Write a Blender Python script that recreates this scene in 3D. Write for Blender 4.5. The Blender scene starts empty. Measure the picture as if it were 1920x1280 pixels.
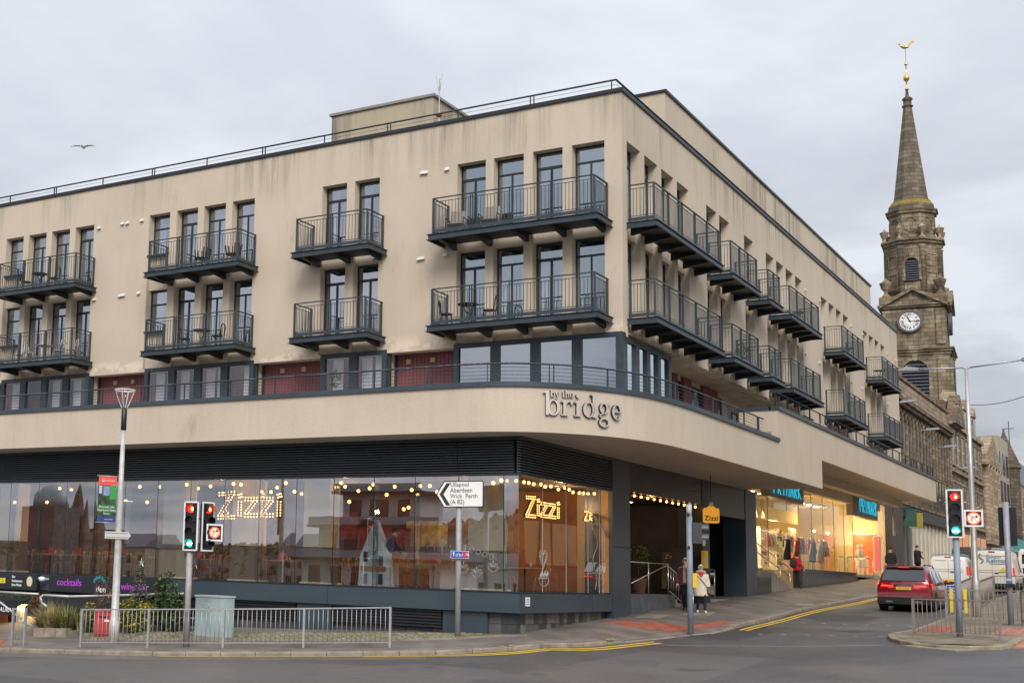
import bpy, bmesh, math, random
from mathutils import Vector, Matrix, noise as mnoise
random.seed(7)
R_ = math.radians
SC = bpy.context.scene
COL = SC.collection

# ------------------------------------------------------------------ camera, sky, sun, exposure
CR = Vector((0.81629809, 0.57674338, 0.03200776))     # camera right
CU = Vector((0.05463390, -0.13225286, 0.98970922))    # camera up
CF = Vector((-0.57504135, 0.80614904, 0.13946745))    # camera forward
FPX, PX, PY = 2469.338, 481.692, 717.068              # focal length and principal point, photo pixels (a shifted lens)
cam_d = bpy.data.cameras.new('camera'); cam = bpy.data.objects.new('camera', cam_d); COL.objects.link(cam)
cam.matrix_world = Matrix(((CR.x, CU.x, -CF.x, 0), (CR.y, CU.y, -CF.y, 0), (CR.z, CU.z, -CF.z, 0), (0, 0, 0, 1)))
cam_d.sensor_fit = 'HORIZONTAL'; cam_d.sensor_width = 36; cam_d.lens = 36*FPX/1920
cam_d.shift_x = (960-PX)/1920; cam_d.shift_y = (PY-640)/1920
cam_d.clip_start = .1; cam_d.clip_end = 5000
SC.camera = cam

world = bpy.data.worlds.new('World'); SC.world = world; world.use_nodes = True
wn = world.node_tree; wn.nodes.clear()
def WN(t, **k):
    n = wn.nodes.new(t)
    for a, b in k.items(): setattr(n, a, b)
    return n
SUN_EL, SUN_AZ = R_(38), R_(146)       # azimuth measured from +Y clockwise
sky = WN('ShaderNodeTexSky', sky_type='NISHITA', sun_disc=False, sun_elevation=SUN_EL, sun_rotation=SUN_AZ, air_density=1.2, dust_density=2.0)
tc = WN('ShaderNodeTexCoord')
sep = WN('ShaderNodeSeparateXYZ'); wn.links.new(tc.outputs['Generated'], sep.inputs[0])
# clouds laid out on a flat layer overhead, seen from below
den_ = WN('ShaderNodeMath', operation='MAXIMUM'); wn.links.new(sep.outputs['Z'], den_.inputs[0]); den_.inputs[1].default_value = 0.0
den2 = WN('ShaderNodeMath', operation='ADD'); wn.links.new(den_.outputs[0], den2.inputs[0]); den2.inputs[1].default_value = .16
dv = WN('ShaderNodeVectorMath', operation='DIVIDE'); wn.links.new(tc.outputs['Generated'], dv.inputs[0])
cx_ = WN('ShaderNodeCombineXYZ')
for i in range(3): wn.links.new(den2.outputs[0], cx_.inputs[i])
wn.links.new(cx_.outputs[0], dv.inputs[1])
n1 = WN('ShaderNodeTexNoise'); n1.inputs['Scale'].default_value = 1.5; n1.inputs['Detail'].default_value = 7; n1.inputs['Roughness'].default_value = .52; n1.inputs['Distortion'].default_value = .35
wn.links.new(dv.outputs[0], n1.inputs['Vector'])
# overcast gradient: zenith brighter than horizon (CIE overcast sky)
gr = WN('ShaderNodeMapRange'); wn.links.new(sep.outputs['Z'], gr.inputs[0])
gr.inputs[1].default_value = 0; gr.inputs[2].default_value = 1; gr.inputs[3].default_value = 1.0; gr.inputs[4].default_value = 2.4
cr = WN('ShaderNodeValToRGB'); wn.links.new(n1.outputs['Fac'], cr.inputs[0])
e = cr.color_ramp.elements; e[0].position = .33; e[0].color = (.33, .35, .39, 1); e[1].position = .60; e[1].color = (.66, .675, .70, 1)
m_ = e = cr.color_ramp.elements.new(.46); m_.color = (.45, .472, .515, 1)
# high contrast breaks low in the sky, none overhead
lowm = WN('ShaderNodeMapRange'); wn.links.new(sep.outputs['Z'], lowm.inputs[0]); lowm.inputs[1].default_value = .06; lowm.inputs[2].default_value = .30; lowm.inputs[3].default_value = 1.0; lowm.inputs[4].default_value = .45
mixc = WN('ShaderNodeMix', data_type='RGBA'); mixc.inputs['A'].default_value = (.49, .512, .553, 1)
wn.links.new(lowm.outputs[0], mixc.inputs['Factor']); wn.links.new(cr.outputs[0], mixc.inputs['B'])
pk = WN('ShaderNodeMapRange'); wn.links.new(sep.outputs['Y'], pk.inputs[0]); pk.inputs[1].default_value = -.1; pk.inputs[2].default_value = -.85; pk.inputs[4].default_value = .5
pz = WN('ShaderNodeMapRange'); wn.links.new(n1.outputs['Fac'], pz.inputs[0]); pz.inputs[1].default_value = .38; pz.inputs[2].default_value = .62
pm_ = WN('ShaderNodeMath', operation='MULTIPLY'); wn.links.new(pk.outputs[0], pm_.inputs[0]); wn.links.new(pz.outputs[0], pm_.inputs[1])
pkm = WN('ShaderNodeMix', data_type='RGBA'); pkm.inputs['B'].default_value = (.70, .60, .68, 1); wn.links.new(pm_.outputs[0], pkm.inputs['Factor']); wn.links.new(mixc.outputs['Result'], pkm.inputs['A'])
sc_ = WN('ShaderNodeVectorMath', operation='SCALE'); wn.links.new(pkm.outputs['Result'], sc_.inputs[0])
gm = WN('ShaderNodeMath', operation='MULTIPLY'); gm.inputs[1].default_value = 6.15; wn.links.new(gr.outputs[0], gm.inputs[0]); wn.links.new(gm.outputs[0], sc_.inputs['Scale'])
mx = WN('ShaderNodeMix', data_type='RGBA'); mx.inputs['Factor'].default_value = .9
wn.links.new(sky.outputs[0], mx.inputs['A']); wn.links.new(sc_.outputs[0], mx.inputs['B'])
bg = WN('ShaderNodeBackground'); bg.inputs['Strength'].default_value = .1
wo = WN('ShaderNodeOutputWorld'); wn.links.new(mx.outputs['Result'], bg.inputs[0]); wn.links.new(bg.outputs[0], wo.inputs[0])

sd = bpy.data.lights.new('sun', 'SUN'); sd.energy = 1.5; sd.angle = R_(28); sd.color = (1, .96, .9)
so = bpy.data.objects.new('sun', sd); COL.objects.link(so)
sdir = Vector((math.sin(SUN_AZ)*math.cos(SUN_EL), math.cos(SUN_AZ)*math.cos(SUN_EL), math.sin(SUN_EL)))
so.rotation_euler = sdir.to_track_quat('Z', 'Y').to_euler()
SC.view_settings.view_transform = 'Standard'; SC.view_settings.look = 'None'
SC.view_settings.exposure = .77; SC.view_settings.gamma = 1; SC.view_settings.use_curve_mapping = False
SC.render.engine = 'CYCLES'
SC.cycles.max_bounces = 7; SC.cycles.transparent_max_bounces = 16; SC.cycles.glossy_bounces = 4

# ------------------------------------------------------------------ where a photo pixel lies on a real plane of the place
def ray(u, v): return CF + CR*((u-PX)/FPX) - CU*((v-PY)/FPX)
def onY(u, v, Y): d = ray(u, v); return d*(Y/d.y)
def onX(u, v, X): d = ray(u, v); return d*(X/d.x)
def lerp(a, b, t): return a+(b-a)*t
def interp(x, pts):
    if x <= pts[0][0]: return pts[0][1]
    for (a, b), (c, d) in zip(pts, pts[1:]):
        if x <= c: return lerp(b, d, (x-a)/(c-a))
    return pts[-1][1]
GP = [(-60, -3.4), (0, -2.70), (33.6, -1.53), (41, -1.15), (57, -.42), (77, .38), (95, 1.1), (115, 1.75), (160, 3.0), (220, 4)]
def GZ(x, y):                                          # height of the pavements
    d = max(33.6-y, x+15.04, 0); t = min(d/3.5, 1); t = t*t*(3-2*t)
    return interp(y, GP) - .25*t + .032*max(min(x+15, 0), -30) + .03*max(0, min(x+9, 8))
def onG(u, v, dz=0):                                   # first meeting of the ray with the ground
    d = ray(u, v); f = lambda t: d.z*t-GZ(d.x*t, d.y*t)-dz
    t = 8.0
    while t < 320 and f(t) > 0: t += .5
    lo, hi = t-.5, t
    for _ in range(18):
        m = (lo+hi)/2
        if f(m) > 0: lo = m
        else: hi = m
    return Vector((d.x*lo, d.y*lo, GZ(d.x*lo, d.y*lo)+dz))
def onD(u, v, D): return ray(u, v)*D                   # at depth D along the view

# ------------------------------------------------------------------ materials
MATS = {}
def nodes(m): return m.node_tree.nodes, m.node_tree.links
def mat(name, col, rough=.6, metal=0., var=.12, scale=6., bump=0., bscale=None, emit=None, estr=0., spec=.5, coat=0., stretch=None, dark=None):
    if name in MATS: return MATS[name]
    m = bpy.data.materials.new(name); m.use_nodes = True; MATS[name] = m
    N, Lk = nodes(m); b = N['Principled BSDF']
    b.inputs['Roughness'].default_value = rough; b.inputs['Metallic'].default_value = metal
    b.inputs['Specular IOR Level'].default_value = spec; b.inputs['Coat Weight'].default_value = coat
    t = N.new('ShaderNodeTexCoord'); mp = N.new('ShaderNodeMapping'); Lk.new(t.outputs['Object'], mp.inputs[0])
    if stretch: mp.inputs['Scale'].default_value = stretch
    if var or bump:
        n = N.new('ShaderNodeTexNoise'); n.inputs['Scale'].default_value = scale; n.inputs['Detail'].default_value = 5; n.inputs['Roughness'].default_value = .6
        Lk.new(mp.outputs[0], n.inputs['Vector'])
        r = N.new('ShaderNodeMapRange'); r.inputs[1].default_value = .3; r.inputs[2].default_value = .7
        Lk.new(n.outputs['Fac'], r.inputs[0])
        mxx = N.new('ShaderNodeMix'); mxx.data_type = 'RGBA'
        lo = dark or tuple(c*(1-var) for c in col); hi = tuple(min(1, c*(1+var)) for c in col)
        mxx.inputs['A'].default_value = (*lo, 1); mxx.inputs['B'].default_value = (*hi, 1)
        Lk.new(r.outputs[0], mxx.inputs['Factor']); Lk.new(mxx.outputs['Result'], b.inputs['Base Color'])
        if bump:
            n2 = N.new('ShaderNodeTexNoise'); n2.inputs['Scale'].default_value = bscale or scale*6; n2.inputs['Detail'].default_value = 4
            Lk.new(mp.outputs[0], n2.inputs['Vector'])
            bp = N.new('ShaderNodeBump'); bp.inputs['Strength'].default_value = bump; bp.inputs['Distance'].default_value = .02
            Lk.new(n2.outputs['Fac'], bp.inputs['Height']); Lk.new(bp.outputs[0], b.inputs['Normal'])
    else: b.inputs['Base Color'].default_value = (*col, 1)
    if emit:
        b.inputs['Emission Color'].default_value = (*emit, 1); b.inputs['Emission Strength'].default_value = estr
    return m
def glass(name, tint, refl, ior=1.5, rough=0., k=1.6, tintg=(.93, .96, 1)):
    m = bpy.data.materials.new(name); m.use_nodes = True; MATS[name] = m
    N, Lk = nodes(m); N.clear(); o = N.new('ShaderNodeOutputMaterial')
    tr = N.new('ShaderNodeBsdfTransparent'); tr.inputs[0].default_value = (*tint, 1)
    gl = N.new('ShaderNodeBsdfGlossy'); gl.inputs['Roughness'].default_value = rough; gl.inputs[0].default_value = (*tintg, 1)
    f = N.new('ShaderNodeFresnel'); f.inputs[0].default_value = ior
    a = N.new('ShaderNodeMath'); a.operation = 'MULTIPLY_ADD'; a.inputs[1].default_value = k; a.inputs[2].default_value = refl; a.use_clamp = True
    Lk.new(f.outputs[0], a.inputs[0]); mx = N.new('ShaderNodeMixShader'); ge = N.new('ShaderNodeNewGeometry'); inv = N.new('ShaderNodeMath'); inv.operation = 'SUBTRACT'; inv.inputs[0].default_value = 1; Lk.new(ge.outputs['Backfacing'], inv.inputs[1]); mm = N.new('ShaderNodeMath'); mm.operation = 'MULTIPLY'; Lk.new(inv.outputs[0], mm.inputs[0]); Lk.new(a.outputs[0], mm.inputs[1]); Lk.new(mm.outputs[0], mx.inputs[0]); Lk.new(tr.outputs[0], mx.inputs[1]); Lk.new(gl.outputs[0], mx.inputs[2]); Lk.new(mx.outputs[0], o.inputs[0])
    # gentle waviness of the sheet
    t = N.new('ShaderNodeTexCoord'); n = N.new('ShaderNodeTexNoise'); n.inputs['Scale'].default_value = .9; n.inputs['Detail'].default_value = 1
    Lk.new(t.outputs['Object'], n.inputs['Vector']); bp = N.new('ShaderNodeBump'); bp.inputs['Strength'].default_value = .25; bp.inputs['Distance'].default_value = .012
    Lk.new(n.outputs['Fac'], bp.inputs['Height']); Lk.new(bp.outputs[0], gl.inputs['Normal'])
    return m
def stucco(name, base, streak, stain, amt):
    m = bpy.data.materials.new(name); m.use_nodes = True; MATS[name] = m
    N, Lk = nodes(m); b = N['Principled BSDF']; b.inputs['Roughness'].default_value = .92; b.inputs['Specular IOR Level'].default_value = .2
    g = N.new('ShaderNodeNewGeometry')
    def nz(scale, vec, det=5, r=.6):
        mp = N.new('ShaderNodeMapping'); mp.inputs['Scale'].default_value = vec; Lk.new(g.outputs['Position'], mp.inputs[0])
        n = N.new('ShaderNodeTexNoise'); n.inputs['Scale'].default_value = scale; n.inputs['Detail'].default_value = det; n.inputs['Roughness'].default_value = r
        Lk.new(mp.outputs[0], n.inputs['Vector']); return n
    def rng(n, a, c, lo=0, hi=1):
        r = N.new('ShaderNodeMapRange'); r.inputs[1].default_value = a; r.inputs[2].default_value = c; r.inputs[3].default_value = lo; r.inputs[4].default_value = hi
        Lk.new(n.outputs[0], r.inputs[0]); return r
    def mix(f, a, bcol):
        x = N.new('ShaderNodeMix'); x.data_type = 'RGBA'; Lk.new(f.outputs[0], x.inputs['Factor'])
        if isinstance(a, tuple): x.inputs['A'].default_value = (*a, 1)
        else: Lk.new(a.outputs['Result'], x.inputs['A'])
        x.inputs['B'].default_value = (*bcol, 1); return x
    broad = rng(nz(.35, (1, 1, 1), 4), .35, .68)
    x = mix(broad, base, tuple(c*.9 for c in base))
    st = rng(nz(2.4, (1, 1, .10), 5, .7), .52, .78, 0, amt)
    x = mix(st, x, streak)
    patch = nz(.55, (1, 1, .35), 6, .65); fine = nz(7, (1, 1, .12), 3)
    mu = N.new('ShaderNodeMath'); mu.operation = 'MULTIPLY'; a = rng(patch, .60, .74); c = rng(fine, .42, .68, 0, .75); Lk.new(a.outputs[0], mu.inputs[0]); Lk.new(c.outputs[0], mu.inputs[1])
    x = mix(mu, x, stain)
    sz = N.new('ShaderNodeSeparateXYZ'); Lk.new(g.outputs['Position'], sz.inputs[0])
    def zr(z0, z1): r = N.new('ShaderNodeMapRange'); r.inputs[1].default_value = z0; r.inputs[2].default_value = z1; Lk.new(sz.outputs[2], r.inputs[0]); return r
    def mulm(*q):
        o = q[0]
        for w in q[1:]: m_ = N.new('ShaderNodeMath'); m_.operation = 'MULTIPLY'; Lk.new(o.outputs[0], m_.inputs[0]); Lk.new(w.outputs[0], m_.inputs[1]); o = m_
        return o
    x = mix(mulm(zr(12.9, 14.7), rng(nz(3.2, (1, 1, .05), 5, .75), .42, .62, 0, .9), rng(nz(.40, (1, 1, .1), 3), .44, .58)), x, stain)
    x = mix(mulm(zr(7.75, 7.45), zr(7.15, 7.25), rng(nz(1.1, (1, 1, 1.5), 5, .7), .46, .52, 0, .8)), x, tuple(min(.8, c*1.25) for c in base))
    x = mix(mulm(zr(4.2, 5.05), zr(6.4, 5.0), rng(nz(2.6, (1, 1, .06), 5, .75), .5, .72, 0, .5)), x, streak)
    gr = rng(nz(28, (1, 1, 1), 3), .3, .7); x2 = N.new('ShaderNodeMix'); x2.data_type = 'RGBA'; x2.blend_type = 'MULTIPLY'; x2.inputs['Factor'].default_value = .12
    Lk.new(x.outputs['Result'], x2.inputs['A']); Lk.new(gr.outputs[0], x2.inputs['B']); Lk.new(x2.outputs['Result'], b.inputs['Base Color'])
    bp = N.new('ShaderNodeBump'); bp.inputs['Strength'].default_value = .35; bp.inputs['Distance'].default_value = .015; Lk.new(nz(35, (1, 1, 1), 3).outputs[0], bp.inputs['Height']); Lk.new(bp.outputs[0], b.inputs['Normal'])
    return m
STUCCO = stucco('cream_render', (.635, .54, .425), (.47, .385, .295), (.24, .21, .17), .32)
STUCCO2 = stucco('weathered_render', (.50, .43, .32), (.30, .27, .21), (.13, .12, .10), .9)
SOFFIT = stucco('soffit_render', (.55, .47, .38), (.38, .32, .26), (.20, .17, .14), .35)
STEEL = mat('slate_grey_paint', (.034, .050, .062), .42, .0, .18, 3, spec=.5)
STEEL_D = mat('dark_grey_paint', (.014, .019, .024), .45, 0, .2, 3)
PLINTH = mat('blue_grey_panel', (.042, .062, .078), .38, 0, .15, .8)
DARK = mat('black_panel', (.012, .014, .016), .35, 0, .25, 1.2)
GALV = mat('galvanised_steel', (.42, .42, .42), .45, .55, .18, 9, bump=.05)
GALV_B = mat('weathered_galvanised_steel', (.30, .27, .235), .55, .4, .25, 9, bump=.05)
GREYPOLE = mat('grey_painted_pole', (.235, .285, .345), .5, 0, .14, 4, bump=.06, bscale=40)
STAIN = mat('stainless_steel', (.75, .72, .68), .25, .9, .05, 5)
WHITE = mat('white_paint', (.80, .80, .78), .45, 0, .06, 6)
BLACKPL = mat('black_plastic', (.012, .012, .013), .38, 0, .2, 6)
BLACK = mat('matt_black', (.006, .006, .007), .8, 0, 0)
RED_CLAD = mat('maroon_cladding', (.21, .075, .08), .7, 0, .2, 5, stretch=(1, 1, .2))
TIMBER = mat('weathered_timber', (.16, .12, .085), .85, 0, .35, 5, bump=.3)
CURTAIN = mat('white_curtain', (.72, .70, .66), .9, 0, .1, 5, stretch=(9, 9, .3))
BLIND = mat('cream_blind', (.58, .55, .49), .9, 0, .05, 2)
ROOMDARK = mat('room_interior', (.07, .06, .05), .9, 0, .3, .8)
TERRA = mat('terracotta_curtain', (.42, .10, .045), .9, 0, .1, 3)
G_FLAT = glass('flat_window_glass', (.80, .84, .88), .38, tintg=(.84, .93, 1))
G_CURT = glass('curtained_window_glass', (.9, .92, .95), .06)
G_SHOP = glass('shopfront_glass', (.92, .93, .92), .33, tintg=(.80, .91, 1))
G_RIGHT = glass('shop_glass_right', (.92, .92, .90), .0, k=.75)
def stone(name, base, mortar, sc=1.0, dark=(.07, .06, .05), damt=.5, bw=.9, bh=.35):
    m = bpy.data.materials.new(name); m.use_nodes = True; MATS[name] = m
    N, Lk = nodes(m); b = N['Principled BSDF']; b.inputs['Roughness'].default_value = .9; b.inputs['Specular IOR Level'].default_value = .2
    g = N.new('ShaderNodeNewGeometry'); s = N.new('ShaderNodeSeparateXYZ'); Lk.new(g.outputs['Position'], s.inputs[0])
    ad = N.new('ShaderNodeMath'); ad.operation = 'ADD'; Lk.new(s.outputs[0], ad.inputs[0]); Lk.new(s.outputs[1], ad.inputs[1])
    c = N.new('ShaderNodeCombineXYZ'); Lk.new(ad.outputs[0], c.inputs[0]); Lk.new(s.outputs[2], c.inputs[1])
    br = N.new('ShaderNodeTexBrick'); br.inputs['Scale'].default_value = sc; br.inputs['Brick Width'].default_value = bw; br.inputs['Row Height'].default_value = bh; br.inputs['Mortar Size'].default_value = .022
    br.inputs['Color1'].default_value = (*base, 1); br.inputs['Color2'].default_value = (*[x*.5 for x in base], 1); br.inputs['Mortar'].default_value = (*mortar, 1); br.inputs['Bias'].default_value = -.1
    Lk.new(c.outputs[0], br.inputs['Vector'])
    n = N.new('ShaderNodeTexNoise'); n.inputs['Scale'].default_value = .9; n.inputs['Detail'].default_value = 7; n.inputs['Roughness'].default_value = .68
    mp = N.new('ShaderNodeMapping'); mp.inputs['Scale'].default_value = (1, 1, .4); Lk.new(g.outputs['Position'], mp.inputs[0]); Lk.new(mp.outputs[0], n.inputs['Vector'])
    r = N.new('ShaderNodeMapRange'); r.inputs[1].default_value = .42; r.inputs[2].default_value = .66; r.inputs[4].default_value = damt; Lk.new(n.outputs[0], r.inputs[0])
    x = N.new('ShaderNodeMix'); x.data_type = 'RGBA'; Lk.new(r.outputs[0], x.inputs['Factor']); Lk.new(br.outputs['Color'], x.inputs['A']); x.inputs['B'].default_value = (*dark, 1)
    Lk.new(x.outputs['Result'], b.inputs['Base Color'])
    bp = N.new('ShaderNodeBump'); bp.invert = True; bp.inputs['Strength'].default_value = .8; bp.inputs['Distance'].default_value = .05; Lk.new(br.outputs['Fac'], bp.inputs['Height']); Lk.new(bp.outputs[0], b.inputs['Normal'])
    return m
SANDST = stone('tower_sandstone', (.37, .30, .205), (.15, .125, .095), 1.0, (.085, .07, .052), .85)
SPIREST = stone('spire_sandstone', (.25, .205, .155), (.12, .10, .08), 1.0, (.075, .065, .05), .8)
SANDDARK = stone('dark_sandstone', (.20, .15, .115), (.07, .055, .045), 1.0, (.055, .045, .04), .7)
SANDPALE = stone('pale_sandstone', (.46, .36, .25), (.2, .16, .12), 1.0, (.2, .16, .12), .4)
SANDBROWN = stone('brown_sandstone', (.30, .22, .15), (.1, .08, .06), 1.0, (.08, .065, .05), .7)
MOSS = mat('yellow_lichen', (.26, .18, .03), .95, 0, .4, 6, bump=.3)
GOLD = mat('gilt', (.85, .52, .14), .28, .9, .05, 4)

# ------------------------------------------------------------------ mesh helpers
class MB:
    def __init__(s): s.v = []; s.f = []; s.m = []; s.mi = 0; s.sm = []
    def quad(s, a, b, c, d, smooth=False):
        n = len(s.v); s.v += [tuple(a), tuple(b), tuple(c), tuple(d)]; s.f.append((n, n+1, n+2, n+3)); s.m.append(s.mi); s.sm.append(smooth); return s
    def poly(s, pts):
        n = len(s.v); s.v += [tuple(p) for p in pts]; s.f.append(tuple(range(n, n+len(pts)))); s.m.append(s.mi); s.sm.append(False); return s
    def box(s, x0, x1, y0, y1, z0, z1):
        return s.hexa([(x0, y0, z0), (x1, y0, z0), (x1, y1, z0), (x0, y1, z0), (x0, y0, z1), (x1, y0, z1), (x1, y1, z1), (x0, y1, z1)])
    def hexa(s, P):
        n = len(s.v); s.v += [tuple(p) for p in P]
        for q in ((0, 3, 2, 1), (4, 5, 6, 7), (0, 1, 5, 4), (1, 2, 6, 5), (2, 3, 7, 6), (3, 0, 4, 7)):
            s.f.append(tuple(n+i for i in q)); s.m.append(s.mi); s.sm.append(False)
        return s
    def obox(s, c, ax, ay, az):   # centre and three half-axis vectors
        c = Vector(c); ax = Vector(ax); ay = Vector(ay); az = Vector(az)
        return s.hexa([c-ax-ay-az, c+ax-ay-az, c+ax+ay-az, c-ax+ay-az, c-ax-ay+az, c+ax-ay+az, c+ax+ay+az, c-ax+ay+az])
    def bar(s, a, b, w, h=None, up=(0, 0, 1)):
        a = Vector(a); b = Vector(b); h = h or w; d = (b-a); L = d.length
        if L < 1e-6: return s
        d.normalize(); u = Vector(up)
        if abs(d.dot(u)) > .98: u = Vector((0, 1, 0))
        r = d.cross(u).normalized(); u = r.cross(d).normalized()
        return s.obox((a+b)/2, r*w/2, d*L/2, u*h/2)
    def tube(s, a, b, r0, r1=None, n=8, caps=True):
        a = Vector(a); b = Vector(b); r1 = r0 if r1 is None else r1; d = (b-a).normalized()
        u = Vector((0, 0, 1)) if abs(d.z) < .9 else Vector((1, 0, 0)); p = d.cross(u).normalized(); q = d.cross(p)
        k = len(s.v)
        for c, r in ((a, r0), (b, r1)):
            for i in range(n):
                t = 2*math.pi*i/n; s.v.append(tuple(c+(p*math.cos(t)+q*math.sin(t))*r))
        for i in range(n):
            j = (i+1) % n; s.f.append((k+i, k+j, k+n+j, k+n+i)); s.m.append(s.mi); s.sm.append(True)
        if caps:
            s.f.append(tuple(k+n-1-i for i in range(n))); s.m.append(s.mi); s.sm.append(False)
            s.f.append(tuple(k+n+i for i in range(n))); s.m.append(s.mi); s.sm.append(False)
        return s
    def path(s, pts, r, n=8):
        for a, b in zip(pts, pts[1:]): s.tube(a, b, r, r, n)
        return s
    def lathe(s, c, prof, n=16, smooth=True, phase=0., sx=1., sy=1.):   # prof: (radius, z)
        c = Vector(c); k = len(s.v)
        for r, z in prof:
            for i in range(n):
                t = 2*math.pi*i/n+phase; s.v.append((c.x+r*math.cos(t)*sx, c.y+r*math.sin(t)*sy, c.z+z))
        for j in range(len(prof)-1):
            for i in range(n):
                i2 = (i+1) % n; s.f.append((k+j*n+i, k+j*n+i2, k+(j+1)*n+i2, k+(j+1)*n+i)); s.m.append(s.mi); s.sm.append(smooth)
        s.f.append(tuple(k+n-1-i for i in range(n))); s.m.append(s.mi); s.sm.append(False)
        s.f.append(tuple(k+(len(prof)-1)*n+i for i in range(n))); s.m.append(s.mi); s.sm.append(False)
        return s
    def prism(s, pts, ext):       # closed polygon extruded by a vector
        ext = Vector(ext); n = len(pts); k = len(s.v); P = [Vector(p) for p in pts]
        s.v += [tuple(p) for p in P]+[tuple(p+ext) for p in P]
        s.f.append(tuple(range(k+n-1, k-1, -1))); s.f.append(tuple(range(k+n, k+2*n))); s.m += [s.mi]*2; s.sm += [False]*2
        for i in range(n):
            j = (i+1) % n; s.f.append((k+i, k+j, k+n+j, k+n+i)); s.m.append(s.mi); s.sm.append(False)
        return s
    def sphere(s, c, r, n=10, m=7, sz=1., sx=1., sy=1.):
        prof = [(r*math.sin(math.pi*(j+.02)/(m+.04)), -r*math.cos(math.pi*(j+.02)/(m+.04))*sz) for j in range(m+1)]
        return s.lathe(c, prof, n, True, 0, sx, sy)
    def mesh(s, name, mats):
        me = bpy.data.meshes.new(name); me.from_pydata(s.v, [], s.f)
        for m in (mats if isinstance(mats, (list, tuple)) else [mats]): me.materials.append(m)
        for p, mi, sm in zip(me.polygons, s.m, s.sm): p.material_index = mi; p.use_smooth = sm
        return me
    def build(s, name, mats, parent=None, loc=None):
        o = bpy.data.objects.new(name, s.mesh(name, mats)); COL.objects.link(o)
        if parent: o.parent = parent
        if loc is not None: o.location = loc
        fixn(o.data); return o
def fixn(me):
    bm = bmesh.new(); bm.from_mesh(me); bmesh.ops.recalc_face_normals(bm, faces=bm.faces); bm.to_mesh(me); bm.free()
def put(name, me, parent=None, loc=(0, 0, 0), rz=0, scale=None):
    o = bpy.data.objects.new(name, me); COL.objects.link(o); o.location = loc; o.rotation_euler.z = rz
    if scale: o.scale = scale
    if parent: o.parent = parent
    return o
def tag(o, label=None, cat=None, group=None, kind=None):
    if label: o['label'] = label
    if cat: o['category'] = cat
    if group: o['group'] = group
    if kind: o['kind'] = kind
    return o
def thing(name, loc, label, cat, group=None, rz=0):
    o = bpy.data.objects.new(name, None); COL.objects.link(o); o.location = loc; o.rotation_euler.z = rz; o.empty_display_size = .2
    return tag(o, label, cat, group)
def copy_tree(o, parent=None):
    c = o.copy(); COL.objects.link(c); c.parent = parent
    for ch in o.children: copy_tree(ch, c)
    return c
BOXM = {}
def ubox(m):                      # unit box shared by every alike piece of one material
    if m.name not in BOXM: b = MB().box(-.5, .5, -.5, .5, -.5, .5); me = b.mesh('box_piece', m); fixn(me); BOXM[m.name] = me
    return BOXM[m.name]
def piece(name, m, x0, x1, y0, y1, z0, z1, parent=None, rz=0):
    return put(name, ubox(m), parent, ((x0+x1)/2, (y0+y1)/2, (z0+z1)/2), rz, (abs(x1-x0), abs(y1-y0), abs(z1-z0)))
def text(name, s, size, m, parent, origin, right, up, ext=.01, align='CENTER', shear=0., spacing=1., offset=0., xscale=1.):
    cu = bpy.data.curves.new(name, 'FONT'); cu.body = s; cu.size = size; cu.extrude = ext; cu.align_x = align; cu.align_y = 'CENTER'
    cu.shear = shear; cu.space_character = spacing; cu.offset = offset; cu.resolution_u = 3; cu.space_line = .95
    o = bpy.data.objects.new('t', cu); COL.objects.link(o); bpy.context.view_layer.update()
    me = bpy.data.meshes.new_from_object(o.evaluated_get(bpy.context.evaluated_depsgraph_get())); bpy.data.objects.remove(o)
    me.materials.clear(); me.materials.append(m)
    r = Vector(right).normalized(); u = Vector(up).normalized(); n = r.cross(u)
    me.transform(Matrix(((r.x*xscale, u.x, n.x, origin[0]), (r.y*xscale, u.y, n.y, origin[1]), (r.z*xscale, u.z, n.z, origin[2]), (0, 0, 0, 1))))
    o = bpy.data.objects.new(name, me); COL.objects.link(o)
    if parent: o.parent = parent; 
    return o
def emis(name, col, s): return mat(name, tuple(c*.5 for c in col), .5, 0, 0, emit=col, estr=s)

def rebase(root, loc):            # set the Empty down at the thing's base without moving its parts
    loc = Vector(loc)
    for ch in root.children: ch.location = Vector(ch.location)-(loc-Vector(root.location))
    root.location = loc

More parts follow.
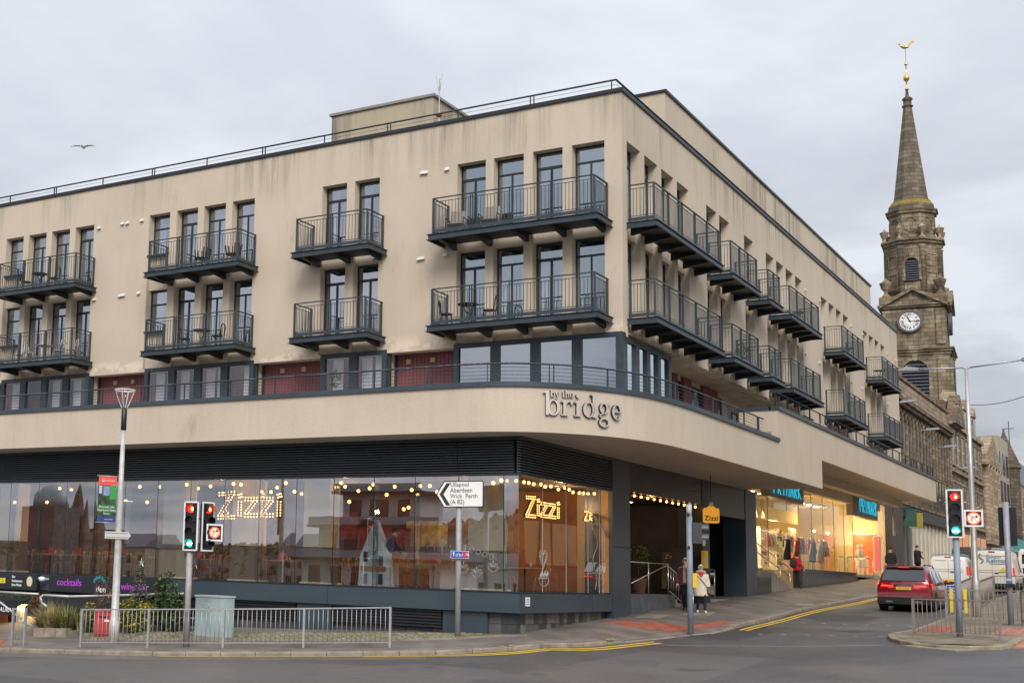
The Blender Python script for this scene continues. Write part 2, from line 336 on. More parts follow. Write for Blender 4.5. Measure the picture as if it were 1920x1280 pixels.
# ------------------------------------------------------------------ ground, road, pavements
def asphalt():
    m = mat('wet_asphalt', (.078, .075, .076), .6, 0, .22, .35, bump=.6, bscale=120, spec=.45); N, Lk = nodes(m); b = N['Principled BSDF']
    src = b.inputs['Base Color'].links[0].from_socket; g = N.new('ShaderNodeNewGeometry')
    def mixin(fac, col, sock):
        x = N.new('ShaderNodeMix'); x.data_type = 'RGBA'; Lk.new(fac, x.inputs['Factor']); Lk.new(sock, x.inputs['A']); x.inputs['B'].default_value = (*col, 1); return x.outputs['Result']
    def rng(sock, a, c, lo=0, hi=1):
        r = N.new('ShaderNodeMapRange'); r.inputs[1].default_value = a; r.inputs[2].default_value = c; r.inputs[3].default_value = lo; r.inputs[4].default_value = hi; Lk.new(sock, r.inputs[0]); return r.outputs[0]
    def tex(t, **k):
        n = N.new(t); Lk.new(g.outputs['Position'], n.inputs['Vector'])
        for a, c in k.items():
            if a in ('feature', 'distance'): setattr(n, a, c)
            else: n.inputs[a].default_value = c
        return n
    v = tex('ShaderNodeTexVoronoi', Scale=.16, Randomness=1.0, distance='CHEBYCHEV'); h = N.new('ShaderNodeSeparateColor'); Lk.new(v.outputs['Color'], h.inputs[0])
    src = mixin(rng(h.outputs[0], .70, .705, 0, .75), (.040, .038, .040), src)             # square dark patches of newer tarmac
    src = mixin(rng(h.outputs[1], .80, .805, 0, .5), (.13, .122, .115), src)
    c = tex('ShaderNodeTexVoronoi', Scale=.55, feature='DISTANCE_TO_EDGE'); n = tex('ShaderNodeTexNoise', Scale=.5, Detail=4.)
    mu = N.new('ShaderNodeMath'); mu.operation = 'MULTIPLY'; Lk.new(rng(c.outputs[0], .010, .002), mu.inputs[0]); Lk.new(rng(n.outputs[0], .48, .58, 0, .6), mu.inputs[1]); src = mixin(mu.outputs[0], (.02, .019, .018), src)   # cracks
    s = tex('ShaderNodeTexNoise', Scale=38., Detail=2.); src = mixin(rng(s.outputs[0], .60, .72, 0, .6), (.21, .20, .19), src)      # pale aggregate
    w = tex('ShaderNodeTexNoise', Scale=.22, Detail=3.); Lk.new(rng(w.outputs[0], .42, .6, .48, .72), b.inputs['Roughness'])         # damp and dry areas
    o = tex('ShaderNodeTexNoise', Scale=1.3, Detail=4.); src = mixin(rng(o.outputs[0], .62, .72, 0, .5), (.03, .028, .028), src)
    Lk.new(src, b.inputs['Base Color']); return m
ASPH = asphalt()
ASPH2 = mat('worn_asphalt_channel', (.12, .105, .09), .7, 0, .25, .8, bump=.4, bscale=60)
PAVE = mat('pavement_asphalt', (.155, .132, .116), .72, 0, .4, .9, bump=.5, bscale=55)
KERB = mat('kerb_stone', (.25, .21, .16), .8, 0, .35, 3, bump=.5, bscale=20)
TACT = mat('red_paving', (.36, .10, .065), .75, 0, .22, 3, bump=.3, bscale=30)
TACT2 = mat('pink_paving', (.40, .17, .13), .75, 0, .22, 3, bump=.3, bscale=30)
SLAB = mat('concrete_slab', (.27, .235, .19), .8, 0, .25, 3, bump=.3)
YEL = mat('yellow_road_paint', (.70, .46, .03), .7, 0, .2, 4)
YELW = mat('worn_yellow_paint', (.40, .30, .09), .8, 0, .5, 9)
WPAINT = mat('worn_white_paint', (.42, .41, .40), .7, 0, .4, 5)
GRASSY = mat('mossy_ground', (.15, .15, .06), .95, 0, .45, 3.5, bump=.6, bscale=30)

def sheet(name, xs, ys, zf, m, parent=None, kind='structure'):
    b = MB(); nx = len(xs)
    b.v = [(x, y, zf(x, y)) for y in ys for x in xs]
    for j in range(len(ys)-1):
        for i in range(nx-1): b.f.append((j*nx+i, j*nx+i+1, (j+1)*nx+i+1, (j+1)*nx+i)); b.m.append(0); b.sm.append(True)
    return tag(b.build(name, m, parent), kind=kind)
def frange(a, b, n): return [lerp(a, b, i/(n-1)) for i in range(n)]
BIG = [-3000, -1500, -700, -300, -150, -90]+frange(-60, 60, 25)+[90, 150, 300, 700, 1500, 3000]
sheet('ground', BIG, [-3000, -1500, -700, -300, -150, -90]+frange(-60, 220, 57)+[300, 700, 1500, 3000], lambda x, y: GZ(x, y)-.45, mat('dark_earth', (.06, .065, .04), .95, 0, .3, .05))
GR = lambda x, y: GZ(x, y)-.11
sheet('road', frange(-62, 40, 205), frange(-30, 220, 501), GR, ASPH)

def resample(pts, step):
    out = [Vector(pts[0])]; acc = 0
    P = [Vector(p) for p in pts]
    for a, b in zip(P, P[1:]):
        L = (b-a).length
        if L < 1e-6: continue
        t = step-acc
        while t <= L: out.append(a+(b-a)*(t/L)); t += step
        acc = L-(t-step)
    return out
def smooth_path(pts, it=2):
    P = [Vector(p) for p in pts]
    for _ in range(it):
        Q = [P[0]]
        for a, b in zip(P, P[1:]): Q += [a*.75+b*.25, a*.25+b*.75]
        Q.append(P[-1]); P = Q
    return P
kp = [(0, 1222), (110, 1225), (260, 1229.5), (480, 1230), (700, 1229), (930, 1223), (1061, 1215.5), (1192, 1203), (1305, 1190), (1350, 1186), (1400, 1172), (1437, 1164.5), (1512, 1143), (1580, 1132), (1644, 1117)]
KP = [onG(u, v, -.11).to_2d() for u, v in kp]
d0 = (KP[0]-KP[1]).normalized()
KP = [KP[0]+d0*30]+[KP[0]+d0*8]+KP+[Vector((-10.9, 75)), Vector((-10.9, 100)), Vector((-10.9, 215))]
KS = resample([p.to_3d() for p in smooth_path(KP, 2)], .92)
KS = [p.to_2d() for p in KS]
def normal_at(P, i):
    a = P[max(0, i-1)]; b = P[min(len(P)-1, i+1)]; d = (b-a).normalized(); return Vector((-d.y, d.x))   # to the left: towards the building
def ramp(x, y):                                         # the kerb dips at the crossing
    w = max(0, min(1, (y-34.6)/1.2))*max(0, min(1, (43.4-y)/1.4))
    return .085*w*max(0, min(1, 1-(KX(y)-x)/1.6)) if w else 0
def KX(y):
    for a, c in zip(KS, KS[1:]):
        if a.y <= y <= c.y: return lerp(a.x, c.x, (y-a.y)/max(1e-6, c.y-a.y))
    return -10.7
def GPV(x, y): return GZ(x, y)-ramp(x, y)
# pavement: strips from the kerb back to under the building
b = MB(); NW = 16; inner = []
for i, p in enumerate(KS):
    if p.x < -17.5: q = Vector((min(p.x-(0 if p.x > -25 else 4), -17.2), 36.5))
    else: q = Vector((-17.2, max(36.5, p.y)))
    inner.append(q)
for i, (p, q) in enumerate(zip(KS, inner)):
    n = normal_at(KS, i)
    p = p+n*.16
    b.v.append((p.x, p.y, GPV(p.x, p.y)-.12))
    for k in range(NW+1):
        s = p.lerp(q, k/NW); b.v.append((s.x, s.y, GPV(s.x, s.y)))
for i in range(len(KS)-1):
    for k in range(NW+1):
        a = i*(NW+2)+k; b.f.append((a, a+1, a+NW+3, a+NW+2)); b.m.append(0); b.sm.append(k > 0)
pav = tag(b.build('pavement', PAVE), kind='structure')
def loft_(b, rings):
    n = len(rings[0]); k = len(b.v)
    for r in rings: b.v += r
    for i in range(n): j = (i+1) % n; b.f.append((k+i, k+j, k+n+j, k+n+i)); b.m.append(0); b.sm.append(False)
    b.f.append(tuple(range(k, k+n))); b.f.append(tuple(range(k+n, k+2*n))); b.m += [0, 0]; b.sm += [False]*2
def kerb_run(name, P, side, parentname='kerb', m=KERB, wdt=.18, skip=lambda p: 0., limit=300):
    root = tag(bpy.data.objects.new(parentname, None), kind='structure'); COL.objects.link(root)
    for i in range(len(P)-1):
        a, c = P[i], P[i+1]; d = (c-a).normalized(); n = Vector((-d.y, d.x))*side; drop = skip((a+c)/2)
        a2 = a+d*.008; c2 = c-d*.008; rr = random.uniform(-.006, .006)
        za = GZ(*a2)+.004-drop+rr; zc = GZ(*c2)+.004-drop+rr; bz = -.3
        i0 = a2+n*wdt; i1 = c2+n*wdt; h = n*.02
        prof = ((0, bz), (.002, -.035), (.010, -.012), (.03, 0), (wdt, 0), (wdt, bz)); bb = MB()
        loft_(bb, [[(*(q+n*o), z+h) for o, h in prof] for q, z in ((a2, za), (c2, zc))])
        bb.build('kerbstone', m, root)
        if i > limit: break
    return root
dropped = lambda p: ramp(KX(p.y), p.y)
kerb_run('kerb', [p for p in KS if p.y < 130 and p.x > -42], 1, skip=dropped)

def ribbon(b, P, off, w, zf, dz):
    L = []
    for i, p in enumerate(P):
        n = normal_at(P, i)
        L.append((p+n*off, p+n*(off+w)))
    for (a, c), (d, e) in zip(L, L[1:]):
        b.quad((*a, zf(*a)+dz), (*d, zf(*d)+dz), (*e, zf(*e)+dz), (*c, zf(*c)+dz))
SUBK = [KS[0].lerp(KS[0], 0)]+[p for p in KS]
FK = []
for a, c in zip(KS, KS[1:]): FK += [a.lerp(c, t/3) for t in range(3)]
pl = [p for p in FK if p.x > -22.2 and p.y < 37.2]
pr = [p for p in FK if 42.6 < p.y < 200]
b = MB(); ribbon(b, pl, -.27, .095, GR, .009); ribbon(b, [p for p in pl if p.x > -17.5], -.47, .095, GR, .009)
ribbon(b, pr, -.30, .10, GR, .009); ribbon(b, pr, -.50, .10, GR, .009)
tag(b.build('double_yellow_line', YEL), kind='structure')
b = MB(); ribbon(b, [p for p in FK if p.x < -16], -.62 if False else -1.3, 1.25, GR, .003)
tag(b.build('channel_strip', ASPH2), kind='structure')
def ground_poly(name, px, m, dz, dpx=0., kind='structure', n=10):
    P = [onG(u, v, dz) for u, v in px]; bm = bmesh.new(); vs = [bm.verts.new(p) for p in P]; bm.faces.new(vs)
    bmesh.ops.triangulate(bm, faces=bm.faces)
    for _ in range(3): bmesh.ops.subdivide_edges(bm, edges=[e for e in bm.edges if e.calc_length() > .7], cuts=1, use_grid_fill=True)
    for v in bm.verts: v.co.z = GZ(v.co.x, v.co.y)+dz
    me = bpy.data.meshes.new(name); bm.to_mesh(me); bm.free(); me.materials.append(m)
    o = put(name, me); return tag(o, kind=kind)
# studs of the crossing, stop line
def quad_on(b, c, d, L, W, zf, dz):
    d = Vector(d).normalized(); n = Vector((-d.y, d.x)); c = Vector(c).to_2d()
    q = [c-d*L/2-n*W/2, c+d*L/2-n*W/2, c+d*L/2+n*W/2, c-d*L/2+n*W/2]
    b.quad(*[(*p, zf(*p)+dz) for p in q])
studs = tag(bpy.data.objects.new('crossing_studs', None), kind='structure'); COL.objects.link(studs)
for row in ([(1426, 1188.5), (1470, 1189), (1514, 1190), (1559, 1191), (1604, 1192), (1652, 1193)], [(1335, 1187), (1506, 1167), (1544, 1168), (1584, 1169.3), (1625, 1170.5), (1666, 1172), (1708, 1173.5)]):
    P = [onG(u, v, -.105) for u, v in row]
    for i, p in enumerate(P):
        b = MB(); d = (P[min(i+1, len(P)-1)]-P[max(i-1, 0)]).to_2d(); quad_on(b, p, d, .13, .13, GR, .009); b.build('stud', WPAINT, studs)
b = MB(); A0, A1 = onG(1180, 1204, -.11).to_2d(), onG(1660, 1209, -.11).to_2d()
ribbon(b, [A0.lerp(A1, i/30) for i in range(31)], 0, .06, GR, .009)
for (u0, v0, u1, v1) in ((1640, 1216, 1790, 1250), ):
    pass
tag(b.build('worn_stop_line', WPAINT), kind='structure')
b = MB()
def pu(p): p = Vector(p); return PX+FPX*p.dot(CR)/p.dot(CF)
for u in (490, 700, 945, 1150):
    i = min(range(len(FK)), key=lambda k: abs(pu((*FK[k], GZ(*FK[k])))-u))
    p = FK[i]; n = normal_at(FK, i); d = Vector((n.y, -n.x))
    for k in (-.13, .13): quad_on(b, p+n*.09+d*k, d, .12, .12, GZ, .014)
tag(b.build('worn_yellow_kerb_mark', YELW), kind='structure')

# flagged paving, single slabs on a lattice clipped to an outline
def inside(p, poly):
    c = False; n = len(poly); j = n-1
    for i in range(n):
        if (poly[i].y > p.y) != (poly[j].y > p.y) and p.x < (poly[j].x-poly[i].x)*(p.y-poly[i].y)/(poly[j].y-poly[i].y)+poly[i].x: c = not c
        j = i
    return c
def slabs(root, name, px, size, m, dz, d=None, gap=.012, limit=280, thick=.05, dots=False, world_poly=None):
    P = world_poly or [onG(u, v).to_2d() for u, v in px]
    d = (d or (P[1]-P[0])).normalized(); n = Vector((-d.y, d.x)); o = P[0]
    us = [(p-o).dot(d) for p in P]; vs = [(p-o).dot(n) for p in P]; h = size/2-gap/2; k = 0
    big = MB()
    i0, i1, j0, j1 = int(min(us)/size)-1, int(max(us)/size)+1, int(min(vs)/size)-1, int(max(vs)/size)+1
    for i in range(i0, i1+1):
        for j in range(j0, j1+1):
            c = o+d*(i+.5)*size+n*(j+.5)*size
            if not inside(c, P): continue
            if name == 'paving_slab' and c.x < -9.5:
                ki = min(range(len(KS)), key=lambda k_: (c-KS[k_]).length)
                if (c-KS[ki]).dot(normal_at(KS, ki)) < .40: continue
            q = [c-d*h-n*h, c+d*h-n*h, c+d*h+n*h, c-d*h+n*h]; r = random.uniform(0, .006)
            bb = MB() if k < limit else big
            bb.hexa([(*p, GPV(*p)-thick+dz) for p in q]+[(*p, GPV(*p)+dz+r) for p in q])
            if dots:
                for a in (-.12, .12):
                    for e in (-.12, .12):
                        cc = c+d*a+n*e; bb.lathe((cc.x, cc.y, GPV(*cc)+dz+r), [(.035, 0), (.022, .008)], 6)
            if k < limit: bb.build(name, m, root)
            k += 1
    if big.v: tag(big.build(name+'_field', m, root), kind='stuff')
red = tag(bpy.data.objects.new('tactile_paving', None), kind='structure'); COL.objects.link(red)
slabs(red, 'paving_slab', [(1133, 1167), (1165, 1163.5), (1296, 1170), (1330, 1169), (1388, 1158.5), (1436, 1163.5), (1346, 1185), (1300, 1181), (1150, 1172)], .42, TACT, .006, dots=True)
for nm, px in (('access_cover', [(1189, 1157), (1213, 1149), (1256, 1152), (1237, 1159.5)]), ('access_cover', [(1277, 1152), (1300, 1147), (1342, 1147), (1330, 1153)]), ('access_cover', [(1487, 1133), (1496, 1130.5), (1528, 1131.5), (1521, 1134.5)])):
    ground_poly(nm, px, SLAB, .006)
ground_poly('drain_cover', [(1568, 1182), (1600, 1180), (1640, 1182.5), (1605, 1184.5)], mat('iron_cover', (.05, .04, .035), .6, .3, .3, 8), -.104)
left_red = tag(bpy.data.objects.new('tactile_paving', None), kind='structure'); COL.objects.link(left_red)
slabs(left_red, 'paving_slab', [(-60, 1213), (-40, 1199), (18, 1201), (14, 1210)], .42, TACT, .006)
# mossy setts strip behind the railing, low stone edging
ground_poly('mossy_setts_bed', [(140, 1188), (260, 1183), (480, 1184.5), (700, 1185), (860, 1187), (990, 1190), (860, 1195), (700, 1200), (480, 1198), (330, 1197), (180, 1199)], GRASSY, .004)
b = MB()
P = [onG(u, v).to_2d() for u, v in [(150, 1188), (260, 1184), (480, 1185.5), (700, 1186), (900, 1187.5), (860, 1194), (700, 1198.5), (480, 1197), (330, 1196), (180, 1198)]]
o = P[0]; d = (P[4]-P[0]).normalized(); n = Vector((-d.y, d.x))
for i in range(-20, 90):
    for j in range(-30, 30):
        c = o+d*((i+.5*(j % 2))*.24)+n*j*.16
        if inside(c, P) and random.random() < .8:
            r = random.uniform(.01, .035); hx = .10; hy = .065
            q = [c-d*hx-n*hy, c+d*hx-n*hy, c+d*hx+n*hy, c-d*hx+n*hy]; qt = [c-d*hx*.8-n*hy*.8, c+d*hx*.8-n*hy*.8, c+d*hx*.8+n*hy*.8, c-d*hx*.8+n*hy*.8]
            b.mi = 1 if random.random() < .35 else 0
            b.hexa([(*p, GZ(*p)-.02) for p in q]+[(*p, GZ(*p)+r) for p in qt])
tag(b.build('cobble_setts', [mat('mossy_cobble', (.20, .20, .11), .95, 0, .35, 5, bump=.5), mat('grey_cobble', (.24, .22, .19), .9, 0, .3, 5, bump=.5)]), kind='stuff')
edge = tag(bpy.data.objects.new('stone_edging', None), kind='structure'); COL.objects.link(edge)
P = smooth_path([onG(u, v).to_2d() for u, v in [(150, 1199.5), (330, 1198.5), (480, 1199.5), (700, 1201.5), (860, 1197), (1000, 1192)]], 1)
Pr = [p.to_2d() for p in resample([p.to_3d() for p in P], .9)]
for a, c in zip(Pr, Pr[1:]):
    dd = (c-a).normalized(); nn = Vector((-dd.y, dd.x))*.06; a = a+dd*.006
    MB().hexa([(*p, GZ(*p)-.05) for p in (a-nn, c-nn, c+nn, a+nn)]+[(*p, GZ(*p)+.035) for p in (a-nn, c-nn, c+nn, a+nn)]).build('edging_stone', KERB, edge)

# ------------------------------------------------------------------ the traffic island
isl = [(1664, 1196), (1668, 1202), (1690, 1208), (1725, 1213.5), (1790, 1218), (1860, 1219.5), (1895, 1216), (1912, 1209), (1925, 1200)]
IP = [onG(u, v, -.11).to_2d() for u, v in isl]
left_edge = [Vector((IP[0].x-.12, IP[0].y+.7)), Vector((-7.05, 44)), Vector((-7.15, 52)), Vector((-7.2, 60)), Vector((-7.2, 80))]
right_edge = [Vector((IP[-1].x+.3, IP[-1].y+2)), Vector((-3.3, 44)), Vector((-3.6, 52)), Vector((-3.9, 60)), Vector((-3.9, 80))]
loop = list(reversed(left_edge))+IP+right_edge
LS = [p.to_2d() for p in resample([p.to_3d() for p in smooth_path(loop, 2)], .8)]
kerb_run('island_kerb', LS, 1, 'kerb', mat('island_kerb_stone', (.27, .225, .15), .85, 0, .4, 3, bump=.6, bscale=15), wdt=.2)
bm = bmesh.new(); ins = [p+normal_at(LS, i)*.19 for i, p in enumerate(LS)]
b = MB()
for k in range(110):                                    # strips across the island
    y0 = lerp(34.0, 79, k/110); y1 = lerp(34.0, 79, (k+1)/110)
    def span(y):
        xs = []
        for a, c in zip(ins, ins[1:]+ins[:1]):
            if (a.y-y)*(c.y-y) <= 0 and a.y != c.y: xs.append(a.x+(c.x-a.x)*(y-a.y)/(c.y-a.y))
        return (min(xs), max(xs)) if len(xs) > 1 else None
    s0, s1 = span(y0), span(y1)
    if s0 and s1: b.quad((s0[0], y0, GZ(s0[0], y0)), (s0[1], y0, GZ(s0[1], y0)), (s1[1], y1, GZ(s1[1], y1)), (s1[0], y1, GZ(s1[0], y1)))
tag(b.build('island_paving', mat('island_paving', (.19, .155, .11), .85, 0, .4, 1.5, bump=.5, bscale=25)), kind='structure')
isp = tag(bpy.data.objects.new('island_slabs', None), kind='structure'); COL.objects.link(isp)
slabs(isp, 'paving_slab', [(1690, 1194), (1740, 1181), (1745, 1173), (1795, 1173), (1772, 1191)], .42, TACT, .006, dots=True)
slabs(isp, 'paving_slab', [(1842, 1196), (1882, 1176), (1990, 1179), (1960, 1210), (1870, 1203)], .42, TACT2, .006, dots=True)
slabs(isp, 'kerb_slab', [(1690, 1199), (1760, 1195), (1880, 1202), (1893, 1208), (1830, 1212), (1730, 1208)], .6, SLAB, .004)

# ------------------------------------------------------------------ the cream apartment building
YF, XF = 37.5, -13.49            # upper facades
ZT, ZB = 14.65, 7.30; XR = -14.75
bld = thing('apartment_building', (0, 0, 0), 'long cream rendered corner block with dark grey balconies above a glazed restaurant', 'building')
LW = [(-39.8, -38.8), (-38.5, -37.5), (-37.2, -36.2), (-35.9, -34.9), (-32.05, -31.03), (-30.7, -29.7), (-29.4, -28.4), (-28.1, -27.1), (-24.2, -23.2), (-22.88, -21.9), (-18.99, -17.98), (-17.7, -16.67), (-16.37, -15.38), (-15.08, -14.04)]
LW = [(-46.6, -45.6), (-45.3, -44.3)]+LW
RW = [(37.88, 39.09), (39.49, 40.72), (41.11, 42.33), (42.69, 43.93), (45.94, 47.15), (47.5, 48.76), (50.75, 52.0), (53.9, 55.12), (55.5, 56.68), (57.06, 58.28), (58.68, 59.83), (63.47, 64.66), (65.05, 66.18), (66.6, 67.74), (68.14, 69.31), (72.9, 74.0), (74.42, 75.55), (75.98, 77.08), (77.6, 78.72)]
LMAP = lambda a, d, z: (a, YF-d, z)        # along the facade, outwards, up
RMAP = lambda a, d, z: (XF+d, a, z)
def mbox(b, M, a0, a1, d0, d1, z0, z1):
    return b.hexa([M(a0, d0, z0), M(a1, d0, z0), M(a1, d1, z0), M(a0, d1, z0), M(a0, d0, z1), M(a1, d0, z1), M(a1, d1, z1), M(a0, d1, z1)])
Z2, Z3 = 10.72, 7.77             # upper and lower balcony floors
def piers(M, a0, a1, wins, m, name='wall'):
    b = MB(); cur = a0; T = .42
    mbox(b, M, a0, a1, -T, 0, 13.25, ZT+.04)
    for w0, w1 in wins:
        mbox(b, M, cur, w0, -T, 0, ZB, 13.25); cur = w1
    mbox(b, M, cur, a1, -T, 0, ZB, 13.25)
    return b.build(name, m, bld)
piers(LMAP, -48, XF-.002, LW, STUCCO)
piers(RMAP, YF+.003, 82.6, RW, STUCCO)
for M, W in ((LMAP, LW), (RMAP, RW)):
    for w0, w1 in W:
        for d_, z0, z1 in ((-.16, 10.33, Z2), (-.10, ZB+.002, Z3)): b = MB(); mbox(b, M, w0+.001, w1-.001, -.40, d_, z0, z1); b.build('spandrel', STUCCO, bld)
b = MB(); b.box(-48, XF-.42, YF+.42, 84, 14.2, 14.5); b.box(-48, -14.2, 41, 84, 14.5, 14.52)
b.build('roof', mat('roof_felt', (.08, .08, .08), .9), bld)
b = MB(); b.box(-47.9, -30, 80, 82.6, -2, 14.2); b.box(-14, XF-.42-.003, 82.2, 82.6, 3, 14.2); b.box(-48, -47.7, 38, 82, -3, 14.2); b.build('rear_wall', STUCCO2, bld)
# coping with roof rail
b = MB(); mbox(b, LMAP, -48, XF+.06, -.5, .06, ZT+.04, ZT+.16); mbox(b, RMAP, YF-.055, 82.7, -.5, .055, ZT+.043, ZT+.157); b.build('roof_coping', STEEL_D, bld)
def rail_run(root, pts, zt, zb, rods, sp, m, r=.028, name='roof_rail', post=.02, double=False, slant=0):
    t = MB(); t.path([(p[0], p[1], zt) for p in pts], r, 8); t.build('handrail', m, root)
    for k in range(rods):
        z = lerp(zb, zt, (k+1)/(rods+1)); MB().path([(p[0], p[1], z) for p in pts], .007, 5).build('guard_wire', m, root)
    P = resample([Vector((p[0], p[1], 0)) for p in pts], sp)
    for i, p in enumerate(P):
        d = (P[min(i+1, len(P)-1)]-P[max(i-1, 0)]).normalized()
        bb = MB(); 
        for s in ((-.06, .06) if double and i % double == 0 else (0,)):
            bb.bar((p.x+d.x*s, p.y+d.y*s, zb), (p.x+d.x*s, p.y+d.y*s, zt), post, .05, up=(d.y, -d.x, 0) if abs(d.x) > .5 else (1, 0, 0))
        bb.build('post', m, root)
rr = MB().box(-48, -13.8, YF+.36, YF+.40, ZT+.16, ZT+.20).build('roof_rail', STEEL_D, bld)
rail_run(rr, [(-48, YF+.38), (-13.8, YF+.38), (-13.8, 82.3)], ZT+.60, ZT+.16, 2, 2.62, STEEL_D, r=.032, double=2)
# set-back storey and stair head
b = MB(); b.box(-26, -16.5, 50.84, 92, 14.52, 19.55); b.build('set_back_storey', STUCCO, bld)
b = MB(); b.box(-26.1, -16.42, 50.76, 92.1, 19.55, 19.65); b.build('storey_coping', STEEL_D, bld)
b = MB(); b.box(-26.75, -22.3, 42, 46.2, 14.5, 17.62); o = b.build('stair_head', STUCCO2, bld)
b = MB(); b.box(-26.83, -22.22, 41.92, 46.3, 17.62, 17.72); b.build('coping', mat('lead_flashing', (.25, .24, .22), .6), o)
b = MB(); b.box(-19.5, -15.5, 41.5, 42.1, 14.5, 15.32); b.build('roof_upstand', STUCCO2, bld)
ant = thing('television_aerial', (-22.05, 42.0, 14.5), 'thin rod aerial on the roof beside the weathered stair head', 'aerial')
b = MB(); b.tube((0, 0, 0), (0, 0, 3.75), .022); b.build('mast', GALV, ant)
b = MB(); b.tube((0, 0, 3.2), (-.15, 0, 3.9), .01); b.tube((0, 0, 3.2), (.12, 0, 3.95), .01); b.build('antenna_element', GALV, ant)
b = MB(); b.sphere((0, 0, 2.35), .13, 8, 5, .6); b.sphere((.03, 0, 1.95), .12, 8, 5, .6); b.build('insulator', mat('rusty_clamp', (.3, .11, .06), .8), ant)
# window units
WT = {}
def win_mesh(w, h, kind):
    key = (round(w, 1), kind)
    if key in WT: return WT[key]
    f = MB(); g = MB(); t = .045; D = .07
    def fr(x0, x1, z0, z1): f.box(x0, x1, -D/2, D/2, z0, z1)
    fr(0, t, 0, h); fr(w-t, w, 0, h); fr(t, w-t, h-t, h); fr(t, w-t, 0, t)
    zt = h-.52
    fr(t, w-t, zt-.03, zt+(.06 if kind == 'door' else .03))
    if kind == 'door':
        for a in (t, w/2+.003): fr(a, a+.032, t, zt-.03)
        fr(w/2-.032, w/2-.003, t, zt-.03); fr(w-t-.032, w-t, t, zt-.03); fr(t+.032, w/2-.032, t, .2); fr(w/2+.035, w-t-.032, t, .2)
    elif kind == 'window': fr(w/2-.025, w/2+.025, t, zt-.03)
    g.box(t, w-t, -.008, .008, t, h-t)
    a = f.mesh('window_frame', STEEL_D); fixn(a); c = g.mesh('pane', G_FLAT); fixn(c); WT[key] = (a, c); return WT[key]
rooms = MB()
CM = {}
def cloth(w, h, m, folds):
    key = (round(w, 2), round(h, 1), m.name)
    if key not in CM:
        c = MB(); n = int(w/.03); P = []
        for i in range(n+1): P.append((w*i/n, .02*math.sin(i*1.7)*folds))
        for (x0, y0), (x1, y1) in zip(P, P[1:]): c.quad((x0, y0, 0), (x1, y1, 0), (x1, y1, h), (x0, y0, h), True)
        CM[key] = c.mesh('curtain', m)
    return CM[key]
rnd = random.Random(5)
def window(M, w0, w1, z, h, kind, rz, terr=None):
    w = w1-w0; fm, pm = win_mesh(w, h, kind)
    p = M((w0+w1)/2, -.34, z) 
    loc = M(w0 if rz == 0 else w0, -.34, z)
    o = put('window', fm, bld, loc, rz); put('pane', pm, o, (0, 0, 0))
    if kind == 'sill': pass
    r = rnd.random(); cm = terr or (CURTAIN if r < .45 else BLIND)
    if terr or r < .45:
        cw = .34; put('curtain', cloth(cw, h-.1, cm, 1), o, (.06, .22 if rz == 0 else .22, .05))
        if r < .33: put('curtain', cloth(.25, h-.1, cm, 1), o, (w-.32, .22, .05))
    elif r < .82: put('blind', cloth(w-.12, .50+.5*rnd.random(), BLIND, 0), o, (.06, .2, h-1.05 if r > .5 else h-.62))
    return o
for lvl, z in ((1, Z2), (0, Z3)):
    for i, (w0, w1) in enumerate(LW):
        sill = i in (2, 6); kind = ('door' if i in (5, 7, 8+2, 12, 10, 14, 5) and True else 'window')
        kind = 'door' if i in (5, 7, 10, 11, 12, 14) else 'window'
        if sill:
            window(LMAP, w0, w1, z+.95, 10.3-7.77-.95, 'plain', 0)
            b = MB(); mbox(b, LMAP, w0, w1, -.40, -.16, z, z+.93); b.build('sill_wall', STUCCO, bld)
            b = MB(); mbox(b, LMAP, w0-.02, w1+.02, -.16, .05, z+.90, z+.95); b.build('sill', STEEL, bld)
        else: window(LMAP, w0, w1, z, 2.53, kind, 0, TERRA if (lvl == 0 and i == 3) else None)
    for i, (w0, w1) in enumerate(RW):
        window(lambda a, d, zz: (XF+d, a, zz), w0, w1, z, 2.53, 'door' if i % 2 else 'window', math.pi/2)
for z0, z1 in ((Z3, 10.33), (Z2, 13.3)):
    rooms.box(-47.6, XF-1.6, YF+1.9, YF+2.0, z0, z1)
    rooms.box(XF-2.1, XF-2.0, YF+2.0, 82.1, z0, z1)
    rooms.box(-47.6, XF-.42, YF+.42, YF+1.9, z0-.25, z0-.02); rooms.box(XF-2.0, XF-.42, YF+1.9, 82.1, z0-.25, z0-.02)
rooms.box(-47.6, XF-.42, YF+.42, YF+1.9, 13.27, 13.4); rooms.box(XF-2.0, XF-.42, YF+1.9, 82.1, 13.27, 13.4)
for a, c in zip(LW, LW[1:]+[None]):
    if c and c[0]-a[1] > 1: rooms.box(a[1]+.5, a[1]+.6, YF+.42, YF+1.9, Z3, 13.3)
for a, c in zip(RW, RW[1:]+[None]):
    if c and c[0]-a[1] > 1: rooms.box(XF-2.0, XF-.42, a[1]+.6, a[1]+.7, Z3, 13.3)
rooms.build('interior_wall', mat('interior_paint', (.22, .20, .17), .9, 0, .2, .6), bld)

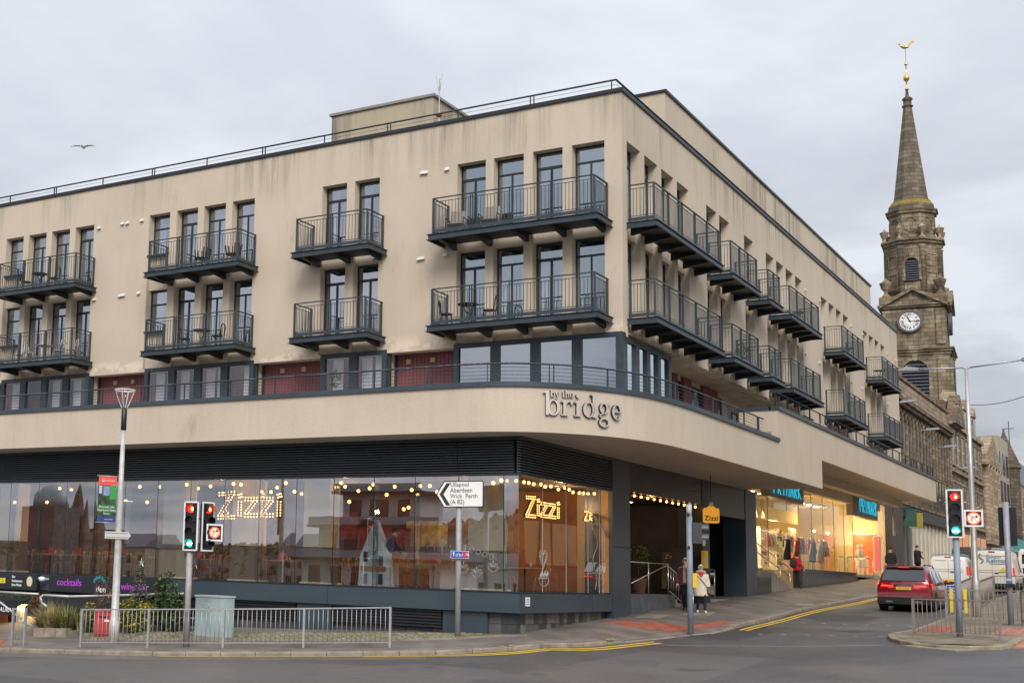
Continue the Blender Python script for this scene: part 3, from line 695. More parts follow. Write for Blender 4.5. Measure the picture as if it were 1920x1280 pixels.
# balconies
nbal = [0]; balm = {}
def balcony(M, a0, a1, D, zf, m=STEEL, inner=True):
    L = a1-a0; zt = zf+1.14
    root = MB(); mbox(root, M, a0-.10, a1+.10, .02, D+.08, zf-.14, zf-.10)
    o = root.build('balcony', STEEL_D, bld)
    b = MB(); n = max(2, int(D/.145)); 
    for k in range(n):
        c = .03+(D+.04)*k/n; mbox(b, M, a0-.08, a1+.08, c, c+(D+.04)/n-.012, zf-.10, zf-.055)
    tag(b.build('deck_boards', TIMBER, o), kind='stuff')
    b = MB()                                            # channel fascia: web and two flanges
    for (x0, x1, d0, d1) in ((a0-.12, a1+.12, D+.08, D+.10), ): mbox(b, M, x0, x1, d0, d1, zf-.23, zf-.05); mbox(b, M, x0, x1, d1, d1+.05, zf-.23, zf-.215); mbox(b, M, x0, x1, d1, d1+.05, zf-.055, zf-.04)
    for s, x in ((-1, a0-.12), (1, a1+.12)):
        mbox(b, M, x-.01, x+.01, .0, D+.08, zf-.23, zf-.05); mbox(b, M, x, x+s*.05, 0, D+.13, zf-.232, zf-.216); mbox(b, M, x, x+s*.05, 0, D+.13, zf-.054, zf-.038)
    b.build('fascia_beam', m, o)
    nb = max(2, round(L/1.35)+1)
    for k in range(nb):                                 # tapered cantilever brackets
        a = lerp(a0+.25, a1-.12, k/(nb-1)); b = MB()
        b.hexa([M(a-.06, .0, zf-.35), M(a+.06, .0, zf-.35), M(a+.06, D, zf-.235), M(a-.06, D, zf-.235), M(a-.06, 0, zf-.14), M(a+.06, 0, zf-.14), M(a+.06, D, zf-.14), M(a-.06, D, zf-.14)])
        b.build('bracket', STEEL_D, o)
    b = MB(); pts = [M(a0, .0, zt), M(a0, D, zt), M(a1, D, zt), M(a1, 0, zt)]
    for p, q in zip(pts, pts[1:]): b.bar(p, q, .055, .03)
    b.build('handrail', m, o)
    b = MB()
    for z, h in ((zf+1.02, .018), (zf+.17, .018)):
        pts = [M(a0, .0, z), M(a0, D, z), M(a1, D, z), M(a1, 0, z)]
        for p, q in zip(pts, pts[1:]): b.bar(p, q, .02, h)
    b.build('rail_bar', m, o)
    b = MB(); pts = [M(a0, .0, zf+.075), M(a0, D, zf+.075), M(a1, D, zf+.075), M(a1, 0, zf+.075)]
    for p, q in zip(pts, pts[1:]): b.bar(p, q, .012, .11)
    b.build('toe_board', m, o)
    npan = max(2, round(L/1.30)); posts = [(lerp(a0, a1, i/npan), D) for i in range(npan+1)]+[(a0, .06), (a1, .06)]
    for a, d in posts:
        b = MB()
        if abs(a-a0) < .01 or abs(a-a1) < .01: mbox(b, M, a-.028, a+.028, d-.04, d+.02, zf-.05, zt)
        else:
            for s in (-.045, .03): mbox(b, M, a+s, a+s+.016, d-.035, d+.02, zf-.05, zt)
        b.build('post', m, o)
    pos = []
    for i in range(npan):
        x0 = lerp(a0, a1, i/npan)+.09; x1 = lerp(a0, a1, (i+1)/npan)-.09; n = max(3, round((x1-x0)/.118))
        pos += [(lerp(x0, x1, j/n), D) for j in range(n+1)]
    n = max(3, round((D-.2)/.118)); pos += [(a, lerp(.16, D-.12, j/n)) for a in (a0, a1) for j in range(n+1)]
    joined = MB()
    for a, d in pos:
        p = Vector(M(a, d, zf+.17))
        if nbal[0] < 296:
            if 'b' not in balm: balm['b'] = MB().box(-.007, .007, -.007, .007, 0, .85).mesh('baluster', m); fixn(balm['b'])
            put('baluster', balm['b'], o, p); nbal[0] += 1
        else: joined.box(p.x-.007, p.x+.007, p.y-.007, p.y+.007, p.z, p.z+.85)
    if joined.v: tag(joined.build('baluster_rows', m, o), kind='stuff')
    return o
for (a0, a1) in ((-19.28, -13.95), (-24.5, -21.72), (-31.05, -27.0), (-38.97, -34.77), (-47, -43.9)):
    for z in (Z2, Z3): balcony(LMAP, a0, a1, 1.09, z)
for (a0, a1) in ((38.0, 44.62), (46.03, 49.36), (50.96, 52.63), (54.21, 59.17), (63.81, 68.53), (73.33, 77.72)):
    for z in (Z2, Z3): balcony(RMAP, a0, a1, .80, z)
# small white vents on the wall
VM = MB(); VM.hexa([(-.11, 0, -.08), (.11, 0, -.08), (.11, .0, .08), (-.11, .0, .08), (-.11, -.13, -.08), (.11, -.13, -.08), (.11, -.03, .08), (-.11, -.03, .08)])
VM.v = [tuple(c*.72 for c in q) for q in VM.v]
VMm = VM.mesh('wall_vent', mat('vent_cowl', (.62, .60, .56), .6, 0, .1)); fixn(VMm)
for (u, v) in ((187, 427), (231, 419), (240, 418), (267, 413), (793, 324), (799, 323.5), (839, 317), (178, 561), (226, 554), (232, 553), (261, 549), (787, 485), (793, 484), (836, 478), (705, 487)):
    p = onY(u, v, YF); put('wall_vent', VMm, bld, p)
for (u, v) in ((1509, 543), (1536, 563), (1595, 610), (1617, 626), (1663, 662), (1679, 675), (1510, 662), (1536, 679), (1596, 715), (1616, 727), (1664, 757)):
    p = onX(u, v, XF); put('wall_vent', VMm, bld, p, math.pi/2)

# terrace storey: projecting glazed bays and maroon cladding between
bays = [(-48, -45.5), (-39.6, -34.75), (-31.95, -26.9), (-24.1, -21.5), (-19.05, -13.50)]
gm = {}
def bay_unit(root, M, a0, a1, zb, zt, rz, n):
    f = MB(); pw = .30; w = (a1-a0-pw*(n+1)*.8)/n
    mbox(f, M, a0, a1, -.12, 0, zt-.14, zt)
    for i in range(n+1):
        x = lerp(a0+.09, a1-.09, i/n); mbox(f, M, x-(.09 if i in (0, n) else .15), x+(.09 if i in (0, n) else .15), -.12, .01, zb, zt-.14)
    o = f.build('window', STEEL, root)
    for i in range(n):
        x0 = lerp(a0+.09, a1-.09, i/n)+.15; x1 = lerp(a0+.09, a1-.09, (i+1)/n)-.15
        b = MB(); mbox(b, M, x0-.02, x1+.02, -.10, -.05, zb+.62, zb+.74); mbox(b, M, (x0+x1)/2-.03, (x0+x1)/2+.03, -.10, -.05, zb, zb+.62); mbox(b, M, x0-.02, x1+.02, -.10, -.05, zb+.12, zb+.2)
        b.build('glazing_bar', STEEL_D, o)
        b = MB(); mbox(b, M, x0-.02, x1+.02, -.078, -.064, zb+.05, zt-.12); b.build('pane', G_CURT if a1 < -20 and rz == 0 else G_FLAT, o)
    return o
for a0, a1 in bays:
    n = 2 if a1-a0 < 3 else 4
    o = bay_unit(bld, lambda a, d, z: (a, YF-.02-d, z), a0, a1, 4.7, ZB, 0, n)
    if a0 < -20 or a0 < -26:
        for i in range(n):
            x0 = lerp(a0+.15, a1-.15, i/n)
            for s, w in ((.2, .42), (.72, .4)):
                if rnd.random() < .8: put('curtain', cloth(w, 2.4, CURTAIN, 1), bld, (x0+s-.05, YF+.35, 4.75))
bay_unit(bld, lambda a, d, z: (XF-.02+d, a, z), YF+.20, 41.85, 4.7, ZB-.12, math.pi/2, 4)
MB().box(XF-.22, XF+.01, YF-.04, YF+.2, 4.7, ZB-.02).build('corner_post', STEEL, bld)
MB().box(XR-.1, XF-.02, 41.86, 41.98, 4.7, ZB-.1).build('bay_cheek', STEEL, bld)
# projecting panels cover, soffit of the storeys above
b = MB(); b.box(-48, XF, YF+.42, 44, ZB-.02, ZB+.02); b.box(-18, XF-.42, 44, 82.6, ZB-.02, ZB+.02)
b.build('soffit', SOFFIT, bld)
b = MB(); b.box(-48, XF-.0, YF+.002, YF+.42, ZB-.12, ZB-.001); b.build('wall_base', STUCCO, bld)
# cladding boards
gaps = [(-45.5, -39.6), (-34.75, -31.95), (-26.9, -24.1), (-21.5, -19.05)]
clad = MB().box(-45.5, -19.05, 38.12, 38.2, 4.6, ZB-.02).build('cladding', RED_CLAD, bld)
for a0, a1 in gaps:
    MB().box(a0-.02, a0+.015, YF+.12, 38.0, 4.7, ZB-.03).build('bay_cheek', mat('cream_door', (.62, .52, .34), .6), bld)
    for y in (YF+.1, 37.98): MB().box(a0-.02, a0+.07, y, y+.10, 4.7, ZB-.03).build('cheek_post', STEEL, bld)
    n = int((a1-a0-.1)/.145)
    for i in range(n):
        x = a0+.08+i*.145; piece('board', RED_CLAD, x, x+.132, 38.085, 38.118, 4.7, ZB-.05, clad)
    for dx in (1.1, 2.0): piece('light_fitting', mat('brass_lamp', (.45, .36, .22), .5), a1-dx, a1-dx+.16, 38.0, 38.084, 6.86, 7.02, clad)
# right side, deep under the soffit
XR = -14.75
b = MB(); b.box(XR-.3, XR, 41.99, 83, 4.4, ZB-.021); b.build('recess_wall', STUCCO, bld)
def ry(u): return onX(u, 700, XR).y
for i, (u0, u1, k) in enumerate(((1256, 1264.5, 'r'), (1265, 1275.5, 'w'), (1276, 1290.5, 'r'), (1291, 1312, 'w'), (1312.5, 1339.5, 'r'), (1341, 1350, 'w'), (1369, 1380, 'W'), (1390, 1400, 'W'), (1409, 1419, 'W'), (1428, 1438, 'W'), (1446, 1454, 'W'), (1462, 1470, 'W'))):
    y0, y1 = ry(u0), ry(u1)
    if k == 'r':
        pn = MB().box(XR, XR+.10, y0, y1, 4.5, ZB-.03).build('cladding', RED_CLAD, bld); n = max(2, int((y1-y0)/.15))
        for j in range(n): piece('board', RED_CLAD, XR+.10, XR+.12, lerp(y0, y1, j/n)+.006, lerp(y0, y1, (j+1)/n)-.006, 4.5, ZB-.05, pn)
    else:
        z0, z1 = (4.5, ZB-.22) if k == 'w' else (5.1, ZB-.55)
        o = MB(); o.box(XR, XR+.05, y0, y0+.07, z0, z1); o.box(XR, XR+.05, y1-.07, y1, z0, z1); o.box(XR, XR+.05, y0+.07, y1-.07, z1-.07, z1); o.box(XR, XR+.05, y0+.07, y1-.07, z0, z0+.07); o = o.build('window', STEEL_D, bld); MB().box(XR+.002, XR+.02, y0+.07, y1-.07, z0+.07, z1-.07).build('pane', mat('dark_window', (.02, .024, .03), .15, 0, .1), o)
MB().box(XF-.42, XF, 48.7, 60, ZB-.9, ZB).build('downstand_wall', STUCCO, bld) if False else None
for y0 in (44.9, 49.7, 53.1, 59.6, 62.0, 69.8, 71.2, 78.6):  # little tapered downstands between balconies
    b = MB(); b.hexa([(XF-.3, y0, ZB-.35), (XF, y0, ZB-.02), (XF, y0+1.1, ZB-.02), (XF-.3, y0+1.1, ZB-.35), (XF-.3, y0, ZB+.02), (XF-.001, y0, ZB+.02), (XF-.001, y0+1.1, ZB+.02), (XF-.3, y0+1.1, ZB+.02)])
MB().box(XF-.42, XF+.001, 61.5, 82.6, 4.6, ZB).build('lower_wall', STUCCO, bld)

# canopy with curved corner
CP = [(-48, 31.95), (-30, 31.95), (-17.4, 31.95), (-15.6, 31.97), (-14.6, 32.25), (-13.75, 32.85), (-13.0, 33.7), (-12.4, 34.85), (-12.03, 36.3), (-11.88, 38.2), (-11.85, 40.5), (-11.85, 55.15)]
CPs = [p.to_2d() for p in smooth_path([Vector((*p, 0)) for p in CP], 3)]
def band(P, z0, z1, off0, off1, m, name, root, ends=True, smooth=True):
    b = MB(); n = len(P); O = []; I = []
    for i, p in enumerate(P):
        nn = normal_at(P, i); O.append(p-nn*off1); I.append(p-nn*off0)       # off: outwards
    for i in range(n-1):
        a, c, d, e = O[i], O[i+1], I[i], I[i+1]
        b.quad((*a, z0), (*c, z0), (*c, z1), (*a, z1), smooth); b.quad((*e, z0), (*d, z0), (*d, z1), (*e, z1), smooth)
        b.quad((*a, z1), (*c, z1), (*e, z1), (*d, z1)); b.quad((*d, z0), (*e, z0), (*c, z0), (*a, z0))
    b.quad((*O[0], z0), (*O[0], z1), (*I[0], z1), (*I[0], z0)); b.quad((*O[-1], z0), (*I[-1], z0), (*I[-1], z1), (*O[-1], z1))
    o = b.build(name, m, root)
    bm = bmesh.new(); bm.from_mesh(o.data); bmesh.ops.remove_doubles(bm, verts=bm.verts, dist=.0005); bmesh.ops.recalc_face_normals(bm, faces=bm.faces); bm.to_mesh(o.data); bm.free()
    if smooth: o.data.set_sharp_from_angle(angle=R_(40))
    return o
i48 = [p for p in CPs if p.y < 48.55]+[Vector((-11.85, 48.55))]
i55 = [Vector((-11.85, 48.55))]+[p for p in CPs if p.y > 48.6]
can = band(i48, 3.81, 5.02, -.25, 0, STUCCO, 'canopy', bld)
band(i55, 3.81, 6.17, -.25, 0.0, STUCCO, 'canopy_wall', bld)
band([Vector((-11.85, 55.15)), Vector((-11.85, 83.3))], 4.93, 6.17, -.25, 0.0, STUCCO, 'canopy_wall', bld)
MB().box(-13.2, -12.1, 48.55, 48.8, 4.4, 6.17).build('canopy_return', STUCCO, bld)
MB().box(-16, -12.1, 83.05, 83.3, 4.93, 6.17).build('canopy_return', STUCCO, bld)
band(i48, 5.02, 5.15, -.30, .06, PLINTH, 'coping', bld)
band([Vector((-11.85, 48.5)), Vector((-11.85, 83.36))], 6.17, 6.30, -.30, .06, PLINTH, 'coping', bld)
MB().box(-13.3, -12.1, 48.5, 48.86, 6.17, 6.297).build('coping', PLINTH, bld)
def fan(z, P, m, name, x_in, y_in):
    b = MB()
    for a, c in zip(P, P[1:]):
        def inn(p): return Vector((min(p.x, x_in), y_in)) if p.y < y_in else Vector((x_in, p.y))
        d, e = inn(a), inn(c); b.quad((*a, z), (*c, z), (*e, z), (*d, z)); b.quad((*a, z+.3), (*c, z+.3), (*e, z+.3), (*d, z+.3))
    return b.build(name, m, bld)
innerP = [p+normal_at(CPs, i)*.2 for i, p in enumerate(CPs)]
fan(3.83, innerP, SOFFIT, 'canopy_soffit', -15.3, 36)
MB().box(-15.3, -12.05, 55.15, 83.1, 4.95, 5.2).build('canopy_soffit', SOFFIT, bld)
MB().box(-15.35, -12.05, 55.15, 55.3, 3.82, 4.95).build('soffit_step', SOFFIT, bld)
b = MB(); b.box(-48, -16, 34, 44, 4.2, 4.45); b.box(-18, -12.1, 37, 48.5, 4.2, 4.451); b.box(-18, -12.1, 48.5, 83, 5.25, 5.4); b.build('terrace_floor', mat('terrace_paving', (.25, .23, .2), .8), bld)
# terrace rail
tr = MB().box(-48, -47.9, 32.05, 32.12, 5.15, 5.6).build('terrace_rail', STEEL, bld)
rp = [p+normal_at(CPs, i)*.1 for i, p in enumerate(CPs) if p.y < 48.5]
rail_run(tr, [(p.x, p.y) for p in rp], 5.66, 5.15, 4, 1.72, STEEL, r=.026, double=2, post=.018)
tr2 = MB().box(-11.97, -11.93, 48.6, 48.64, 6.30, 6.8).build('terrace_rail', STEEL_D, bld)
rail_run(tr2, [(-11.95, 48.6), (-11.95, 83.2)], 6.82, 6.30, 5, 1.72, STEEL_D, r=.026)
for (u, v, s) in ((628, 712, .45),):
    pl = thing('terrace_plant', onY(u, v+14, 33.2), 'small leafy plant just behind the terrace rail left of the curve', 'plant')
# serif lettering 'by the bridge' on the curve
SIGN = mat('brushed_steel_letters', (.62, .58, .52), .42, .5, .1, 12); SIGND = mat('letter_edge', (.05, .045, .04), .6)
arc = [0.0]
for a, c in zip(CPs, CPs[1:]): arc.append(arc[-1]+(c-a).length)
def at_arc(s):
    for i in range(len(arc)-1):
        if s <= arc[i+1]: break
    t = (s-arc[i])/(arc[i+1]-arc[i]); n0, n1 = normal_at(CPs, i), normal_at(CPs, i+1)
    return CPs[i].lerp(CPs[i+1], t), -(n0.lerp(n1, t)).normalized()
def arc_of_u(u):
    best = min(range(0, 4000), key=lambda k: abs(pu((*at_arc(arc[-1]*k/4000)[0], 4.4))-u)); return arc[-1]*best/4000
def pv(p): p = Vector(p); return PY-FPX*p.dot(CU)/p.dot(CF)
def z_of(u, v):
    p, n = at_arc(arc_of_u(u)); lo, hi = -3, 12
    for _ in range(40):
        m = (lo+hi)/2
        if pv((*p, m)) > v: lo = m
        else: hi = m
    return lo
def glyph(ch):
    """2D pieces: ('r',cx,cz,rx,rz,thick,thin[,a0,a1]) ring; ('q',pts) polygon.  x-height 1."""
    S = .2
    stem = lambda x, z0, z1: ('q', [(x, z0), (x+S, z0), (x+S, z1), (x, z1)])
    ser = lambda x, z, w=.5: ('q', [(x-w/2+S/2, z), (x+w/2+S/2, z), (x+w/2+S/2, z+.06), (x-w/2+S/2, z+.06)])
    flag = lambda x, z: ('q', [(x-.17, z-.13), (x+.02, z-.12), (x+.02, z), (x-.0, z)])
    if ch == 'b': return 1.16, [stem(.16, 0, 1.55), flag(.16, 1.55), ('r', .66, .49, .44, .51, .19, .07)]
    if ch == 'd': return 1.2, [stem(.76, .0, 1.55), flag(.76, 1.55), ('r', .50, .49, .44, .51, .19, .07), ('q', [(.9, 0), (1.12, 0), (1.12, .05), (.9, .1)])]
    if ch == 'r': return .86, [stem(.16, 0, 1.), ser(.16, 0), flag(.16, 1.), ('r', .58, .72, .28, .27, .1, .09, 40, 175), ('q', [(.66, .74), (.8, .74), (.82, .93), (.66, .9)])]
    if ch == 'i': return .62, [stem(.2, 0, 1.), ser(.2, 0), flag(.2, 1.), ('r', .30, 1.33, .12, .12, .119, .119)]
    if ch == 'g': return 1.06, [('r', .45, .66, .34, .35, .15, .06), ('r', .48, -.27, .42, .30, .13, .08), ('r', .36, .16, .26, .17, .08, .07, 90, 270), ('q', [(.34, -.01), (.6, -.01), (.62, .08), (.34, .08)]), ('q', [(.68, .86), (.98, .96), (.98, 1.04), (.64, .96)])]
    if ch == 'e': return 1.0, [('r', .48, .5, .43, .51, .19, .07, 0, 322), ('q', [(.2, .47), (.88, .47), (.88, .54), (.2, .54)])]
    if ch == 'y': return 1.0, [('q', [(.05, 1), (.27, 1), (.58, .1), (.44, 0)]), ('q', [(.86, 1), (.94, 1), (.42, -.45), (.32, -.45)]), ('q', [(0, .95), (.36, .95), (.36, 1.01), (0, 1.01)]), ('q', [(.7, .95), (1., .95), (1., 1.01), (.7, 1.01)]), ('q', [(.1, -.5), (.38, -.5), (.42, -.38), (.1, -.38)])]
    if ch == 't': return .7, [stem(.2, 0, 1.3), ('q', [(.02, .93), (.62, .93), (.62, 1.01), (.02, 1.01)]), ('q', [(.2, 0), (.62, 0), (.62, .08), (.2, .08)])]
    if ch == 'h': return 1.16, [stem(.16, 0, 1.55), flag(.16, 1.55), ser(.16, 0), stem(.8, 0, .75), ser(.8, 0), ('r', .68, .66, .32, .34, .2, .1, 0, 180)]
    return .55, []
def serif_word(word, s0, sc, zf, root, depth=.07, m=SIGN):
    x = s0
    for ch in word:
        w, parts = glyph(ch); b = MB()
        def F(px, pz, d):
            p, n = at_arc(x+px*sc); q = p+n*(.015+d); return (q.x, q.y, zf(x+px*sc)+pz*sc)
        for q in parts:
            if q[0] == 'q':
                pts = q[1]; k = len(b.v); n = len(pts)
                b.v += [F(*p, 0) for p in pts]+[F(*p, depth) for p in pts]
                b.f += [tuple(range(k, k+n)), tuple(range(k+n, k+2*n))]; b.m += [1, 0]; b.sm += [False]*2
                for i in range(n): j = (i+1) % n; b.f.append((k+i, k+j, k+n+j, k+n+i)); b.m.append(1); b.sm.append(False)
            else:
                _, cx, cz, rx, rz, tk, tn = q[:7]; a0, a1 = (q[7], q[8]) if len(q) > 7 else (0, 360); n = 22; k = len(b.v)
                for i in range(n+1):
                    t = math.radians(lerp(a0, a1, i/n)); c, s = math.cos(t), math.sin(t)
                    o = (cx+rx*c, cz+rz*s); ii = (cx+(rx-tk)*c, cz+(rz-tn)*s)
                    b.v += [F(*o, depth), F(*ii, depth), F(*o, 0), F(*ii, 0)]
                for i in range(n):
                    a = k+4*i; e = a+4
                    for f, mi in (((a, e, e+1, a+1), 0), ((a, a+2, e+2, e), 1), ((a+1, e+1, e+3, a+3), 1)): b.f.append(f); b.m.append(mi); b.sm.append(False)
        if parts: o = b.build('letter', [m, SIGND], root)
        x += w*sc
    return x
sgn = thing('building_sign', (0, 0, 0), 'steel serif lettering reading by the bridge on the curved canopy', 'sign')
s0, s1 = arc_of_u(1017), arc_of_u(1164)
wsum = sum(glyph(c)[0] for c in 'bridge'); scl = (s1-s0)/wsum
zb0 = z_of(1030, 778)
serif_word('bridge', s0, scl, lambda s: zb0, sgn)
serif_word('by the', arc_of_u(1030), scl*.29, lambda s: zb0+scl*1.2, sgn, .05)
p, n = at_arc((s0+s1)/2); rebase(sgn, (p.x, p.y, zb0))

# ------------------------------------------------------------------ glazed restaurant front
YG, XG = 33.6, -15.043
GT, GB = 2.79, -.44
louv = bld
LJ = [-48, -42, -36.1, -29.23, -22.34, -16.87, XG-.12]
lp = MB(); lp.box(-48, XG-.12, YG+.02, YG+.12, GT, 3.80); lp.box(XG-.12, XG-.02, YG+.12, 40.42, GT, 3.80)
lo = lp.build('louvre_panel', mat('louvre_backing', (.006, .007, .008), .7), bld)
NS = 13; SLATM = mat('louvre_slat_metal', (.15, .17, .19), .35, .2, .1, 2)
for k in range(NS):
    z = GT+.05+k*.0745
    for a, c in zip(LJ, LJ[1:]):
        b = MB(); b.hexa([(a+.01, YG-.10, z), (c-.01, YG-.10, z), (c-.01, YG+.03, z+.045), (a+.01, YG+.03, z+.045), (a+.01, YG-.10, z+.016), (c-.01, YG-.10, z+.016), (c-.01, YG+.03, z+.062), (a+.01, YG+.03, z+.062)])
        b.build('louvre_slat', SLATM, lo)
    b = MB(); b.hexa([(XG-.03, YG-.08, z), (XG+.10, YG-.10, z), (XG+.10, 40.42, z), (XG-.03, 40.42, z), (XG-.03, YG-.08, z+.045), (XG+.10, YG-.10, z+.016), (XG+.10, 40.42, z+.016), (XG-.03, 40.42, z+.062)])
    b.build('louvre_slat', SLATM, lo)
b = MB(); b.box(-48, XG+.12, YG-.12, YG+.02, 3.74, 3.83); b.box(XG-.02, XG+.12, YG+.02, 40.42, 3.74, 3.828)
b.box(-48, XG+.10, YG-.10, YG+.02, GT-.03, GT+.03); b.box(XG-.02, XG+.10, YG+.02, 40.42, GT-.03, GT+.029); b.build('louvre_trim', STEEL, bld)
mull = [-47.5, -46.1, -44.7, -43.3, -41.9, -40.4, -39, -37.5, -36.1, -34.66, -33.26, -31.91, -30.6, -29.23, -27.82, -26.45, -25.08, -23.72, -22.34, -21.0, -19.61, -18.25, -16.87, -15.49, XG]
rp0 = random.Random(77)
fr = MB().box(-48, XG, YG-.01, YG+.06, GB-.02, GB+.04).build('glazing_frame', STEEL_D, bld)
MB().box(XG-.06, XG+.01, YG+.06, 40.4, GB-.02, GB+.04).build('glazing_channel', STEEL_D, fr)
for a, c in zip(mull, mull[1:]):
    piece('pane', G_SHOP, a+.008, c-.008, YG, YG+.012, GB+.04, GT, fr, rp0.uniform(-.0035, .0035))
    if c != XG: piece('glazing_joint', BLACK, c-.008, c+.008, YG-.002, YG+.014, GB+.04, GT, fr); piece('glass_fin', G_FLAT, c-.007, c+.007, YG+.03, YG+.28, GB+.04, GT, fr)
mr = [YG+.012, 35.23, 36.95, 38.66, 39.61, 40.35]
for a, c in zip(mr, mr[1:]):
    piece('pane', G_RIGHT, XG-.012, XG, a+.008, c-.008, GB+.04, GT, fr)
    if c < 40: piece('glazing_joint', mat('silicone_joint', (.4, .38, .34), .5), XG-.015, XG+.004, c-.01, c+.01, GB+.04, GT, fr)
# plinth band
PJ = [-48, -41, -34.9, -28, -21.05, XG+.1]
for a, c in zip(PJ, PJ[1:]): piece('plinth_panel', PLINTH, a+.006, c-.006, YG-.14, YG-.01, -.97, GB-.02, bld)
for a, c in zip([YG-.01, 35.15, 38.75], [35.15, 38.75, 40.42]): piece('plinth_panel', PLINTH, XG-.03, XG+.1, a+.006, c-.006, -.97, GB-.02, bld)
MB().box(-48, XG, YG-.01, YG+.4, -1.02, -.975).build('plinth_soffit', STEEL_D, bld)
# tile clad base
TILEG = [mat('slate_tile_dark', (.05, .052, .055), .5, 0, .2, 2), mat('slate_tile_mid', (.10, .098, .095), .55, 0, .2, 2), mat('slate_tile_warm', (.17, .155, .13), .6, 0, .2, 2)]
bw = MB(); bw.box(-48, XG-.14, YG+.12, YG+.22, -3.2, -.97); bw.box(XG-.24, XG-.14, YG+.22, 40.42, -3, -.97)
base = bw.build('base_wall', DARK, bld)
rt = random.Random(3)
for j in range(5):
    z1 = -.99-j*.30; z0 = z1-.288
    for i in range(23):
        y0 = YG+.12+i*.30
        if y0 > 40.3 or z1 < GZ(XG, y0)-.05: continue
        piece('tile', rt.choice(TILEG), XG-.14, XG-.12+rt.uniform(0, .006), y0, y0+.288, z0, z1, base)
    for i in range(60):
        x1 = XG-.12-i*.42
        if z1 < GZ(x1, 33.6)-.05 or x1 < -24.5: continue
        piece('tile', rt.choice(TILEG[:2]+TILEG[:1]) if i > 3 else rt.choice(TILEG), x1-.408, x1, YG+.10+rt.uniform(0, .005), YG+.12, z0, z1, base)
for x0, x1 in ((-22.2, -21.0), (-17.3, -15.95), (-28.9, -28.0)): MB().box(x0, x1, YG-.02, YG+.12, -2.9, -.976).build('pier_panel', PLINTH, bld)
for x0, x1 in ((-28, -22.25), (-20.95, -17.35)):
    vb = MB().box(x0, x1, YG+.0, YG+.04, -1.5, -.98).build('vent_louvre', BLACK, bld)
    for k in range(6): piece('vent_slat', STEEL_D, x0, x1, YG-.03, YG, -1.47+k*.085, -1.43+k*.085, vb)
# small white notice on plinth
nt = thing('plinth_notice', (XG+.11, 35.5, -.72), 'tiny white notice fixed to the grey plinth at the glazed corner', 'notice'); nt.location = (XG+.11, YG+.35, -.66)
MB().box(0, .012, -.14, .14, -.12, .12).build('plate', WHITE, nt)
for k in range(3): piece('printed_line', BLACKPL, .0125, .014, -.10, .10, .05-k*.06, .065-k*.06, nt)

# interior of the restaurant
FLO = mat('dark_timber_floor', (.07, .045, .03), .5, 0, .3, 2)
b = MB(); b.box(-48, XG-.1, YG+.07, 41.8, GB-.12, GB-.02); b.build('restaurant_floor', FLO, bld)
MB().box(-48, XG-.1, YG+.3, 41.8, 2.86, 2.98).build('restaurant_ceiling', mat('brown_ceiling', (.10, .07, .05), .9, 0, .2, 1), bld)
MB().box(-48, -16.6, 41.7, 41.8, GB, 2.86).build('restaurant_wall', mat('warm_brown_wall', (.20, .085, .04), .85, 0, .45, .45), bld)
MB().box(-16.6, XG-.1, 41.7, 41.8, GB, 2.86).build('restaurant_wall', mat('cream_wall', (.50, .42, .31), .85, 0, .2, .6), bld)
MB().box(XG-.25, XG-.02, 40.42, 41.7, GB, 2.86).build('end_wall', mat('orange_lit_wall', (.42, .27, .13), .8, 0, .2, 1), bld)
CRM = mat('cream_column', (.78, .70, .54), .8, 0, .1, 1); BRN = mat('timber_column_base', (.20, .13, .075), .7, 0, .3, 3, stretch=(1, 1, .2))
for u in (340, 605, 915, 30, 470):
    p = onY(u, 900, 35.2); col = MB().box(p.x-.48, p.x+.48, 34.9, 35.5, .72, 2.85).build('column', CRM, bld)
    MB().box(p.x-.5, p.x+.5, 34.88, 35.52, GB+.08, .72).build('column_base', BRN, col); MB().box(p.x-.56, p.x+.56, 34.82, 35.58, GB-.02, GB+.08).build('column_foot', CRM, col)
pictures = [(590, 1010, .9, 1.1, (.45, .36, .22)), (655, 985, .7, 1., (.35, .07, .05)), (800, 1000, 1.6, .9, (.55, .42, .16)), (250, 960, 1.1, .7, (.05, .06, .07)), (520, 1000, 1.2, 1.1, (.30, .24, .16)), (720, 1010, 2.2, .8, (.32, .05, .04)), (120, 990, 1.8, 1.2, (.20, .10, .05))]
for k, (u, v, w, h, c) in enumerate(pictures):
    p = onY(u, v, 41.6); o = MB().box(-w/2, w/2, -.04, .04, -h/2, h/2).build('wall_picture', mat('picture_%d' % k, c, .6, 0, .7, 3), bld, p)
BULB = emis('warm_bulb', (1, .42, .10), 6); BULBS = emis('small_bulb', (1, .52, .16), 3)
def lamp_light(name, loc, power, col=(1, .62, .33), r=.05):
    l = bpy.data.lights.new(name, 'POINT'); l.energy = power; l.color = col; l.shadow_soft_size = r
    o = bpy.data.objects.new(name, l); COL.objects.link(o); o.location = loc
for x in (-18, -22.5, -27.5, -33, -38, -43): lamp_light('pendant_light', (x, 36.6, 1.9), 62, (1, .52, .22))
lamp_light('pendant_light', (-16.2, 39.2, 2.3), 60); lamp_light('pendant_light', (-19.8, 40.6, 1.6), 40, (1, .75, .35))
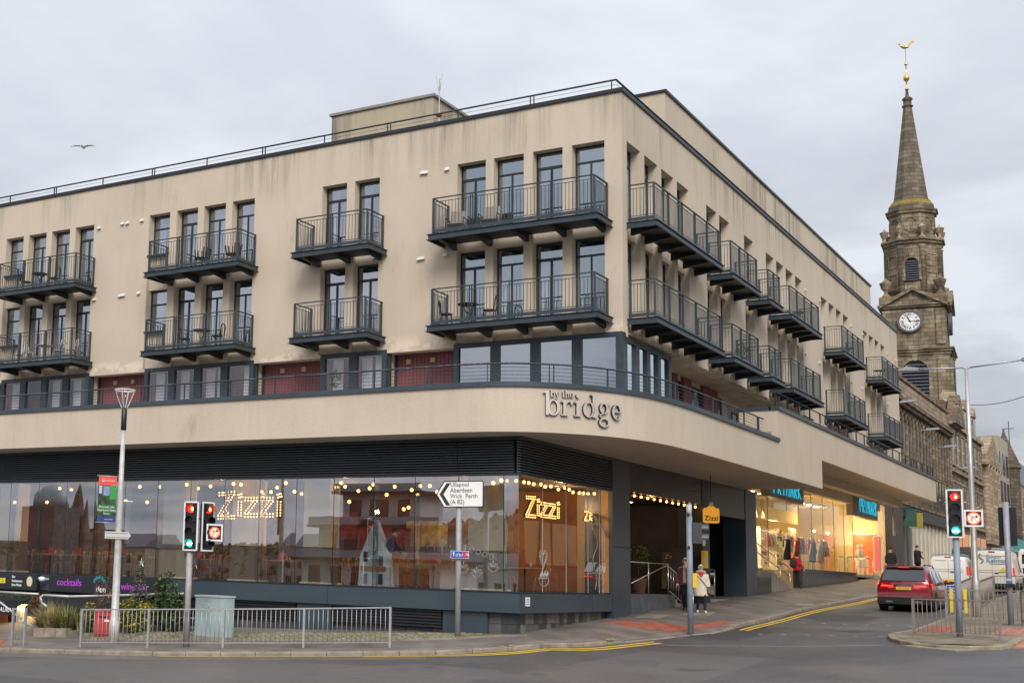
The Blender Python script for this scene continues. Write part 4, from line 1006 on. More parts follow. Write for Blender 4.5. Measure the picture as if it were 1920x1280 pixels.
# pendant lamps
pend = None; rp_ = random.Random(11)
pm = MB(); pm.tube((0, 0, .04), (0, 0, .5), .006, n=5); pmm = pm.mesh('flex', BLACKPL)
bmesh_b = MB().sphere((0, 0, 0), .055, 8, 6).mesh('bulb', BULB)
pend_px = [(236, 938), (300, 905), (325, 905), (350, 908), (395, 906), (420, 925), (452, 908), (480, 906), (508, 922), (536, 905), (565, 925), (585, 902), (640, 905), (700, 908), (647, 912), (693, 915), (740, 912), (788, 903), (820, 922), (858, 918), (880, 906), (925, 905), (757, 954), (766, 951), (940, 900), (20, 935), (52, 920), (88, 941), (112, 915), (215, 905), (262, 912), (276, 941), (372, 903), (438, 903), (470, 921), (520, 903), (552, 921), (612, 915), (672, 920), (725, 927), (772, 918), (806, 905), (842, 935), (900, 918), (912, 934), (655, 940)]
for i, (u, v) in enumerate(pend_px):
    Y = 34.6+.9*(i % 3)
    p = onY(u, v, Y)
    if p.z > 2.75: p.z = 2.7
    t = thing('pendant_bulb', p, 'bare warm filament bulb hanging behind the long restaurant window', 'pendant lamp', 'pendant bulbs hanging in the restaurant')
    put('bulb', bmesh_b, t); put('flex', pmm, t)
# bulb lettering
def bulb_sign(loc, sc, rz, label, nbulb=1., hx=1., vz=.76):
    t = thing('bulb_sign', loc, label, 'illuminated sign', rz=rz)
    Zs = [[(0, 1.0), (.8, 1.08)], [(.8, 1.08), (.0, .0)], [(0, 0), (.85, -.02)]]
    def L(kind):
        if kind == 'Z': return [[(0.02, 1.32), (.92, 1.38)], [(.80, 1.30), (.08, -.05)], [(0, -.15), (.95, -.12)]], 1.13
        if kind == 'z': return [[(0, 1.0), (.66, 1.0)], [(.60, .88), (.06, .1)], [(0, 0), (.70, 0)]], .90
        return [[(.13, 0), (.13, .82)], [(.04, 1.17), (.24, 1.23)]], .44
    x = 0
    sm = MB().sphere((0, 0, 0), .028, 6, 4)
    for ch in 'Zizzi':
        segs, w = L(ch); b = MB()
        for a, c in segs:
            a = Vector(a); c = Vector(c); d = (c-a); n = Vector((-d.y, d.x)).normalized()*.085; k = max(3, int(d.length/.155/nbulb))
            for s in (-1, 1):
                for i in range(k+1):
                    q = a.lerp(c, i/k)+n*s; b.sphere(((x+q.x)*sc*hx, 0, q.y*sc*vz), .042*sc*max(1, hx*.6), 6, 4)
        b.mi = 1
        for a, c in segs:
            b.bar(((x+a[0])*sc*hx, .05, a[1]*sc*vz), ((x+c[0])*sc*hx, .05, c[1]*sc*vz), .04, .26*sc, up=(0, 1, 0))
        b.build('letter', [BULBS, mat('sign_tray', (.10, .055, .025), .7)], t)
        x += w
    return t
p0 = onY(409, 968, 34.25); p1 = onY(531, 968, 34.25); bulb_sign(p0+Vector((0, 0, .05)), (p1.x-p0.x)/3.75, 0, 'bulb lettered sign reading Zizzi behind the long front window')
q0 = onX(987, 968, -15.6); q1 = onX(1051, 972, -15.6)
bulb_sign(q0+Vector((0, 0, .08)), .47, math.pi/2, 'larger bulb lettered Zizzi sign behind the right hand window', hx=(q1.y-q0.y)/3.75/.47)
q0 = onX(1096, 973, -15.6); q1 = onX(1126, 976, -15.6)
bulb_sign(q0, (.24), math.pi/2, 'smaller bulb lettered Zizzi sign nearest the dark pillar', hx=(q1.y-q0.y)/3.75/.24)
# string of bulbs above the right window
sl = thing('string_lights', (XG-.3, YG+.3, 2.66), 'row of glowing bulbs along the top of the right restaurant window', 'string lights')
MB().bar((0, 0, .05), (0, 6.3, .05), .02).build('cable', BLACKPL, sl)
sbm = MB().sphere((0, 0, 0), .05, 8, 6).mesh('bulb', BULBS)
for i in range(15): put('bulb', sbm, sl, (rp_.uniform(-.05, .05), .2+i*.42, rp_.uniform(-.06, .02)))

# tables and chairs
WOODC = mat('bentwood', (.38, .21, .09), .45, 0, .2, 4); TOPM = mat('table_top', (.45, .32, .18), .4, 0, .2, 2)
def chair(loc, rz, label=None, group=None, m=WOODC):
    t = thing('dining_chair', loc, label, 'chair', group, rz)
    MB().lathe((0, 0, .44), [(.20, 0), (.21, .015), (.20, .03)], 12).build('seat', m, t)
    b = MB(); P = [(-.19, -.17, .46), (-.19, -.21, .75), (-.12, -.22, .88), (.12, -.22, .88), (.19, -.21, .75), (.19, -.17, .46)]; b.path(P, .019, 5); b.build('back_frame', m, t)
    b = MB(); b.tube((-.06, -.21, .47), (-.06, -.225, .86), .008, n=5); b.tube((.06, -.21, .47), (.06, -.225, .86), .008, n=5); b.build('back_spindle', m, t)
    for x, y in ((-.15, .15), (.15, .15), (-.15, -.15), (.15, -.15)): b = MB(); b.tube((x, y, .44), (x*1.3, y*1.3, 0), .014, .011, 6); b.build('leg', m, t)
    return t
def table(loc, label=None, group=None, r=.38, m=TOPM, h=.75):
    t = thing('dining_table', loc, label, 'table', group)
    b = MB(); b.box(-r, r, -r, r, h-.035, h); b.build('table_top', m, t)
    b = MB(); b.tube((0, 0, .03), (0, 0, h-.035), .03); b.build('pedestal', BLACKPL, t)
    b = MB(); b.lathe((0, 0, 0), [(.24, 0), (.24, .015), (.05, .035)], 12); b.build('base', BLACKPL, t)
    piece('menu_card', mat('red_menu', (.5, .04, .05), .5), -.02, .02, -.09, .09, h, h+.24, t); MB().lathe((.15, .1, h), [(.035, 0), (.035, .1), (.02, .13)], 8).build('glass_tumbler', mat('pale_tumbler', (.5, .5, .48), .2), t)
    return t
c0 = chair((-17, 35, GB-.02), 0, 'dark bentwood chair drawn up to a table behind the restaurant glass', 'bentwood chairs in the restaurant')
t0 = table((-17, 35, GB-.02), 'square wooden table standing behind the restaurant glass', 'tables in the restaurant')
first = True
for x in [-16.6-1.75*i for i in range(15)]:
    for y in (35.0, 37.4):
        xx = x+rp_.uniform(-.2, .2)
        if any(abs(xx-onY(u, 900, 35.2).x) < .9 for u in (340, 605, 915, 30, 470)) and y < 36: continue
        t = t0 if first else copy_tree(t0); t.location = (xx, y, GB-.02)
        for k, (dx, rz) in enumerate(((-.55, math.pi/2*3), (.55, math.pi/2))):
            c = c0 if (first and k == 0) else copy_tree(c0); c.location = (xx+dx, y, GB-.02); c.rotation_euler.z = rz+rp_.uniform(-.3, .3)
        first = False
bar = thing('bar_counter', onY(820, 1050, 40.6), 'wooden bar counter with bottles at the back of the restaurant', 'bar'); bar.location.z = GB
MB().box(-2.4, 2.4, -.3, .3, 0, 1.1).build('counter', WOODC, bar); MB().box(-2.5, 2.5, -.36, .36, 1.1, 1.15).build('counter_top', TOPM, bar)
for i in range(16): MB().lathe((-2.2+i*.29, .1, 1.15), [(.04, 0), (.04, .2), (.015, .26), (.015, .32)], 8).build('bottle', mat('bottle_glass_%d' % (i % 3), [(.02, .08, .03), (.25, .12, .02), (.3, .3, .28)][i % 3], .15), bar)
# white house shaped display
dp = thing('display_house', onY(700, 1104, 34.3), 'white gable ended display house standing behind the restaurant glass', 'display'); dp.location.z = GB
WD = mat('pale_blue_white_paint', (.50, .56, .62), .6, 0, .25, 2)
b = MB(); b.prism([(-.55, 0, 0), (-.47, 0, .95), (-.12, 0, 1.75), (0, 0, 2.0), (.12, 0, 1.75), (.47, 0, .95), (.55, 0, 0)], (0, .25, 0)); b.build('gable_panel', WD, dp)
for x, z in ((-.28, .75), (.24, .62), (-.28, .1), (.24, .1)): piece('window_opening', mat('display_window', (.05, .03, .02), .5), x-.07, x+.07, -.02, .0, z, z+.3, dp)
piece('ledge', mat('display_ledge', (.35, .12, .04), .6), -.42, .42, -.06, -.021, .5, .62, dp)
# chalk drawings on the glass
ch = mat('white_window_chalk', (.45, .48, .46), .8, emit=None)
gd = thing('window_drawing', (XG+.004, YG+2.2, .6), 'white chalk drawing of a heart and bowl on the right hand restaurant glass', 'drawing')
def chalk(b, pts, r=.012):
    P = [Vector(p) for p in pts]; b.path(P, r*.55, 4)
b = MB()
for s in (1, .7):
    chalk(b, [(0.006, -.55+s*.26*math.sin(t)**3*1.0, -.05+s*.30*(.8125*math.cos(t)-.3125*math.cos(2*t)-.125*math.cos(3*t)-.06*math.cos(4*t))) for t in [i*math.pi/10 for i in range(21)]])
b.build('heart_outline', ch, gd)
b = MB()
chalk(b, [(.006, -.85+.035*i, -.62) for i in range(20)]); chalk(b, [(.006, -.51+.34*math.cos(t), -.62+.22*math.sin(t)) for t in [math.pi+i*math.pi/12 for i in range(13)]])
for k in range(9): chalk(b, [(.006, -.78+k*.065, -.62), (.006, -.75+k*.065, -.5+.05*(k % 3)), (.006, -.70+k*.065, -.6)])
b.build('bowl_outline', ch, gd)
g2 = thing('window_drawing', (XG+.004, 39.2, .8), 'looping white chalk drawing of a bottle on the glass beside the dark pillar', 'drawing')
b = MB()
chalk(b, [(.006, .25*math.sin(i*.5)*(.4+.03*i), -1.1+.09*i) for i in range(24)], .014); chalk(b, [(.006, .5+.2*math.cos(i*.6), -.9+.5*math.sin(i*.6)) for i in range(12)], .014); chalk(b, [(.006, .6, -.4), (.006, .62, .9), (.006, .75, 1.0), (.006, .78, -.4)], .014)
b.build('bottle_outline', ch, g2)
g3 = thing('window_drawing', (onY(915, 1060, YG-.006).x, YG-.006, onY(915, 1065, YG).z), 'small white chalk sketches of glasses and leaves on the long window beside the sign post', 'drawing')
for cx, cz in ((-.75, 0), (-.35, -.12), (.15, .05)):
    b = MB()
    for k in range(7): a = math.pi*k/6; chalk(b, [(cx, 0, cz), (cx+.17*math.cos(a), 0, cz+.17*math.sin(a)*(1 if k % 2 else .7))], .01)
    chalk(b, [(cx-.16, 0, cz-.03), (cx, 0, cz-.16), (cx+.16, 0, cz-.03)], .01); b.build('sketch', ch, g3)
b = MB()
for k in range(6): chalk(b, [(-.9+k*.2+.07*math.cos(a), 0, .62-.12*k*.5+.07*math.sin(a)) for a in [i*math.pi/4 for i in range(9)]], .009)
b.build('bubble_chain', ch, g3)

# ------------------------------------------------------------------ corner entrance under the canopy
def pil(y0, y1, z0=-1.6, z1=3.83, d=.12, m=PLINTH): return MB().box(XG-.8, XG+d, y0, y1, z0, z1).build('pillar', m, bld)
pil(40.43, 42.0); pil(49.75, 50.6, m=STEEL_D); pil(55.55, 57.15)
MB().box(XG+.1201, XG+.1265, 40.45, 41.98, 1.03, 1.05).build('pillar_joint', BLACK, bld)
MB().box(XG-.5, XG+.10, 42.0, 49.75, 2.87, 3.83).build('entrance_fascia', DARK, bld)
MB().box(XG-.5, XG+.10, 50.6, 55.55, 2.6, 3.99).build('entrance_fascia', DARK, bld)
DKW = mat('dark_brown_wall', (.05, .038, .03), .6, 0, .4, .8)
ent = MB(); ent.box(-19.6, -19.5, 42, 57, -1.5, 3.9); ent.box(-19.5, XG-.8, 50.0, 50.2, -1.5, 3.9); ent.box(-19.5, XG-.5, 41.82, 41.98, -1.4, 3.9); ent.build('entrance_wall', DKW, bld)
MB().box(-19.5, XG-.5, 42, 57, 2.84, 2.95).build('entrance_ceiling', DARK, bld)
for y in (43.5, 45.5, 47.5):
    o = MB().box(-19.45, -19.4, y, y+1.6, -.4, 2.7).build('door', STEEL_D, bld); MB().box(-19.4, -19.38, y+.15, y+1.45, -.3, 2.6).build('pane', G_FLAT, o)
MB().box(-19.5, XG+.0, 42.0, 49.75, -2, -.44).build('entrance_floor', mat('entrance_stone', (.11, .11, .115), .7, 0, .25, 2), bld) if False else None
eb = MB().box(-19.5, XG-.0, 42.0, 46.8, -2, -.44).build('entrance_terrace', mat('granite_wall', (.10, .105, .115), .6, 0, .3, 3, bump=.2), bld)
for k in range(4):
    z = -.44-.15*(k+1); piece('step', SLAB, -17.5, XG-.02, 46.8+k*.34, 46.8+(k+1)*.34, -2, z, eb)
dl = emis('downlight', (1, .8, .55), 12)
for i in range(9): MB().lathe((-18.6+.9*(i % 3), 43.2+2.1*(i//3), 2.83), [(.05, 0), (.05, .008)], 8).build('downlight', dl, bld)
lamp_light('entrance_lamp', (-17.5, 45.5, 2.4), 22, (1, .7, .4)); 
fl = thing('festoon_lights', (XG-.05, 42.1, 2.80), 'row of round warm bulbs under the dark entrance fascia', 'string lights')
MB().bar((0, 0, .06), (0, 7.5, .06), .03).build('cable', BLACKPL, fl)
fb = MB().sphere((0, 0, 0), .04, 10, 7).mesh('bulb', emis('festoon_bulb', (1, .40, .09), 7))
for i in range(12): put('bulb', fb, fl, (0, .15+i*.655, -.02))
lamp_light('festoon_light', (XG-.35, 45.5, 2.55), 12, (1, .5, .2))
# tiles on the back wall of the second recess
MB().box(-16.9, XG-.8, 56.9, 57.05, -1.2, 4).build('recess_end_wall', DARK, bld)
rb = MB().box(-16.9, -16.8, 50.6, 56.9, -1.2, 2.9).build('recess_wall', DARK, bld)
tm = [mat('recess_tile_a', (.02, .021, .022), .4), mat('recess_tile_b', (.045, .043, .04), .4), mat('recess_tile_c', (.03, .03, .032), .4)]
for i in range(11):
    for j in range(8): piece('tile', rt.choice(tm), -16.8, -16.785, 50.75+i*.52, 51.25+i*.52, -.9+j*.44, -.48+j*.44, rb)

# stainless handrails at the entrance
hr = thing('entrance_railing', (XG-.1, 42.3, -.44), 'stainless railing with sloping handrail beside the entrance steps', 'railing')
def rbar(root, name, pts, r=.022, m=STAIN): b = MB(); b.path(pts, r, 8); return b.build(name, m, root)
for y in (0, 2.05, 4.1): rbar(hr, 'post', [(0, y, 0), (0, y, 1.05)])
rbar(hr, 'handrail', [(0, -.2, 1.05), (0, 4.1, 1.05)]); rbar(hr, 'handrail', [(0, .35, .35), (0, 3.9, 1.0), (0, 4.1, .98), (0, 6.75, .28), (0, 6.9, .2), (0, 6.9, -.85)])
for k in range(9): y = 4.4+k*.28; z = .90-(y-4.4)*.265; rbar(hr, 'baluster', [(0, y, z), (0, y, z-.82)], .009)
rbar(hr, 'bottom_rail', [(0, 4.2, .12), (0, 6.85, -.62)], .014)
h2 = thing('glass_railing', (XG-.4, 51.4, -.6), 'short stainless railing with clear panels left of the last dark pillar', 'railing')
for y in (0, 1.5): rbar(h2, 'post', [(0, y, 0), (0, y, 1.1)])
rbar(h2, 'handrail', [(0, -1.0, 1.12), (0, 1.5, 1.12)])
piece('pane', G_FLAT, -.006, .006, .06, 1.44, .15, 1.0, h2); MB().box(-.5, .5, -.8, 2.2, -.5, 0).build('plinth', SLAB, h2)

# ------------------------------------------------------------------ clothes shop
YP0, YP1 = 57.16, 86.2
YW = mat('pale_shop_wall', (.62, .50, .29), .8, 0, .08, 1); 
FL2 = mat('shop_floor', (.45, .40, .30), .35, 0, .1, 1)
shop = bld
MB().box(-24, XG-.05, 65.2, YP1, .60, .72).build('shop_floor', FL2, bld); MB().box(-24, -17.6, YP0, 65.2, .60, .72).build('shop_floor', FL2, bld)
MB().box(-24, XG-.05, YP0, YP1, 4.96, 5.1).build('shop_ceiling', YW, bld)
MB().box(-24.1, -24, YP0, YP1, .6, 5).build('shop_wall', YW, bld); MB().box(-24, XG-.2, YP0-.1, YP0, .6, 5).build('shop_wall', YW, bld); MB().box(-24, XG-.05, YP1, YP1+.1, .6, 5).build('shop_wall', YW, bld)
# inner wall close behind the glass with posters
for y0, y1, z1 in ((60.6, 63.6, 3.35), (63.9, 64.6, 2.9)): MB().box(-17.9, -17.7, y0, y1, .72, z1).build('display_wall', YW, bld)
MB().box(-18.1, -17.9, 59.5, 77, 3.35, 4.3).build('lit_bulkhead', YW, bld)
MB().box(-20.5, -16.2, 59.2, 77, 4.28, 4.36).build('dropped_ceiling', YW, bld)
DL2 = emis('shop_downlight', (1, .84, .5), 22)
dlm = MB().lathe((0, 0, 0), [(.13, 0), (.13, .012)], 10).mesh('downlight', DL2)
for i in range(11): put('downlight', dlm, bld, (-16.7, 60+1.6*i, 4.265))
for i in range(11): put('downlight', dlm, bld, (-15.8, 60+2.3*i, 4.94))
def spot(name, loc, power, col=(1, .80, .45), ang=60):
    l = bpy.data.lights.new(name, 'SPOT'); l.energy = power; l.color = col; l.spot_size = R_(ang); l.spot_blend = .5; l.shadow_soft_size = .04
    o = bpy.data.objects.new(name, l); COL.objects.link(o); o.location = loc; return o
for i in range(8): spot('wall_washer', (-17.55, 60.4+1.35*i, 4.22), 140, ang=75)
for y in (59, 63.5, 68, 72.5, 77, 81.5, 85): lamp_light('shop_light', (-18.2 if y < 76 else -16.6, y, 3.2), 105, (1, .74, .36), .06)
for y in (62, 70, 78): lamp_light('shop_light', (-21.5, y, 3.6), 120, (1, .78, .42), .06)
PAN = mat('bronze_panel', (.20, .165, .145), .45, .2, .1, 1)
# glazing
pf = MB().box(XG-.06, XG, YP0, YP1, 4.88, 4.99).build('shopfront_frame', PAN, bld)
jy = [YP0+.05, 59.6, 62.9, 65.15, 67.6, 70.0, 72.4, 74.8, 77.0]
for i, (a, c) in enumerate(zip(jy, jy[1:])):
    z0 = 3.35 if c <= 65.2 and a >= 57.3 else .80
    piece('pane', G_RIGHT, XG-.05, XG-.035, a+.01, c-.01, z0, 4.88, pf)
    piece('glazing_joint', PAN, XG-.055, XG-.03, c-.02, c+.02, z0, 4.88, pf)
piece('pane', G_RIGHT, XG-.05, XG-.035, 83.9, 86.0, .9, 4.88, pf); piece('pane', G_RIGHT, XG-2.3, XG-2.28, 77.2, 83.8, .9, 3.5, pf)
# granite plinths
GRN = mat('polished_granite', (.035, .04, .045), .18, 0, .3, 6)
b = MB(); b.hexa([(XG-.35, 65.15, -1), (XG+.06, 65.15, -1), (XG+.06, 77.05, -1), (XG-.35, 77.05, -1), (XG-.35, 65.15, .80), (XG+.06, 65.15, .80), (XG+.06, 77.05, .80), (XG-.35, 77.05, .80)]); b.build('granite_plinth', GRN, bld)
MB().box(XG-.9, XG+.06, YP0+.001, 59.6, -1, .52).build('granite_plinth', GRN, bld)
for y in (61.2,): pass
# stairs climbing into the shop, with rails
MB().box(-17.7, -17.6, 59.6, 65.3, -1, .72).build('stair_wall', SLAB, bld); MB().box(-17.6, XG-.36, 65.05, 65.19, -1, .72).build('stair_wall', SLAB, bld); MB().box(-17.6, XG+.02, 63.6, 65.06, -1, -.13).build('stair_landing', SLAB, bld)
stp = MB().box(-17.6, XG-.36, 59.6, 59.9, -1, .72).build('shop_steps', SLAB, bld)
for k in range(7): piece('step', SLAB, -17.6, XG-.05, 59.9+k*.55, 59.9+(k+1)*.55, -1, .72-.12*(k+1)+.0, stp)
sr = thing('shop_stair_railing', (XG-.2, 59.6, .5), 'long sloping brass toned handrails over the shop steps', 'railing')
BR = mat('warm_stainless', (.78, .66, .46), .25, .85, .05, 5)
for dx, dz in ((0, 0), (-.0, -.38), (-2.2, .1)):
    rbar(sr, 'handrail', [(dx, -1.9, 1.25+dz), (dx, -1.2, 1.25+dz), (dx, 4.4, .28+dz), (dx, 4.5, .1+dz)], .026, BR)
for dx in (0, -2.2):
    for y in (-1.2, .8, 2.6, 4.3): rbar(sr, 'post', [(dx, y, 1.05-.17*(y+1.2)), (dx, y, .0-.16*(y+1.2))], .022, BR)
s2 = thing('shop_door_railing', (XG+.05, 77.3, .55), 'short stainless railing in front of the farther shop doorway', 'railing')
for y in (0, 2.2, 4.4): rbar(s2, 'post', [(0, y, -.2), (0, y, 1.1)], .026, BR); rbar(s2, 'post', [(-.9, y, -.2), (-.9, y, 1.1)], .026, BR)
rbar(s2, 'handrail', [(-.9, 0, 1.1), (0, 0, 1.1), (0, 4.4, 1.1), (-.9, 4.4, 1.1)], .028, BR); rbar(s2, 'handrail', [(0, 0, .6), (0, 4.4, .6)], .02, BR)
# sign boxes
CY = emis('cyan_sign_letter', (0.02, .46, .62), .6)
def shop_sign(u0, u1, v0, v1, ut0, ut1, vt, hgt, label):
    a, c = onX(u0, v0, XG+.30), onX(u1, v1, XG+.30); z1 = min(a.z, 4.9 if a.y > 70 else 4.87); zc = onX((ut0+ut1)/2, vt, XG+.33).z
    t = thing('shop_sign', (XG+.15, (a.y+c.y)/2, c.z), label, 'sign'); h = c.z
    w = (c.y-a.y)/2; MB().box(-.17, .15, -w, w, 0, z1-c.z).build('sign_box', PAN, t)
    p, q = onX(ut0, vt, XG+.33), onX(ut1, vt, XG+.33); m = (p.y+q.y)/2-(a.y+c.y)/2
    W7 = (q.y-p.y)/7; zl = zc-h-hgt/2; SF = {'P': 'ab bd de fa', 'R': 'ab bd de fa ec', 'I': 'IJ', 'M': 'fa aX Xb bc', 'A': 'fY Yc GH', 'K': 'fa eb ec'}
    C_ = {'a': (0, 1), 'b': (1, 1), 'c': (1, 0), 'd': (1, .5), 'e': (0, .5), 'f': (0, 0), 'I': (.5, 0), 'J': (.5, 1), 'X': (.5, .45), 'Y': (.5, 1), 'G': (.2, .33), 'H': (.8, .33)}
    for i, chh in enumerate('PRIMARK'):
        b = MB()
        for sg in SF[chh].split():
            (xa, za), (xb, zb_) = C_[sg[0]], C_[sg[1]]; y0 = m-(q.y-p.y)/2+i*W7+W7*.14; b.bar((.18, y0+xa*W7*.62, zl+za*hgt), (.18, y0+xb*W7*.62, zl+zb_*hgt), .05, .03, up=(1, 0, 0))
        b.build('letter', CY, t)
    return t
shop_sign(1440, 1507, 900, 945, 1450, 1503, 915, .70, 'bronze sign box reading PRIMARK in cyan, half hidden by the canopy step')
shop_sign(1598, 1646, 924, 976, 1612, 1645, 951, .72, 'bronze sign box reading PRIMARK in cyan over the farther doorway')
# posters and window dressing
OR = emis('orange_poster', (.75, .10, .01), .45); PK = emis('pink_poster', (.6, .12, .10), .5)
def poster(x, y0, y1, z0, z1, m, label):
    t = thing('poster', (x, (y0+y1)/2, z0), label, 'poster'); piece('sheet', m, 0, .03, -(y1-y0)/2, (y1-y0)/2, 0, z1-z0, t); piece('frame', WHITE, -.02, 0, -(y1-y0)/2-.06, (y1-y0)/2+.06, -.06, z1-z0+.06, t)
y0, y1 = onX(1480, 1010, -17.66).y, onX(1492, 1010, -17.66).y
poster(-17.66, y0, y1, .8, 3.0, OR, 'tall narrow orange poster behind the first shop window')
def poster_y(Y, u0, u1, v0, v1, m, label):            # poster on the end wall, facing down the street
    a, c = onY(u0, v1, Y), onY(u1, v0, Y); t = thing('poster', ((a.x+c.x)/2, Y, a.z), label, 'poster'); w = (c.x-a.x)/2
    piece('sheet', m, -w, w, -.03, 0, 0, c.z-a.z, t); piece('frame', WHITE, -w-.05, w+.05, 0, .03, -.05, c.z-a.z+.05, t)
poster_y(86.1, 1601.5, 1639, 1002, 1073, OR, 'wide orange poster behind the white mannequins')
poster_y(84.4, 1640.5, 1651, 1006, 1070, PK, 'pink printed poster at the right end of the shopfront')
MQ = mat('mannequin_white', (.75, .68, .56), .5, 0, .03)
def mannequin(loc, h, label, rz=0, grp=None):
    t = thing('mannequin', loc, label, 'mannequin', grp, rz); k = h/1.8
    b = MB(); b.lathe((0, 0, 0), [(.10*k, 0), (.11*k, .1*k), (.13*k, .5*k), (.19*k, .85*k), (.17*k, 1.0*k), (.16*k, 1.1*k), (.22*k, 1.4*k), (.18*k, 1.48*k), (.06*k, 1.53*k), (.05*k, 1.58*k)], 14, sy=.65); b.build('torso', MQ, t)
    MB().sphere((0, 0, 1.69*k), .10*k, 12, 8, 1.25).build('head', MQ, t)
    for s in (-1, 1): b = MB(); b.tube((s*.21*k, 0, 1.43*k), (s*.27*k, .03, 1.1*k), .05*k, .04*k); b.tube((s*.27*k, .03, 1.1*k), (s*.24*k, .1*k, .82*k), .04*k, .03*k); b.build('arm', MQ, t)
    return t
def mqp(u, Y): p = onY(u, 1060, Y); return (p.x, Y, .72)
mannequin(mqp(1610, 83.6), 1.8, 'tall white mannequin, left of the pair before the orange poster', 1.3)
mannequin(mqp(1617, 83.9), 1.8, 'tall white mannequin, right of the pair before the orange poster', 1.5)
mannequin(mqp(1626.5, 84.2), 1.15, 'small white child mannequin before the orange poster', 1.4)
gr_ = random.Random(9); GC = [(.12, .13, .16), (.42, .10, .08), (.25, .32, .36), (.6, .5, .36), (.4, .38, .34), (.66, .64, .6)]
def rack(loc, label):
    t = thing('clothes_rack', loc, label, 'clothes rack', 'clothes racks in the shop window')
    for y in (-.7, .7): rbar(t, 'upright', [(0, y, 0), (0, y, 1.75)], .015)
    rbar(t, 'hanging_rail', [(0, -.7, 1.75), (0, .7, 1.75)], .015)
    for i in range(9):
        y = -.6+i*.15; h = gr_.uniform(.4, .8); w = .18
        b = MB(); b.hexa([(-w, y-.05, 1.68-h), (w, y-.05, 1.68-h), (w, y+.05, 1.68-h), (-w, y+.05, 1.68-h), (-w*.4, y-.03, 1.7), (w*.4, y-.03, 1.7), (w*.4, y+.03, 1.7), (-w*.4, y+.03, 1.7)])
        ci = gr_.randrange(6); b.build('garment', mat('garment_%d' % ci, GC[ci], .9, 0, .2, 5), t)
for y in (66.5, 69.0, 71.6, 74.2, 76): rack((XG-1.3-gr_.uniform(0, .8), y, .72), 'rail hung with garments in the yellow lit shop window')
for i, (y, m) in enumerate(((66.4, (.02, .02, .025)), (68.3, (.4, .05, .05)), (71.5, (.06, .09, .14)), (73.3, (.5, .45, .35)))):
    t = mannequin((XG-.9, y, .72), 1.78, ['dressed mannequin in black nearest the steps', 'dressed mannequin in red in the shop window', 'dressed mannequin in dark blue in the shop window', 'dressed mannequin in beige in the shop window'][i], 1.5)
    MB().lathe((0, 0, .5), [(.24, 0), (.22, .4), (.25, .85), (.2, .98)], 14, sy=.7).build('coat', mat('display_coat_%d' % i, m, .9, 0, .2, 5), t)
for y in (66.8, 69.8, 72.9):                             # shelving frames
    t = thing('shelf_unit', (XG-3.0, y, .72), 'open shelf unit with folded clothes inside the lit shop', 'shelf', 'shelf units in the shop')
    for k in range(5):
        piece('shelf', WHITE, -.2, .2, -.7, .7, .3+k*.42, .33+k*.42, t)
        for q in range(4): piece('folded_garment', mat('garment_%d' % gr_.randrange(6), GC[0]), -.15, .15, -.6+q*.32, -.36+q*.32, .33+k*.42, .33+k*.42+gr_.uniform(.08, .26), t)
    for y_ in (-.7, .7): piece('upright', WHITE, -.2, .2, y_-.015, y_+.015, 0, 2.1, t)
# end pier
MB().box(XG-2, XG+.12, 86.35, 91.4, -.5, 5.0).build('end_pier', mat('brown_granite_pier', (.075, .055, .045), .6, 0, .35, 2.5, bump=.2), bld)
MB().box(-22, XG-.6, 82.62, 91.3, 5.0, 14.0).build('rear_block', STUCCO2, bld) if False else None

# ------------------------------------------------------------------ steeple
TX0, TX1, TY = -21.0, -15.25, 120.0
tw = thing('church_steeple', (-18.1, 123, 1.5), 'tall brown sandstone steeple with white clock faces and a gilded weathercock', 'steeple')
tw.location = (0, 0, 0)
def tz(v): return onY(1715, v, 120.0).z
cxT, cyT = -18.55, 123.0
zC1, zC0 = tz(575), tz(655)         # clock stage
def sqbox(b, h, z0, z1, d=0): b.box(cxT-h, cxT+h, cyT-h, cyT+h, z0, z1)
H = 2.62
b = MB(); sqbox(b, H, 0, tz(668)); b.build('shaft', SANDST, tw)
for sx in (-1, 1):
    MB().box(cxT+sx*2.1-.42, cxT+sx*2.1+.42, cyT-H-.16, cyT-H, 12.5, tz(672)).build('pilaster', SANDST, tw); MB().box(cxT+H, cxT+H+.16, cyT+sx*2.1-.42, cyT+sx*2.1+.42, 12.5, tz(672)).build('pilaster', SANDST, tw)
def cornice(name, z, h0, steps=((0, .18), (.10, .22), (.22, .2), (.34, .12)), n=4):
    b = MB(); zz = z
    for off, hh in steps:
        if n == 4: sqbox(b, h0+off, zz, zz+hh)
        else: b.lathe((cxT, cyT, zz), [(h0+off, 0), (h0+off+.04, hh)], 8, False, math.pi/8)
        zz += hh+.001
    return b.build(name, SANDST, tw)
cornice('cornice', tz(668), H); cornice('string_course', tz(790), H, ((0.0, .1), (.12, .2), (.05, .1)))
